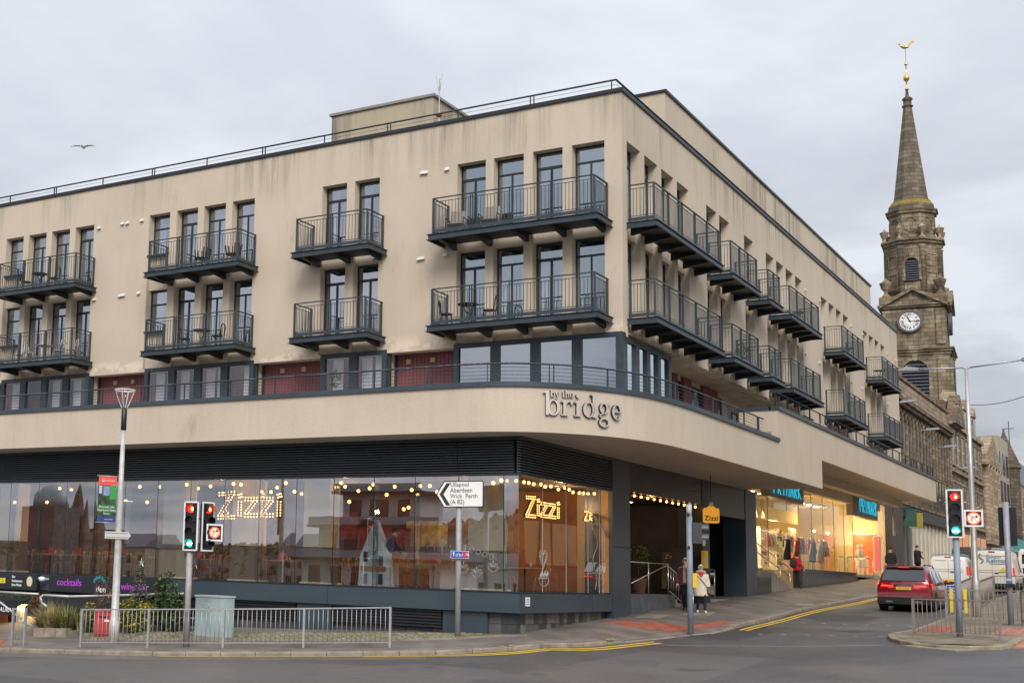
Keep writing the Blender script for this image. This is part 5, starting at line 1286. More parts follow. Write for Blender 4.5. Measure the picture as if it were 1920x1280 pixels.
# belfry opening with louvres on the two seen faces
def arched_louvre(cx, w, z0, z1, face, n, name='louvred_opening'):
    o = thing
    def M(a, d, z): return (cx+a, face_y-d, z) if face == 'f' else (face_x+d, cx+a, z)
    face_y, face_x = cyT-hh_, cxT+hh_
    r = w/2; zs = z1-r; pts = [(-r, z0), (r, z0)]+[(r*math.cos(t), zs+r*math.sin(t)) for t in [math.pi*i/12 for i in range(13)]]
    b = MB(); v0 = [M(a, .02, z) for a, z in pts]; b.prism(v0, Vector(M(0, .04, 0))-Vector(M(0, .02, 0))); ob = b.build(name, BLACK, tw)
    b = MB(); R2 = r+.22; ring = []
    for i in range(13):
        t = math.pi*i/12; ring.append(((r*math.cos(t), zs+r*math.sin(t)), (R2*math.cos(t), zs+R2*math.sin(t))))
    ring = [((r, z0), (R2, z0))]+ring+[((-r, z0), (-R2, z0))]
    for (i0, o0), (i1, o1) in zip(ring, ring[1:]): b.hexa([M(*i0[:1], 0, i0[1]), M(o0[0], 0, o0[1]), M(o1[0], 0, o1[1]), M(i1[0], 0, i1[1]), M(i0[0], .16, i0[1]), M(o0[0], .16, o0[1]), M(o1[0], .16, o1[1]), M(i1[0], .16, i1[1])])
    b.hexa([M(-.16, .0, zs+r-.05), M(.16, 0, zs+r-.05), M(.22, 0, zs+r+.42), M(-.22, 0, zs+r+.42), M(-.16, .24, zs+r-.05), M(.16, .24, zs+r-.05), M(.22, .24, zs+r+.42), M(-.22, .24, zs+r+.42)])
    b.build('arch_surround', SANDST, tw)
    for k in range(n):
        z = lerp(z0+.1, z1-.1, k/n); ww = r-.03 if z < zs else math.sqrt(max(.01, r*r-(z-zs)**2))-.03
        b = MB(); b.hexa([M(-ww, .05, z), M(ww, .05, z), M(ww, .05, z+.05), M(-ww, .05, z+.05), M(-ww, .18, z-.1), M(ww, .18, z-.1), M(ww, .18, z-.06), M(-ww, .18, z-.06)]); b.build('louvre', mat('grey_louvre', (.07, .08, .10), .6, 0, .2), ob)
hh_ = H
arched_louvre(cxT, 2.0, tz(760), tz(674), 'f', 13); arched_louvre(123.0, 2.0, tz(760), tz(674), 's', 13)
# clock stage
HC = 2.42; zc0 = tz(645); zc1 = tz(572)
b = MB(); sqbox(b, HC, zc0-.4, zc1); b.build('clock_stage', SANDST, tw)
for sx in (-1, 1): MB().box(cxT+sx*2.0-.35, cxT+sx*2.0+.35, cyT-HC-.12, cyT-HC, zc0, zc1-.3).build('pilaster', SANDST, tw)
cornice('cornice', zc1-.2, HC, ((0, .12), (.18, .16), (.32, .12)))
zp = zc1-.1
for ax in ('f', 's'):
    def M(a, d, z): return (cxT+a, cyT-HC-d, z) if ax == 'f' else (cxT+HC+d, cyT+a, z)
    b = MB()
    for s in (-1, 1):
        b.hexa([M(s*2.6, 0, zp-.0), M(s*2.6, .5, zp), M(0, .5, zp+1.45), M(0, 0, zp+1.45), M(s*2.6, 0, zp+.28), M(s*2.6, .5, zp+.28), M(0, .5, zp+1.75), M(0, 0, zp+1.75)])
    b.prism([M(-2.35, .0, zp), M(2.35, .0, zp), M(0, .0, zp+1.45)], Vector(M(0, .12, 0))-Vector(M(0, 0, 0))); b.build('pediment', SANDST, tw)
    # clock
    zcl = tz(600); rc = .84
    if ax == 'f': kx = -.28
    else: kx = 0
    ck = MB(); N = 40
    ring = [M(kx+rc*math.cos(2*math.pi*i/N), .16, zcl+rc*math.sin(2*math.pi*i/N)) for i in range(N)]
    ck.prism(ring, Vector(M(0, .26, 0))-Vector(M(0, .16, 0))); face = ck.build('clock_face', mat('clock_white', (.82, .82, .82), .4, 0, .03), tw)
    rg = MB()
    for i in range(N):
        t0, t1 = 2*math.pi*i/N, 2*math.pi*(i+1)/N
        def q(r, t, d): return M(kx+r*math.cos(t), d, zcl+r*math.sin(t))
        rg.hexa([q(rc-.03, t0, .1), q(rc+.11, t0, .1), q(rc+.11, t1, .1), q(rc-.03, t1, .1), q(rc-.03, t0, .34), q(rc+.11, t0, .34), q(rc+.11, t1, .34), q(rc-.03, t1, .34)])
        for rr_ in (.34, .78): rg.hexa([q(rr_, t0, .26), q(rr_+.025, t0, .26), q(rr_+.025, t1, .26), q(rr_, t1, .26), q(rr_, t0, .268), q(rr_+.025, t0, .268), q(rr_+.025, t1, .268), q(rr_, t1, .268)])
    rg.build('clock_ring', mat('lead_grey', (.10, .11, .13), .5), tw)
    nums = ['XII', 'I', 'II', 'III', 'IIII', 'V', 'VI', 'VII', 'VIII', 'IX', 'X', 'XI']; nb_ = MB()
    for k, s in enumerate(nums):
        a = math.pi/2-2*math.pi*k/12; rad = Vector((math.cos(a), math.sin(a))); tan = Vector((math.sin(a), -math.cos(a)))
        strokes = []; x = 0
        for c in s:
            w = {'I': .07, 'V': .13, 'X': .15}[c]
            if c == 'I': strokes.append(((x+w/2, 0), (x+w/2, .3)))
            if c == 'V': strokes += [((x, .3), (x+w/2, 0)), ((x+w/2, 0), (x+w, .3))]
            if c == 'X': strokes += [((x, .3), (x+w, 0)), ((x, 0), (x+w, .3))]
            x += w+.012
        for (x0, y0), (x1, y1) in strokes:
            P0 = rad*(.46+y0*.85)+tan*(x0-x/2); P1 = rad*(.46+y1*.85)+tan*(x1-x/2); nb_.bar(M(kx+P0.x, .268, zcl+P0.y), M(kx+P1.x, .268, zcl+P1.y), .038, .01, up=(Vector(M(0, 1, 0))-Vector(M(0, 0, 0))))
    nb_.build('clock_numerals', BLACKPL, tw)
    for a, L, w in ((math.pi/2-R_(335), .45, .08), (math.pi/2-R_(93), .76, .045)):
        h = MB(); h.bar(M(kx-.12*math.cos(a), .285, zcl-.12*math.sin(a)), M(kx+L*math.cos(a), .285, zcl+L*math.sin(a)), w, .015, up=(Vector(M(0, 1, 0))-Vector(M(0, 0, 0)))); h.build('clock_hand', BLACKPL, tw)
# octagonal belfry
def oct(b, r, z0, z1, r2=None): b.lathe((cxT, cyT, 0), [(r, z0), (r2 if r2 else r, z1)], 8, False, math.pi/8)
zo0, zo1 = tz(575), tz(452)
b = MB(); oct(b, 2.42, zo0-.3, tz(545)); b.build('octagon_base', SANDST, tw)
b = MB(); oct(b, 2.24, tz(545), zo1); b.build('octagon_stage', SANDST, tw)
cornice('cornice', tz(543), 2.3, ((0, .15), (.10, .12)), 8); cornice('cornice', zo1-.1, 2.28, ((0, .2), (.18, .22), (.34, .16)), 8)
b = MB()
for k in range(8):
    a = math.pi/8+k*math.pi/4; b.lathe((cxT+2.15*math.cos(a), cyT+2.15*math.sin(a), 0), [(.28, tz(545)), (.25, zo1-.3), (.34, zo1-.1)], 6)
b.build('corner_pilaster', SANDST, tw)
hh_ = 2.24*math.cos(math.pi/8)+.02
arched_louvre(cxT, 1.0, tz(521), tz(478), 'f', 9)
b = MB()
for s in (-1, 1):   # sunk panels on the diagonal faces
    a = -math.pi/2+s*math.pi/4; n = Vector((math.cos(a), math.sin(a), 0)); t = Vector((-n.y, n.x, 0)); c = Vector((cxT, cyT, 0))+n*(2.24*math.cos(math.pi/8)+.03)
    for z0, z1 in ((tz(535), tz(506)), (tz(492), tz(470))):
        for (p, q) in (((-.5, z0), (.5, z0)), ((.5, z0), (.5, z1)), ((.5, z1), (-.5, z1)), ((-.5, z1), (-.5, z0))):
            b.bar(c+t*p[0]+Vector((0, 0, p[1])), c+t*q[0]+Vector((0, 0, q[1])), .1, .1)
b.build('panel_moulding', SANDST, tw)
# upper drum, spire
zu0, zu1 = zo1+.45, tz(392)
b = MB(); oct(b, 2.1, zo1+.3, zo1+.9, 1.98); b.build('parapet', SANDST, tw)
b = MB(); oct(b, 1.86, zo1+.5, zu1); b.build('drum', SANDST, tw)
b = MB()
for k in range(8):
    a = k*math.pi/4-math.pi/2; n = Vector((math.cos(a), math.sin(a), 0)); t = Vector((-n.y, n.x, 0)); c = Vector((cxT, cyT, tz(412)))+n*(1.86*math.cos(math.pi/8)+.02)
    for i in range(16):
        t0, t1 = 2*math.pi*i/16, 2*math.pi*(i+1)/16; b.bar(c+t*.5*math.cos(t0)+Vector((0, 0, .62*math.sin(t0))), c+t*.5*math.cos(t1)+Vector((0, 0, .62*math.sin(t1))), .09, .09, up=n)
b.build('roundel', SANDST, tw)
cornice('cornice', zu1-.05, 1.88, ((0, .15), (.16, .2), (.28, .14)), 8)
b = MB(); b.lathe((cxT, cyT, 0), [(2.0, tz(385)), (1.85, tz(371)), (1.52, tz(362)), (1.42, tz(358)), (.36, tz(178))], 8, False, math.pi/8); b.build('spire', SPIREST, tw)
b = MB(); b.lathe((cxT, cyT, 0), [(1.9, tz(373)), (1.62, tz(363.5))], 8, False, math.pi/8); b.build('lichen_band', MOSS, tw)
b = MB(); b.lathe((cxT, cyT, tz(178)), [(.42, 0), (.46, .12), (.33, .2), (.33, .6), (.46, .72), (.36, .85), (.16, 1.0), (.10, 1.5), (.17, 1.62)], 10); b.build('finial', SANDDARK, tw)
zf = tz(178)+1.62
b = MB(); b.lathe((cxT, cyT, zf), [(.14, 0), (.14, .1), (.06, .18), (.08, .4), (.07, .7), (.12, .78), (.22, .88), (.26, 1.08), (.22, 1.28), (.07, 1.4), (.035, 2.2), (.14, 2.28), (.14, 2.40), (.03, 2.48), (.025, 3.85)], 12); b.build('gilded_rod', GOLD, tw)
zk = 0
b = MB(); b.sphere((cxT, cyT, zk+.12), .42, 12, 8, .55, 1.2, .35); b.tube((cxT-.40, cyT, zk+.18), (cxT-.72, cyT, zk+.62), .14, .07); b.sphere((cxT-.76, cyT, zk+.70), .11, 8, 6)
b.prism([(cxT-.84, cyT, zk+.72), (cxT-1.0, cyT, zk+.68), (cxT-.84, cyT, zk+.64)], (0, .04, 0))
b.prism([(cxT+.3, cyT, zk+.12), (cxT+.7, cyT, zk+.5), (cxT+1.15, cyT, zk+.75), (cxT+1.1, cyT, zk+.95), (cxT+.7, cyT, zk+.92), (cxT+.35, cyT, zk+.5)], (0, .07, 0))
b.prism([(cxT-.82, cyT-.02, zk+.78), (cxT-.74, cyT-.02, zk+.92), (cxT-.66, cyT-.02, zk+.78)], (0, .04, 0)); wc = b.build('weathercock', GOLD, tw); [setattr(v, 'co', Vector(((v.co.x-cxT)*.62+cxT, v.co.y, v.co.z*.62+zf+3.85))) for v in wc.data.vertices]
def urn(x, y, z, s, name='urn', m=SANDPALE):
    b = MB(); b.lathe((x, y, z), [(.3*s, 0), (.3*s, .15*s), (.12*s, .3*s), (.12*s, .45*s), (.34*s, .7*s), (.42*s, 1.05*s), (.46*s, 1.12*s), (.3*s, 1.18*s), (.1*s, 1.4*s), (.04*s, 1.5*s)], 12); b.build(name, m, tw)
for k in range(8): a = math.pi/8+k*math.pi/4; urn(cxT+2.3*math.cos(a), cyT+2.3*math.sin(a), zo1+.5, .85)
for sx in (-1, 1):
    for sy in (-1, 1):
        MB().box(cxT+sx*2.05-.55, cxT+sx*2.05+.55, cyT+sy*2.05-.55, cyT+sy*2.05+.55, zc1+.1, zc1+.85).build('corner_block', SANDST, tw); MB().box(cxT+sx*2.05-.5, cxT+sx*2.05+.5, cyT+sy*2.05-.5, cyT+sy*2.05+.5, zc1+.85, zc1+.95).build('lichen_patch', MOSS, tw)
        urn(cxT+sx*2.05, cyT+sy*2.05, zc1+.95, 1.15, 'corner_urn', SANDST)
rebase(tw, (cxT, cyT, 1.5)); tw.rotation_euler.z = R_(5)

# ------------------------------------------------------------------ far street: stone fronts
XS = -15.3
def front(name, label, y0, y1, z1, m, X=XS, depth=9, z0=-1):
    t = thing(name, (0, 0, 0), label, 'building'); MB().box(X-depth, X, y0, y1, z0, z1).build('wall', m, t); return t
GLD = mat('dark_window', (.02, .024, .03), .15, 0, .1)
def swin(root, y, w, z0, z1, X=XS, arch=True, sur=SANDDARK, pane=GLD):
    o = MB()
    o.box(X, X+.05, y-w/2-.14, y-w/2, z0, z1); o.box(X, X+.05, y+w/2, y+w/2+.14, z0, z1); o.box(X, X+.12, y-w/2-.2, y+w/2+.2, z0-.16, z0); o.box(X, X+.10, y-w/2-.2, y+w/2+.2, z1, z1+.16)
    o = o.build('window', sur, root); MB().box(X+.004, X+.02, y-w/2, y+w/2, z0, z1).build('pane', pane, o); MB().box(X+.02, X+.045, y-w/2, y+w/2, (z0+z1)/2-.04, (z0+z1)/2+.04).build('glazing_bar', WHITE, o)
Ty0, Ty1 = 91.45, 115.2
tb = front('stone_commercial_building', 'long dark stone building with a row of tall arcaded windows beside the cream block', Ty0, Ty1, 12.6, SANDDARK)
MB().box(XS-8.9, XS-.05, Ty0+.1, Ty1-.1, 12.6, 13.75).build('parapet', SANDPALE, tb); MB().box(XS-.6, XS+.05, Ty0, Ty1, 13.75, 13.95).build('parapet_coping', SANDBROWN, tb)
for off, z, h in ((.4, 12.1, .28), (.25, 11.85, .25), (.16, 7.9, .22), (.25, 5.4, .2)): MB().box(XS, XS+off, Ty0, Ty1, z, z+h).build('cornice', SANDBROWN, tb)
n = 17
for i in range(n):
    y = lerp(Ty0+.9, Ty1-.9, i/(n-1))
    o = MB(); MB().box(XS+.004, XS+.02, y-.45, y+.45, 8.3, 11.1).build('window_pane', GLD, tb)
    b = MB(); b.lathe((XS+.02, y+.71, 8.15), [(.14, 0), (.10, .12), (.09, 2.7), (.14, 2.85)], 8); b.box(XS, XS+.12, y+.55, y+.88, 11.0, 11.25); b.build('column', SANDBROWN, tb)
    b = MB(); r = .42
    for k in range(8):
        t0, t1 = math.pi*k/8, math.pi*(k+1)/8
        b.hexa([(XS, y+r*math.cos(t0), 11.1+r*math.sin(t0)), (XS, y+(r+.16)*math.cos(t0), 11.1+(r+.16)*math.sin(t0)), (XS, y+(r+.16)*math.cos(t1), 11.1+(r+.16)*math.sin(t1)), (XS, y+r*math.cos(t1), 11.1+r*math.sin(t1)), (XS+.07, y+r*math.cos(t0), 11.1+r*math.sin(t0)), (XS+.07, y+(r+.16)*math.cos(t0), 11.1+(r+.16)*math.sin(t0)), (XS+.07, y+(r+.16)*math.cos(t1), 11.1+(r+.16)*math.sin(t1)), (XS+.07, y+r*math.cos(t1), 11.1+r*math.sin(t1))])
    b.build('arch_moulding', SANDBROWN, tb)
    if i % 2 == 0: swin(tb, y, .8, 5.75, 7.5)
PIL = mat('cream_shop_pilaster', (.62, .55, .42), .6, 0, .12, 2)
MB().box(XS, XS+.35, Ty0, Ty1, 4.55, 5.3).build('shop_fascia', mat('dark_shop_fascia', (.03, .03, .032), .5), tb)
for i in range(15):
    y = lerp(Ty0+.4, Ty1-.4, i/14); MB().box(XS, XS+.12, y-.26, y+.26, .4, 4.55).build('shop_pilaster', PIL if y > 96.5 else mat('dark_teal_pilaster', (.10, .11, .11), .5), tb)
    if i < 14: MB().box(XS+.004, XS+.03, y+.25, y+1.4, 1.6, 4.4).build('shop_window', mat('pale_shop_window', (.42, .40, .36), .3, 0, .3, .6) if y > 96 else GLD, tb)
for v, (u, lab, c) in enumerate(((1700, 'green projecting shop sign on the dark stone building', (.04, .11, .085)), (1712, 'yellow and green projecting pub sign on the dark stone building', (.35, .30, .04)))):
    p = onX(u+4, 968 if v == 0 else 975, XS+.5); t = thing('projecting_sign', p, lab, 'sign')
    MB().box(-.45, .45, -.06, .06, -.62 if v == 0 else -.5, .5).build('sign_board', mat('sign_colour_%d' % v, c, .5, 0, .3, 3), t)
    MB().box(-.5, .5, -.02, .02, .5, .56).build('bracket', BLACKPL, t)
bt = thing('bunting', (XS+.6, Ty0+2, 7.6), 'string of pale triangular flags along the dark stone building', 'bunting')
for i in range(14): b = MB(); b.prism([(0, i*1.25, 0), (0, i*1.25+.8, 0), (0, i*1.25+.4, -1.0)], (.02, 0, 0)); b.build('flag', mat('faded_flag', (.33, .30, .17), .9, 0, .3, 2), bt)
# lamps on brackets
for (u, v, X) in ((1704, 753, XS+1), (1750, 805, XS+1), (1783, 837, XS+1), (1818, 877, XS+1.2)):
    p = onX(u, v, X); t = thing('wall_lamp', p, 'grey street lantern on a bracket fixed to the stone fronts', 'street lamp', 'wall mounted street lanterns')
    MB().hexa([(-.5, -.16, -.06), (.45, -.14, 0), (.45, .14, 0), (-.5, .16, -.06), (-.4, -.1, .1), (.3, -.08, .12), (.3, .08, .12), (-.4, .1, .1)]).build('lantern', mat('lamp_housing', (.28, .30, .32), .4, .3), t); rbar(t, 'bracket', [(-.45, 0, 0), (-1.1, 0, -.05)], .03, GALV_B)
# second building with gable
b2 = front('gabled_stone_building', 'brown stone building with tall windows and a small gable beyond the steeple', 115.3, 134.4, 13.1, SANDBROWN, depth=8)
b = MB(); b.prism([(XS-.3, 115.5, 13.1), (XS-.3, 120.5, 13.1), (XS-.3, 118, 15.6)], (.8, 0, 0)); b.build('gable', SANDBROWN, b2)
for k, z in enumerate((13.0, 9.3, 5.2)): MB().box(XS, XS+.2, 115.3, 134.4, z, z+.25).build('cornice', SANDPALE, b2)
for i in range(7):
    y = 116.9+i*2.6
    for z in (6.0, 10.0): swin(b2, y, 1.15, z, z+2.5, sur=SANDPALE)
for i in range(5): MB().box(XS, XS+.06, 116.3+i*3.7, 119.2+i*3.7, 1.9, 4.6).build('shop_window', mat('warm_shop_window_%d' % i, [(.45, .08, .06), (.25, .16, .08), (.5, .4, .25), (.1, .08, .07), (.3, .12, .1)][i], .4, emit=(1, .45, .2), estr=.25), b2)
b = MB(); b.box(XS-7, XS-.4, 115.6, 134, 13.35, 15.0); b.build('attic', SANDBROWN, b2)
for y in (121, 127, 132): b = MB(); b.box(XS-2.5, XS-1.5, y, y+1.4, 15, 16.6); c_ = b.build('chimney', SANDBROWN, b2); [MB().lathe((XS-2, y+.3+.4*j, 16.6), [(.14, 0), (.11, .45)], 8).build('chimney_pot', MATS.get('terracotta_pot') or mat('terracotta_pot', (.28, .13, .09), .8, 0, .2, 4), c_) for j in range(3)]
for y in (118, 123.5, 129): b = MB(); b.box(XS-.9, XS+.02, y, y+1.7, 13.35, 15.1); b.prism([(XS-.95, y-.15, 15.1), (XS-.95, y+1.85, 15.1), (XS-.95, y+.85, 16.0)], (1.05, 0, 0)); d_ = b.build('dormer', SANDPALE, b2); MB().box(XS+.021, XS+.03, y+.35, y+1.35, 13.6, 14.9).build('pane', GLD, d_)
# classical bank
b3 = front('classical_stone_building', 'pale stone classical building with columns and a pediment', 134.5, 144.2, 12.3, SANDPALE, depth=10)
b = MB(); b.prism([(XS-.5, 134.3, 12.3), (XS-.5, 144.4, 12.3), (XS-.5, 139.4, 14.5)], (.9, 0, 0)); b.build('pediment', SANDPALE, b3); MB().box(XS, XS+.5, 134.3, 144.4, 11.4, 12.29).build('entablature', SANDPALE, b3)
for i in range(5): y = 135.3+i*2.05; b = MB(); b.lathe((XS+.1, y, 5), [(.42, 0), (.34, .3), (.3, 5.6), (.42, 6.0), (.42, 6.4)], 12); b.build('column', SANDPALE, b3)
MB().box(XS, XS+.4, 134.5, 144.2, 4.3, 5).build('balustrade', SANDPALE, b3)
b = MB(); b.hexa([(XS-9, 134.6, 12.3), (XS-.5, 134.6, 12.3), (XS-.5, 144, 12.3), (XS-9, 144, 12.3), (XS-9, 139, 14.3), (XS-.5, 139, 14.3), (XS-.5, 139.6, 14.3), (XS-9, 139.6, 14.3)]); b.build('roof', mat('slate_roof', (.11, .12, .14), .5, 0, .2, 2), b3)
b4 = front('plain_modern_building', 'plain cream modern building with vertical window strips in the street', 144.4, 152.4, 15.0, mat('pale_panel_wall', (.38, .335, .265), .8, 0, .1, .4), X=XS+.3, depth=12)
for y in (145.6, 148.2, 150.8):
    for z in (5.8, 8.6, 11.4): MB().box(XS+.3, XS+.36, y-.75, y+.75, z, z+2.1).build('window', GLD, b4)
MB().box(XS+.3, XS+1.3, 144.6, 152.2, 3.9, 5.2).build('shop_fascia', emis('teal_fascia', (.02, .22, .22), .35), b4)
b5 = front('gothic_building', 'dark gothic stone building with spired turrets', 152.6, 163.5, 13.2, SANDDARK, X=XS+.2)
for y, r, h in ((154.2, 1.3, 3.4), (159.2, .8, 2.6)): b = MB(); b.lathe((XS-.2, y, 6), [(r, 0), (r, 6.4), (r*1.15, 6.6), (r*1.1, 6.8), (.12, 6.8+h), (.06, 7.3+h)], 8, False); b.build('turret', SANDDARK if r > 1.2 else mat('slate_turret', (.09, .10, .11), .6), b5)
rbar(b5, 'weather_vane', [(XS-.2, 159.2, 15.6), (XS-.2, 159.2, 18.0)], .04, BLACKPL); rbar(b5, 'weather_vane_arm', [(XS-.7, 159.2, 17.2), (XS+.3, 159.2, 17.2)], .035, BLACKPL)
for i in range(4):
    for z in (6, 9.4): swin(b5, 154+i*2.6, 1.2, z, z+2.2, X=XS+.2)
b6 = front('mansard_building', 'stone building with grey mansard roof at the end of the street', 163.6, 190, 11.5, SANDPALE, X=XS+.3)
b = MB(); b.hexa([(XS-9, 163.6, 11.5), (XS+.4, 163.6, 11.5), (XS+.4, 190, 11.5), (XS-9, 190, 11.5), (XS-7, 163.8, 15.3), (XS-1.2, 163.8, 15.3), (XS-1.2, 190, 15.3), (XS-7, 190, 15.3)]); b.build('roof', mat('slate_roof_blue', (.10, .115, .14), .5, 0, .2, 2), b6)
for i in range(8):
    for z in (4.6, 8.0): swin(b6, 165.2+i*3, 1.2, z, z+2.1, X=XS+.3, sur=SANDPALE)
# far end closing the street
b7 = thing('far_town_house', (-4, 232, 4), 'distant stone house closing the end of the street', 'building')
MB().box(-12, 12, 0, 10, -2, 11).build('wall', SANDBROWN, b7); MB().prism([(-12, -.3, 11), (12, -.3, 11), (12, 5, 15), (-12, 5, 15)], (0, .1, 0)).build('roof', mat('slate_roof', (.11, .12, .14)), b7)
for i in range(6): MB().box(-10+i*3.6, -8.8+i*3.6, -.1, .02, 5, 7.2).build('window', GLD, b7)

# the other side of the street, out of frame but mirrored in the shop glass
ro = random.Random(12)
yy = 47
for i in range(9):
    w = ro.uniform(9, 14); h = ro.uniform(9.5, 13.5); m = [SANDBROWN, SANDPALE, SANDDARK][i % 3]
    t = thing('street_building', (5.5, yy+w/2, GZ(5, yy)), 'stone building across the street, out of view and mirrored in the shop windows', 'building', 'stone buildings across the street')
    MB().box(0, 9, -w/2, w/2-.02, -1, h).build('wall', m, t); MB().box(-.3, .0, -w/2, w/2-.02, h-.5, h).build('cornice', m, t)
    for k in range(4):
        y = -w/2+1.6+k*(w-3.2)/3
        for z in (4.6, 7.6): MB().box(-.06, -.002, y-.55, y+.55, z, z+1.9).build('window', GLD, t)
        MB().box(-.06, -.002, y-.9, y+.9, .4, 3.2).build('shop_window', emis('lit_window_%d' % (i % 3), [(1, .75, .4), (.6, .5, .45), (1, .6, .3)][i % 3], .35), t)
    yy += w

# ------------------------------------------------------------------ street furniture
def vtop(base, v):                 # height above base of photo row v for a vertical thing standing at base
    lo, hi = 0, 30
    for _ in range(40):
        m = (lo+hi)/2
        if pv(Vector(base)+Vector((0, 0, m))) > v: lo = m
        else: hi = m
    return lo
TOCAM = lambda p: math.atan2(-p.x, -p.y)          # yaw so that local -Y faces the camera
def face_rz(p): return math.atan2(p.y, p.x)-math.pi/2
# guard railings: every bar a part
BARm = {}
def guard_rail(pts, label, m, group=None, h=1.05, cat='railing', sp=.125, curved_end=False):
    p0 = pts[0]; t = thing('guard_railing', p0, label, cat, group)
    for i, p in enumerate(pts):
        q = Vector(p)-Vector(p0); d = (Vector(pts[min(i+1, len(pts)-1)])-Vector(pts[max(i-1, 0)])).to_2d().normalized()
        b = MB(); b.bar((q.x, q.y, q.z-.05), (q.x, q.y, q.z+h), .075, .055, up=(d.x, d.y, 0)); b.build('post', m, t)
    for p, q in zip(pts, pts[1:]):
        a = Vector(p)-Vector(p0); c = Vector(q)-Vector(p0)
        for z, w, hh in ((h-.02, .05, .035), (.13, .035, .02)): b = MB(); b.bar(a+Vector((0, 0, z)), c+Vector((0, 0, z)), w, hh); b.build('rail', m, t)
        n = max(2, int((c-a).length/sp))
        for k in range(1, n):
            s = a.lerp(c, k/n)
            if m.name not in BARm: BARm[m.name] = MB().tube((0, 0, .13), (0, 0, h-.02), .009, n=6).mesh('bar', m)
            put('bar', BARm[m.name], t, s)
    return t
GRt = [onG(u, v) for u, v in ((151, 1212), (277, 1213), (418, 1213.5), (569, 1213.5), (731, 1213))]
guard_rail(GRt, 'long galvanised guard railing along the kerb in front of the restaurant', GALV)
guard_rail([onG(22, 1209), onG(45, 1209.5)], 'short narrow galvanised railing near the kerb at the far left', GALV, sp=.09)
gi = [onG(u, v) for u, v in ((1714, 1191), (1876, 1199))]
guard_rail(gi, 'brownish guard railing across the nose of the traffic island', GALV_B, sp=.13)
gi = [onG(u, v) for u, v in ((1776, 1161), (1822, 1130))]; guard_rail([gi[0], gi[0].lerp(gi[1], .5), gi[1]], 'guard railing along the left edge of the island behind the yellow posts', GALV_B, sp=.13)
gi = [onG(u, v) for u, v in ((1838, 1141), (1862, 1127))]; guard_rail(gi, 'short slanting guard railing beside the tall lamp column on the island', GALV_B, sp=.13)
guard_rail([onG(1865, 1126), onG(1990, 1128)], 'far guard railing across the island in front of the lettered van', GALV_B, sp=.13)
guard_rail([onG(1820, 1168), onG(1918, 1170), onG(1990, 1180)], 'middle guard railing across the island behind the pole with the button box', GALV_B, sp=.13)

# tall lamp column with banner and finger sign, left
lb = onG(213, 1205); lh = vtop(lb, 765)
lean = Vector((0.0, 0, 1))
lc = thing('lamp_column', lb, 'tall pale lamp column with a clear glass cone lantern in front of the restaurant', 'street lamp')
b = MB(); b.lathe((0, 0, 0), [(.15, -.1), (.15, .62), (.115, .66), (.105, 2.4), (.085, lh*.62), (.06, lh-.65)], 14); b.build('column', mat('pale_lamp_column', (.50, .49, .47), .5, .15, .2, 5, bump=.05), lc)
b = MB(); b.lathe((0, 0, lh-.65), [(.075, 0), (.085, .02), (.085, .62), (.05, .66)], 12); b.build('dark_collar', BLACKPL, lc)
b = MB(); b.lathe((0, 0, lh), [(.05, 0), (.09, .02), (.16, .18), (.27, .42), (.30, .54), (.285, .54), (.25, .42), (.14, .18), (.05, .03)], 20); b.build('lantern_glass', glass('lantern_glass', (.97, .97, .97), .02, k=.6), lc)
b = MB(); [b.bar((.30*math.cos(i*.3142), .30*math.sin(i*.3142), lh+.54), (.30*math.cos((i+1)*.3142), .30*math.sin((i+1)*.3142), lh+.54), .03) for i in range(20)]
for k in range(4): a = k*math.pi/2+.4; b.bar((.09*math.cos(a), .09*math.sin(a), lh+.02), (.24*math.cos(a), .24*math.sin(a), lh+.36), .018); b.bar((.24*math.cos(a), .24*math.sin(a), lh+.36), (.30*math.cos(a), .30*math.sin(a), lh+.54), .018)
b.build('lantern_rim', mat('pale_rim', (.75, .70, .68), .4), lc)
b = MB(); b.box(-.05, .06, -.14, -.10, .25, .5); b.build('access_door', GALV, lc)
fz = face_rz(lb)
rgt = Vector((math.cos(fz), math.sin(fz), 0)); towards = Vector((rgt.y, -rgt.x, 0))
def z_at(base, v): return vtop(base, v)
zb1, zb0 = z_at(lb, 893), z_at(lb, 980)
bn = thing('banner', lb+rgt*-.12+Vector((0, 0, zb0)), 'red green and navy tourist banner hung from the pale lamp column', 'banner', rz=fz)
bw_ = .53; bh = zb1-zb0
for z in (0, bh): b = MB(); b.tube((-bw_-.05, 0, z), (.06, 0, z), .014); b.build('arm', GALV, bn)
def zone(z0, z1, c, name, x0=-bw_, x1=0, d=0, var=.25, sc=6): piece(name, mat('print_'+name, c, .7, 0, var, sc), x0, x1, -.008-d, .004, z0, z1, bn)
zone(bh*.80, bh, (.72, .08, .07), 'red_band', var=.02); zone(bh*.14, bh*.80, (.025, .06, .03), 'forest_print', var=.9, sc=5); zone(0, bh*.14, (.02, .05, .16), 'navy_band', var=.05)
zone(bh*.58, bh*.78, (.22, .26, .5), 'blue_print', -.38, -.2, .002, .6, 9); zone(bh*.50, bh*.80, (.03, .30, .05), 'green_print', -.19, -.005, .002, .7, 14); zone(bh*.62, bh*.79, (.45, .46, .52), 'pale_print', -.51, -.42, .002, .4, 8); zone(bh*.22, bh*.38, (.02, .16, .04), 'green_band', -.52, -.01, .002, .5, 6)
WT_ = mat('white_print', (.8, .8, .8), .6, 0, 0)
for s, z in (('Discover the', .335), ('Real Loch Ness', .265), ('Story', .195)): text('lettering', s, .085, WT_, bn, (-.265, -.013, bh*z), (1, 0, 0), (0, 0, 1), .001)
text('lettering', 'LOCH NESS', .055, WT_, bn, (-.20, -.013, bh*.9), (1, 0, 0), (0, 0, 1), .001)
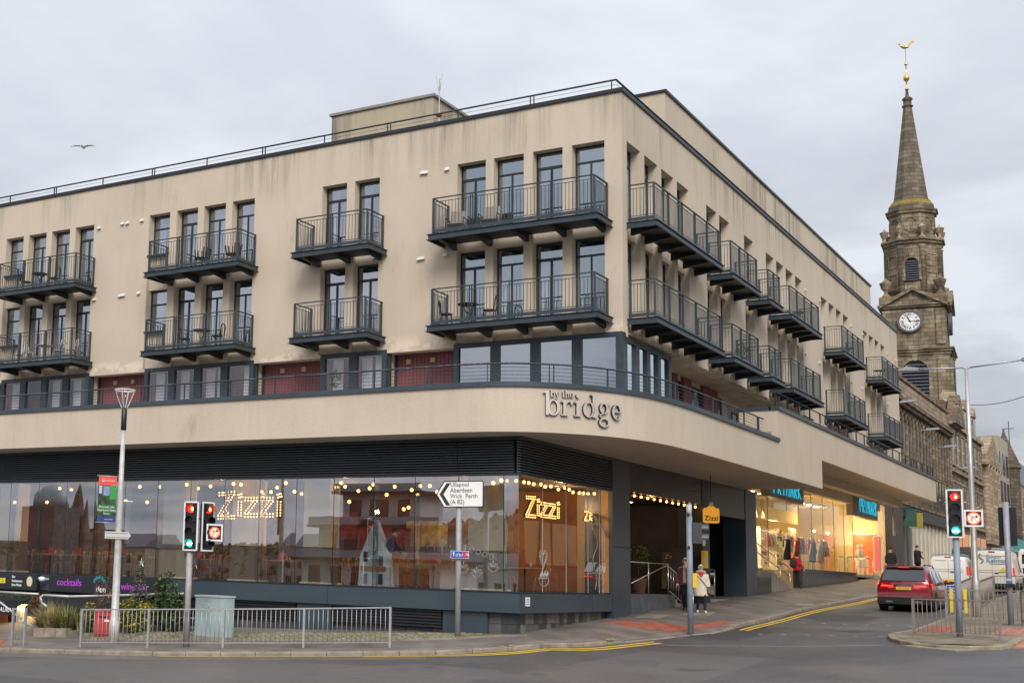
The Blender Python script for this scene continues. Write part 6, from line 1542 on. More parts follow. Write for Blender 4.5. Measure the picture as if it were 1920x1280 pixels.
b = MB(); b.lathe((0, 0, 0), [(.05, 0), (.05, .002)], 12); o = b.build('emblem', mat('pale_red_print', (.8, .35, .3), .6, 0, 0), bn, (-.40, -.013, bh*.9)); o.rotation_euler.x = math.pi/2
text('lettering', 'visit lochness', .045, WT_, bn, (-.2, -.013, bh*.07), (1, 0, 0), (0, 0, 1), .001)
zf_ = z_at(lb, 1003)
fs = thing('finger_sign', lb+towards*.13+Vector((0, 0, zf_)), 'blank pale arrow board clamped to the lamp column pointing right', 'sign', rz=fz)
b = MB(); b.prism([(-.40, 0, -.105), (.27, 0, -.105), (.36, 0, 0), (.27, 0, .105), (-.40, 0, .105)], (0, .02, 0)); b.build('board', mat('pale_sign_board', (.52, .53, .50), .5, 0, .1, 4), fs)
for z in (-.06, .06): piece('groove', mat('grey_print', (.2, .2, .2), .6), -.38, .26, -.006, 0, z-.008, z+.008, fs)
cm_ = lb+rgt*.1
cs = thing('banner_bracket', cm_+Vector((0, 0, z_at(lb, 939))), 'thin white bracket arm on the right of the pale lamp column', 'bracket', rz=fz); b = MB(); b.tube((0, 0, 0), (.28, 0, 0), .016); b.build('arm', WHITE, cs)

# traffic signals
RED = emis('red_signal', (1, .012, .006), 3.2); REDC = emis('red_signal_core', (1, .42, .10), 8); GRN_ = emis('green_signal', (0, .55, .38), 1.7); CYC = emis('cycle_symbol', (.55, 1, .95), 7)
LENS_OFF = mat('unlit_lens', (.02, .012, .012), .2); REDX = emis('red_prohibition', (1, .08, .03), 1.9); PALEX = emis('pale_face', (.85, .66, .52), .95)
def signal_head(root, loc, rz, green=True):
    """four aspects; local -Y is the lit side"""
    hd = put('signal_head', MB().box(-.155, .155, -.02, .16, 0, 1.26).mesh('signal_head', BLACKPL), root, loc, rz); fixn(hd.data)
    bb = MB()
    for x0, x1, z0, z1 in ((-.21, .21, 1.27, 1.31), (-.21, .21, -.05, -.01), (-.215, -.17, -.05, 1.31), (.17, .215, -.05, 1.31)): bb.box(x0, x1, -.01, .0, z0, z1)
    bb.build('white_border', mat('sign_white_border', (.78, .78, .78), .4, 0, .03), hd)
    for x0, x1 in ((-.172, -.155), (.155, .172)): piece('backboard', BLACKPL, x0, x1, .0, .012, -.03, 1.29, hd)
    for k in range(4):
        z = 1.10-k*.315; b = MB(); N = 14
        if k == 0: m1 = RED
        elif k == 3 and green: m1 = GRN_
        else: m1 = LENS_OFF
        b.v = []; ring = [(.105*math.cos(2*math.pi*i/N), -.03, z+.105*math.sin(2*math.pi*i/N)) for i in range(N)]; b.prism(ring, (0, .02, 0)); ln = b.build('lens', m1, hd)
        if k == 0: b = MB(); b.prism([(.035+.032*math.cos(2*math.pi*i/N), -.036, z-.0+.05*math.sin(2*math.pi*i/N)) for i in range(N)], (0, .004, 0)); b.build('lamp_glow', REDC, ln)
        if k == 3 and green:
            b = MB()
            for x in (-.045, .045):
                for i in range(10): t0, t1 = 2*math.pi*i/10, 2*math.pi*(i+1)/10; b.bar((x+.028*math.cos(t0), -.036, z-.02+.028*math.sin(t0)), (x+.028*math.cos(t1), -.036, z-.02+.028*math.sin(t1)), .012)
            for p, q in (((-.045, -.02), (-.01, .035)), ((-.01, .035), (.045, -.02)), ((-.01, .035), (.03, .04)), ((-.01, .035), (.0, -.02)), ((0, -.02), (-.045, -.02))): b.bar((p[0], -.036, z+p[1]), (q[0], -.036, z+q[1]), .012)
            b.build('cycle_symbol', CYC, ln)
        b = MB()                                       # visor, open underneath
        for i in range(12):
            t0 = math.radians(-35+250*i/12); t1 = math.radians(-35+250*(i+1)/12); r = .118
            b.hexa([(r*math.cos(t0), -.19, z+r*math.sin(t0)), (r*1.05*math.cos(t0), -.19, z+r*1.05*math.sin(t0)), (r*1.05*math.cos(t1), -.19, z+r*1.05*math.sin(t1)), (r*math.cos(t1), -.19, z+r*math.sin(t1)), (r*math.cos(t0), -.02, z+r*math.sin(t0)), (r*1.05*math.cos(t0), -.02, z+r*1.05*math.sin(t0)), (r*1.05*math.cos(t1), -.02, z+r*1.05*math.sin(t1)), (r*math.cos(t1), -.02, z+r*math.sin(t1))])
        b.build('visor', BLACKPL, hd)
    return hd
def no_turn(root, loc, rz, s=.17):
    bx = put('no_right_turn_sign', MB().box(-.19, .19, 0, .12, -.19, .19).mesh('sign_box', BLACKPL), root, loc, rz); fixn(bx.data)
    b = MB()
    for x0, x1, z0, z1 in ((-.235, .235, .19, .235), (-.235, .235, -.235, -.19), (-.235, -.19, -.19, .19), (.19, .235, -.19, .19)): b.box(x0, x1, -.01, .01, z0, z1)
    b.build('white_border', MATS['sign_white_border'], bx)
    b = MB(); N = 24; b.prism([(s*math.cos(2*math.pi*i/N), -.012, s*math.sin(2*math.pi*i/N)) for i in range(N)], (0, .01, 0)); b.build('face', PALEX, bx)
    b = MB()
    for i in range(N):
        t0, t1 = 2*math.pi*i/N, 2*math.pi*(i+1)/N; b.hexa([((s-.035)*math.cos(t0), -.022, (s-.035)*math.sin(t0)), (s*math.cos(t0), -.022, s*math.sin(t0)), (s*math.cos(t1), -.022, s*math.sin(t1)), ((s-.035)*math.cos(t1), -.022, (s-.035)*math.sin(t1)), ((s-.035)*math.cos(t0), -.012, (s-.035)*math.sin(t0)), (s*math.cos(t0), -.012, s*math.sin(t0)), (s*math.cos(t1), -.012, s*math.sin(t1)), ((s-.035)*math.cos(t1), -.012, (s-.035)*math.sin(t1))])
    b.bar((-s*.68, -.02, s*.68), (s*.68, -.02, -s*.68), .028, .01, up=(0, 1, 0)); b.build('red_ring', REDX, bx)
    b = MB(); b.bar((-.045, -.016, -.1), (-.045, -.016, .04), .03, .01, up=(0, 1, 0)); b.bar((-.055, -.016, .045), (.06, -.016, .045), .03, .01, up=(0, 1, 0)); b.prism([(.05, -.022, .1), (.12, -.022, .045), (.05, -.022, -.01)], (0, .01, 0)); b.build('arrow', BLACK, bx)
tb_ = onG(349, 1212); th = vtop(tb_, 1032); zt_ = vtop(tb_, 930); k_ = (zt_-th)/1.36
ts = thing('traffic_signal', tb_, 'traffic signal at the left with two heads on one grey pole, both reds lit', 'traffic light')
b = MB(); b.tube((0, 0, -.1), (0, 0, th+.3), .085, n=12); b.build('pole', mat('warm_grey_pole', (.34, .32, .31), .5, .1, .15, 5, bump=.05), ts)
fz2 = face_rz(tb_)
def lv(rz, x, y, z): return Vector((math.cos(rz)*x-math.sin(rz)*y, math.sin(rz)*x+math.cos(rz)*y, z))
signal_head(ts, lv(fz2, .0, -.14, th+.05), fz2-.32); h_ = signal_head(ts, lv(fz2, .47, -.05, th+.05), fz2+.62, green=False)
no_turn(ts, lv(fz2, .66, -.16, th+.52), fz2+.30, .15)
rbar(ts, 'bracket', [lv(fz2, 0, 0, th+.2), lv(fz2, .4, .05, th+.2)], .02, BLACKPL); rbar(ts, 'bracket', [lv(fz2, 0, 0, th+.9), lv(fz2, .4, .05, th+.9)], .02, BLACKPL)
# island signal
ib = onG(1800, 1193); ih = vtop(ib, 1008); iz = vtop(ib, 907)
t2 = thing('traffic_signal', ib, 'traffic signal on the island with red over green cycle light lit', 'traffic light')
b = MB(); b.tube((0, 0, -.05), (0, 0, ih+.3), .085, n=12); b.build('pole', GREYPOLE, t2)
fz3 = face_rz(ib); signal_head(t2, lv(fz3, .0, -.14, ih+.05), fz3+.08); no_turn(t2, lv(fz3, .46, -.13, ih+.55), fz3+.06)
b = MB(); b.box(-.05, .05, -.06, .06, ih-.16, ih-.02); b.build('clamp', BLACKPL, t2)
for dx in (-.17, .17): o = piece('yellow_marker', mat('yellow_plastic', (.75, .50, .02), .4), -.045, .045, -.07, .07, .66, 1.32, t2); p = lv(fz3, dx, .12, .99); o.location = p; o.rotation_euler.z = fz3
# tall twin lamp on the island
wb = onG(1832, 1155); wh = vtop(wb, 690)
l2 = thing('twin_lamp_column', wb, 'tall silver lamp column with two arms standing on the traffic island', 'street lamp')
b = MB(); b.lathe((0, 0, 0), [(.13, -.1), (.13, 1.2), (.10, 1.3), (.09, wh*.55), (.055, wh)], 14); b.build('column', mat('bright_galvanised', (.55, .54, .52), .35, .6, .12, 5), l2)
fz4 = face_rz(wb)
for s, L, dz in ((-1, 1.55, .02), (1, 1.75, .22)):
    rbar(l2, 'arm', [lv(fz4, 0, 0, wh-.03), lv(fz4, s*.12, 0, wh+.02), lv(fz4, s*L, 0, wh+dz)], .03, GALV)
    p = lv(fz4, s*L, 0, wh+dz); b = MB(); b.hexa([(-.05, -.1, -.05), (.65, -.13, -.04), (.65, .13, -.04), (-.05, .1, -.05), (-.05, -.06, .06), (.35, -.07, .12), (.35, .07, .12), (-.05, .06, .06)]); o = b.build('lantern', mat('grey_lantern', (.13, .14, .15), .4, .3), l2, p); o.rotation_euler.z = fz4+(0 if s > 0 else math.pi)
# rear of a signal on the right of the island
rb_ = onG(1896, 1171); rh = vtop(rb_, 941)
t3 = thing('signal_pole', rb_, 'grey pole at the right with a black signal backboard and a blue push button box', 'pole')
b = MB(); b.tube((0, 0, -.05), (0, 0, rh), .085, n=12); b.build('pole', mat('lilac_grey_pole', (.30, .30, .35), .5, .1, .12, 5), t3); fz5 = face_rz(rb_)
o = piece('backboard', BLACKPL, 0, .50, 0, .03, 0, 1.2, t3); o.location = lv(fz5, .03, .22, rh-.75); o.rotation_euler.z = fz5
o = piece('signal_body', BLACK, 0, .30, 0, .2, 0, 1.1, t3); o.location = lv(fz5, .03, .32, rh-.75); o.rotation_euler.z = fz5
zz = vtop(rb_, 1090); o = piece('button_box', BLACKPL, 0, .17, 0, .14, 0, .24, t3); o.location = lv(fz5, .0, -.14, zz-.05); o.rotation_euler.z = fz5
o = piece('button_plate', mat('blue_plate', (.03, .12, .40), .4), 0, .15, 0, .02, 0, .09, t3); o.location = lv(fz5, .0, -.222, zz-.02); o.rotation_euler.z = fz5
o = piece('button_lamp', mat('grey_screen', (.4, .42, .42), .3), 0, .15, 0, .02, 0, .07, t3); o.location = lv(fz5, .0, -.222, zz+.06); o.rotation_euler.z = fz5
# blue notice on the island railing
pb = onG(1779, 1159); zb_ = vtop(pb, 1108)
nb2 = thing('blue_notice', pb+lv(fz3, .12, -.1, zb_), 'small blue sign with white lettering fixed to the island railing', 'sign', rz=fz3)
piece('board', WHITE, -.16, .18, 0, .012, -.2, .22, nb2); piece('blue_face', mat('road_sign_blue', (.01, .08, .42), .35), -.145, .165, -.004, .0, -.185, .205, nb2)
for s, z in (('Slow', .13), ('cycles', .03)): text('lettering', s, .10, WT_, nb2, (0.01, -.007, z), (1, 0, 0), (0, 0, 1), .001)
b = MB()
for x in (-.06, .08):
    for i in range(10): t0, t1 = 2*math.pi*i/10, 2*math.pi*(i+1)/10; b.bar((x+.045*math.cos(t0), -.007, -.10+.045*math.sin(t0)), (x+.045*math.cos(t1), -.007, -.10+.045*math.sin(t1)), .014)
b.bar((-.06, -.007, -.1), (.0, -.007, -.02), .014); b.bar((0, -.007, -.02), (.08, -.007, -.1), .014); b.build('cycle_symbol', WT_, nb2)
# direction sign
gb = onG(858, 1193); gh = vtop(gb, 925); fz6 = face_rz(gb)
ds = thing('direction_sign', gb, 'white direction sign with a black chevron pointing left on a grey pole', 'sign', rz=fz6)
b = MB(); b.tube((0, .06, -.05), (0, .06, gh+.25), .075, n=12); b.build('pole', mat('sign_pole_grey', (.33, .33, .34), .5, .1, .2, 5, bump=.05), ds)
w_, hh2 = .0125, .0
Dp = (gb.dot(CF)); pxm = Dp/FPX
zc = vtop(gb, 926); X = lambda u: (u-858)*pxm; 
BL = mat('sign_black', (.01, .01, .01), .5, 0, 0); SW = mat('sign_face_white', (.80, .80, .78), .4, 0, .03)
def flatpoly(name, pts, m, y0, y1): b = MB(); b.prism([(x, y0, z) for x, z in pts], (0, y1-y0, 0)); return b.build(name, m, ds)
x0, x1, hz = X(814), X(904), .365
slope = .035
def sk(x, z): return (x, z+zc+x*slope)
flatpoly('sign_panel', [sk(x0, 0), sk(x0+.22, -hz), sk(x1-.03, -hz), sk(x1, -hz+.03), sk(x1, hz-.03), sk(x1-.03, hz), sk(x0+.22, hz)], BL, -.03, 0)
flatpoly('sign_face', [sk(x0+.04, 0), sk(x0+.235, -hz+.03), sk(x1-.045, -hz+.03), sk(x1-.03, -hz+.045), sk(x1-.03, hz-.045), sk(x1-.045, hz-.03), sk(x0+.235, hz-.03)], SW, -.036, -.03)
flatpoly('chevron', [sk(x0+.10, 0), sk(x0+.29, -hz+.06), sk(x0+.40, -hz+.06), sk(x0+.21, 0), sk(x0+.40, hz-.06), sk(x0+.29, hz-.06)], BL, -.040, -.036)
for s, z in (('Ullapool', .24), ('Aberdeen', .085), ('Wick  Perth', -.075), ('(A 82)', -.235)): text('lettering', s, .175, BL, ds, (x0+.39, -.042, zc+z+.01), (1, 0, slope), (-slope, 0, 1), .001, align='LEFT', offset=.0, xscale=.86)
cz = vtop(gb, 1039)
bs = thing('cycle_route_sign', gb+lv(fz6, -.02, -.09, cz), 'small blue cycle route sign fixed low on the direction sign pole', 'sign', rz=fz6)
hw = 21*pxm; piece('board', WHITE, -.19, hw, 0, .015, -.10, .10, bs); piece('blue_face', mat('road_sign_blue', (.01, .08, .42), .35), -.18, hw-.01, -.004, 0, -.09, .09, bs)
b = MB(); b.bar((-.11, -.008, -.05), (-.11, -.008, .05), .018); b.prism([(-.145, -.008, .02), (-.075, -.008, .02), (-.11, -.008, .07)], (0, .003, 0))
for x in (-.02, .07):
    for i in range(10): t0, t1 = 2*math.pi*i/10, 2*math.pi*(i+1)/10; b.bar((x+.03*math.cos(t0), -.008, -.02+.03*math.sin(t0)), (x+.03*math.cos(t1), -.008, -.02+.03*math.sin(t1)), .01)
b.bar((-.02, -.008, -.02), (.02, -.008, .04), .01); b.bar((.02, -.008, .04), (.07, -.008, -.02), .01); b.build('cycle_symbol', WT_, bs)
piece('red_panel', mat('route_red', (.5, .03, .06), .4), .12, hw-.02, -.009, -.004, -.07, .07, bs); text('lettering', '1  78', .09, WT_, bs, ((.12+hw-.02)/2, -.011, 0), (1, 0, 0), (0, 0, 1), .001)
# cabinet
cb = onG(390, 1200); ca, cc = onG(364, 1200), onG(417, 1203); ch_ = vtop(onG(390, 1201), 1115)
cab = thing('utility_cabinet', (ca+cc)/2, 'pale green utility cabinet with scrawled graffiti behind the guard railing', 'cabinet', rz=math.atan2(cc.y-ca.y, cc.x-ca.x))
CG = mat('pale_green_cabinet', (.33, .43, .42), .55, 0, .22, 2.5, bump=.05, stretch=(1, 1, .4)); cw_ = (cc-ca).length/2
piece('body', CG, -cw_, cw_, 0, .45, .14, ch_-.05, cab); piece('lid', mat('cabinet_lid', (.42, .50, .49), .5, 0, .1, 3), -cw_-.02, cw_+.02, -.03, .48, ch_-.05, ch_, cab); piece('base', SLAB, -cw_-.02, cw_+.02, -.02, .47, -.1, .14, cab)
piece('door_gap', BLACK, -.004, .004, -.002, .001, .2, ch_-.1, cab) if False else None
rg_ = random.Random(4); b = MB(); pts = [(-.22+.02*i+.05*math.sin(i*2.1), -.006, ch_-.30+.07*math.sin(i*1.3)) for i in range(20)]; b.path(pts, .006, 4); b.path([(-.2+.02*i, -.006, ch_-.45+.04*math.sin(i*1.1)) for i in range(12)], .006, 4); b.build('graffiti', mat('white_graffiti', (.7, .72, .7), .7), cab)
# pedestrian signal pole
eb_ = onG(1295, 1184); eh = vtop(eb_, 945); fz7 = face_rz(eb_)
t4 = thing('pedestrian_signal', eb_, 'pale blue grey pole by the crossing with a dark signal head seen from its edge', 'traffic light')
b = MB(); b.tube((0, 0, -.05), (0, 0, eh-.35), .085, n=14); b.build('pole', GREYPOLE, t4); b = MB(); b.tube((0, 0, eh-.35), (0, 0, eh), .078, n=14); b.build('pole_cap', mat('pale_cap', (.5, .52, .55), .5), t4)
z5 = vtop(eb_, 1018); z6 = vtop(eb_, 979)
o = piece('signal_body', mat('dark_signal_grey', (.05, .055, .06), .4), 0, .26, 0, .24, 0, z6-z5, t4); o.location = lv(fz7, .23, .04, (z5+z6)/2); o.rotation_euler.z = fz7
for k in range(2):
    z = lerp(z5, z6, .27+.46*k); b = MB()
    for i in range(10):
        t0 = math.radians(-20+220*i/10); t1 = math.radians(-20+220*(i+1)/10); r = .12
        b.hexa([(.02, r*math.cos(t0), r*math.sin(t0)), (.02, r*1.06*math.cos(t0), r*1.06*math.sin(t0)), (.02, r*1.06*math.cos(t1), r*1.06*math.sin(t1)), (.02, r*math.cos(t1), r*math.sin(t1)), (.22, r*math.cos(t0), r*math.sin(t0)), (.22, r*1.06*math.cos(t0), r*1.06*math.sin(t0)), (.22, r*1.06*math.cos(t1), r*1.06*math.sin(t1)), (.22, r*math.cos(t1), r*math.sin(t1))])
    o = b.build('visor', mat('visor_grey', (.09, .095, .1), .35), t4, lv(fz7, .32, .04, z)); o.rotation_euler.z = fz7
z7 = vtop(eb_, 1087); o = piece('push_button_box', mat('yellow_plastic', (.75, .50, .02), .4), 0, .13, 0, .2, 0, .42, t4); o.location = lv(fz7, .14, .02, z7); o.rotation_euler.z = fz7
b = MB(); b.box(-.03, .03, -.1, .0, .9, 1.0)
for v in (965, 1026): z = vtop(eb_, v); o = piece('clamp', BLACKPL, -.05, .02, -.10, -.07, -.05, .05, t4); o.location = lv(fz7, -.02, -.085, z); o.rotation_euler.z = fz7
# hanging sign of the restaurant
hs_p = onX(1334, 966, XG+.9)
hs = thing('hanging_sign', hs_p, 'round cornered orange hanging sign lettered Zizzi under the canopy', 'sign', rz=face_rz(hs_p)+.35)
wz = .29; pts = []
for cx, cz, a0 in ((wz-.08, .19, 0), (-wz+.08, .19, 90), (-wz+.08, -.19, 180), (wz-.08, -.19, 270)):
    for k in range(5): a = math.radians(a0+90*k/4); pts.append((cx+.08*math.cos(a), 0, cz+.08*math.sin(a)))
b = MB(); b.prism(pts, (0, .07, 0)); b.build('sign_board', emis('orange_sign', (.62, .26, .015), .55), hs)
b = MB(); b.prism([(-.16, .01, .27), (.16, .01, .27), (.06, .01, .36), (-.06, .01, .36)], (0, .05, 0)); b.build('sign_neck', MATS['orange_sign'], hs)
text('lettering', 'Zizzi', .235, BLACKPL, hs, (0, -.006, -.10), (1, 0, 0), (0, 0, 1), .005, offset=.006, spacing=1.1)
b = MB(); b.tube((0, .03, .46), (0, .03, 1.75), .015); b.build('hanger', BLACKPL, hs); b = MB(); b.sphere((0, .03, .41), .085, 8, 6, 1.1); b.build('sign_finial', mat('pink_finial', (.6, .5, .48), .5), hs)
b = MB(); b.bar((-.7, .03, .86), (0, .03, .86), .025); b.bar((-.7, .03, 1.16), (0, .03, 1.16), .025); b.build('bracket', BLACKPL, hs)
ym = thing('yellow_wall_box', onX(1320, 1048, XG+.16), 'small yellow box mounted on the slim dark pillar above the couple', 'box'); piece('body', mat('yellow_plastic', (.75, .50, .02), .4), -.04, .1, -.18, .18, -.32, .32, ym); piece('plate', mat('grey_screen', (.4, .42, .42), .3), .1, .11, -.1, .1, -.2, .1, ym); piece('notice', WHITE, .0, .02, -.14, .14, .5, .72, ym)
# chalk boards
for (u, v, lab, hh3, ww, tx) in ((1259, 1103, 'brown chalkboard stand lettered Zizzi beside the entrance steps', 1.35, .62, True), (1274, 1106, 'taller black pavement board just left of the couple', 1.55, .5, False)):
    p = onX(u, v, XG-.9 if tx else XG-.5); ab = thing('pavement_board', p, lab, 'board', rz=face_rz(p)-.15)
    b = MB(); b.hexa([(-ww/2, -.3, 0), (ww/2, -.3, 0), (ww/2, -.26, 0), (-ww/2, -.26, 0), (-ww/2, -.04, hh3), (ww/2, -.04, hh3), (ww/2, 0, hh3), (-ww/2, 0, hh3)]); b.build('front_board', mat('brown_board' if tx else 'black_board', (.10, .055, .035) if tx else (.02, .02, .025), .6, 0, .2), ab)
    b = MB(); b.hexa([(-ww/2, .3, 0), (ww/2, .3, 0), (ww/2, .26, 0), (-ww/2, .26, 0), (-ww/2, .04, hh3), (ww/2, .04, hh3), (ww/2, 0.001, hh3), (-ww/2, .001, hh3)]); b.build('back_board', BLACKPL, ab)
    if tx: text('lettering', 'Zizzi', .22, mat('cream_print', (.7, .62, .45), .6), ab, (0, -.085, hh3-.18), (1, 0, 0), (0, .2, 1), .003)

# ------------------------------------------------------------------ vehicles
def loft(b, rings, closed=True, smooth=True, mats=None):
    n = len(rings[0]); k = len(b.v)
    for r in rings: b.v += [tuple(p) for p in r]
    for j in range(len(rings)-1):
        for i in range(n-(0 if closed else 1)):
            i2 = (i+1) % n; b.f.append((k+j*n+i, k+j*n+i2, k+(j+1)*n+i2, k+(j+1)*n+i)); b.m.append(mats(j, i) if mats else b.mi); b.sm.append(smooth)
    b.f.append(tuple(k+i for i in reversed(range(n)))); b.m.append(b.mi); b.sm.append(False)
    b.f.append(tuple(k+(len(rings)-1)*n+i for i in range(n))); b.m.append(b.mi); b.sm.append(False)
def ring_of(y, w, zb, zs, zr, gw, rr=.12):
    """cross-section of a car at length y: half width w, sill zb, shoulder zs, roof zr, roof half width gw"""
    h = [(0, zb), (w*.86, zb), (w*.97, zb+.10), (w, zb+.3), (w, zs-.12), (w*.965, zs)]
    g = [(lerp(w*.965, gw, .5), lerp(zs, zr, .5)), (gw, zr-rr), (gw-.08, zr-.03), (0, zr)]
    R = h+g; return [(x, y, z) for x, z in R]+[(-x, y, z) for x, z in reversed(R[1:-1])]
def wheel(root, x, y, r, w=.24):
    t = MB(); s = 1 if x > 0 else -1
    prof = [(r*.62, -w/2), (r*.93, -w/2), (r, -w/2+.04), (r, w/2-.04), (r*.93, w/2), (r*.62, w/2)]
    t.lathe((0, 0, 0), prof, 20); o = t.build('tyre', mat('tyre_rubber', (.018, .018, .018), .85, 0, .1), root, (x, y, r)); o.rotation_euler = (0, math.pi/2, 0)
    q = MB(); q.lathe((0, 0, s*(w/2-.05)), [(r*.64, -.01), (r*.64, .02)], 18)
    for k in range(5): a = 2*math.pi*k/5; q.hexa([(math.cos(a+d)*rr, math.sin(a+d)*rr, s*(w/2-.03)+zz) for zz in (0, .035) for rr, d in ((.05, -.3), (.05, .3), (r*.6, .09), (r*.6, -.09))])
    q.build('rim', mat('alloy_rim', (.35, .35, .36), .3, .8), o)
    return o
def suv(loc, rz, label):
    t = thing('parked_suv' if False else 'red_suv', loc, label, 'car', rz=rz)
    P = mat('metallic_red_paint', (.24, .012, .020), .28, .25, .05, 2, coat=1.0); G = mat('car_window_glass', (.015, .018, .02), .04, 0, 0, spec=.8, coat=1); BK = mat('car_black_trim', (.015, .015, .016), .45)
    # local +Y is the nose, tail at y=0, length 4.8, half width .965
    st = [(0.0, .84, .45, 1.02, 1.10, .70), (.05, .91, .34, 1.06, 1.20, .82), (.16, .95, .28, 1.09, 1.42, .78), (.30, .965, .26, 1.10, 1.64, .745), (.62, .965, .24, 1.10, 1.74, .735), (1.5, .965, .23, 1.09, 1.775, .74), (2.3, .965, .22, 1.08, 1.77, .74), (2.9, .965, .22, 1.06, 1.68, .72), (3.35, .96, .22, 1.05, 1.36, .72), (3.62, .955, .22, 1.04, 1.12, .74), (4.2, .93, .24, .98, 1.03, .74), (4.6, .88, .28, .86, .90, .66), (4.8, .78, .36, .70, .76, .60)]
    b = MB(); loft(b, [ring_of(*s) for s in st]); o = b.build('body', P, t); o.data.set_sharp_from_angle(angle=R_(35))
    m = o.modifiers.new('bevel', 'BEVEL'); m.width = .01; m.segments = 1; m.limit_method = 'ANGLE'; o.modifiers.remove(m)
    # rear glass follows the tailgate slope
    b = MB(); b.hexa([(-.76, .085, 1.18), (.76, .085, 1.18), (.76, .13, 1.18), (-.76, .13, 1.18), (-.67, .325, 1.645), (.67, .325, 1.645), (.67, .37, 1.645), (-.67, .37, 1.645)])
    for v in range(len(b.v)): b.v[v] = (b.v[v][0], b.v[v][1]-.075, b.v[v][2])
    b.build('rear_window', G, t)
    b = MB(); b.hexa([(-.70, .17, 1.665), (.70, .17, 1.665), (.70, .52, 1.70), (-.70, .52, 1.70), (-.66, .15, 1.705), (.66, .15, 1.705), (.68, .52, 1.745), (-.68, .52, 1.745)]); b.build('roof_spoiler', P, t)
    piece('high_brake_light', emis('dim_brake', (.8, .02, .01), 1.), -.2, .2, .14, .151, 1.672, 1.70, t)
    for s in (-1, 1):                                  # side windows
        for y0, y1, y2, y3, nm in ((.62, 1.15, .72, 1.15, 'quarter_window'), (1.22, 2.12, 1.22, 2.08, 'side_window'), (2.2, 3.28, 2.16, 2.82, 'side_window')):
            b = MB(); xb = .945; xt = .775
            b.hexa([(s*xb, y0, 1.14), (s*xb, y1, 1.12), (s*(xb-.03), y1, 1.12), (s*(xb-.03), y0, 1.14), (s*xt, y2, 1.60), (s*xt, y3, 1.60), (s*(xt-.03), y3, 1.60), (s*(xt-.03), y2, 1.60)]); b.build(nm, G, t)
        b = MB(); b.bar((s*.955, .5, 1.105), (s*.955, 3.3, 1.085), .02, .02); b.build('window_trim', mat('chrome', (.7, .7, .7), .15, 1.0, 0), t)
        b = MB(); b.bar((s*.62, .7, 1.80), (s*.62, 2.6, 1.80), .04, .035); b.tube((s*.62, .7, 1.80), (s*.64, .55, 1.72), .02); b.tube((s*.62, 2.6, 1.80), (s*.64, 2.8, 1.70), .02); b.build('roof_rail', BK, t)
        b = MB(); b.sphere((s*1.08, 3.0, 1.18), .13, 10, 6, .7, 1.0, .6); b.bar((s*.9, 3.0, 1.10), (s*1.0, 3.0, 1.14), .05); b.build('wing_mirror', P, t)
        # tail lamp wraps the corner
        b = MB(); b.hexa([(s*.36, -.012, .92), (s*.84, .02, .87), (s*.84, .1, .87), (s*.36, .06, .92), (s*.36, .0, 1.04), (s*.86, .03, 1.07), (s*.86, .1, 1.07), (s*.36, .06, 1.04)]); b.hexa([(s*.84, .02, .87), (s*.975, .20, .89), (s*.90, .22, .89), (s*.80, .1, .87), (s*.86, .03, 1.07), (s*.975, .24, 1.08), (s*.9, .24, 1.08), (s*.8, .1, 1.07)])
        tl = b.build('tail_lamp', mat('tail_lamp_red', (.5, .01, .01), .2, emit=(1, .04, .02), estr=1.0), t)
        b = MB(); b.hexa([(s*.46, -.022, .965), (s*.80, .0, .955), (s*.8, .05, .955), (s*.46, .03, .965), (s*.46, -.02, 1.0), (s*.82, .005, 1.01), (s*.82, .05, 1.01), (s*.46, .03, 1.0)]); b.build('lamp_strip', emis('brake_glow', (1, .03, .015), 3), tl)
        b = MB(); b.box(s*.5-.12, s*.5+.12, -.075, -.05, .36, .42); b.build('exhaust_tip', MATS['chrome'], t)
        for y in (.88, 3.78):                          # dark arches
            b = MB(); n = 14; r0, r1 = .37, .43
            for i in range(n):
                t0, t1 = math.pi*i/n, math.pi*(i+1)/n
                b.hexa([(s*.945, y+r0*math.cos(t0), .37+r0*math.sin(t0)), (s*.98, y+r0*math.cos(t0), .37+r0*math.sin(t0)), (s*.98, y+r0*math.cos(t1), .37+r0*math.sin(t1)), (s*.945, y+r0*math.cos(t1), .37+r0*math.sin(t1)), (s*.945, y+r1*math.cos(t0), .37+r1*math.sin(t0)), (s*.975, y+r1*math.cos(t0), .37+r1*math.sin(t0)), (s*.975, y+r1*math.cos(t1), .37+r1*math.sin(t1)), (s*.945, y+r1*math.cos(t1), .37+r1*math.sin(t1))])
            b.build('wheel_arch', BK, t); wheel(t, s*.86, y, .37)
            b = MB(); b.prism([(s*.966, y+.37*math.cos(a), .37+.37*math.sin(a)) for a in [math.pi*i/12 for i in range(13)]]+[(s*.966, y-.37, .2), (s*.966, y+.37, .2)], (s*.002, 0, 0)); b.build('arch_shadow_gap', BLACK, t)
    b = MB(); b.hexa([(-.92, -.05, .30), (.92, -.05, .30), (.95, .35, .24), (-.95, .35, .24), (-.92, -.06, .55), (.92, -.06, .55), (.97, .35, .50), (-.97, .35, .50)]); b.build('rear_bumper', BK, t)
    b = MB(); b.hexa([(-.90, -.045, .55), (.90, -.045, .55), (.965, .3, .52), (-.965, .3, .52), (-.88, -.03, .74), (.88, -.03, .74), (.96, .3, .74), (-.96, .3, .74)]); b.build('bumper_skin', P, t)
    b = MB(); b.bar((-.62, -.055, .585), (.62, -.055, .585), .02, .025); b.build('bumper_trim', MATS['chrome'], t)
    piece('tailgate_trim', MATS['chrome'], -.42, .42, -.02, .0, 1.045, 1.075, t)
    piece('number_plate', mat('yellow_plate', (.75, .55, .04), .4, 0, .02), -.26, .26, -.035, -.01, .84, .95, t); text('lettering', 'MX16 YBL', .09, BLACKPL, t, (0, -.037, .895), (1, 0, 0), (0, 0, 1), .001)
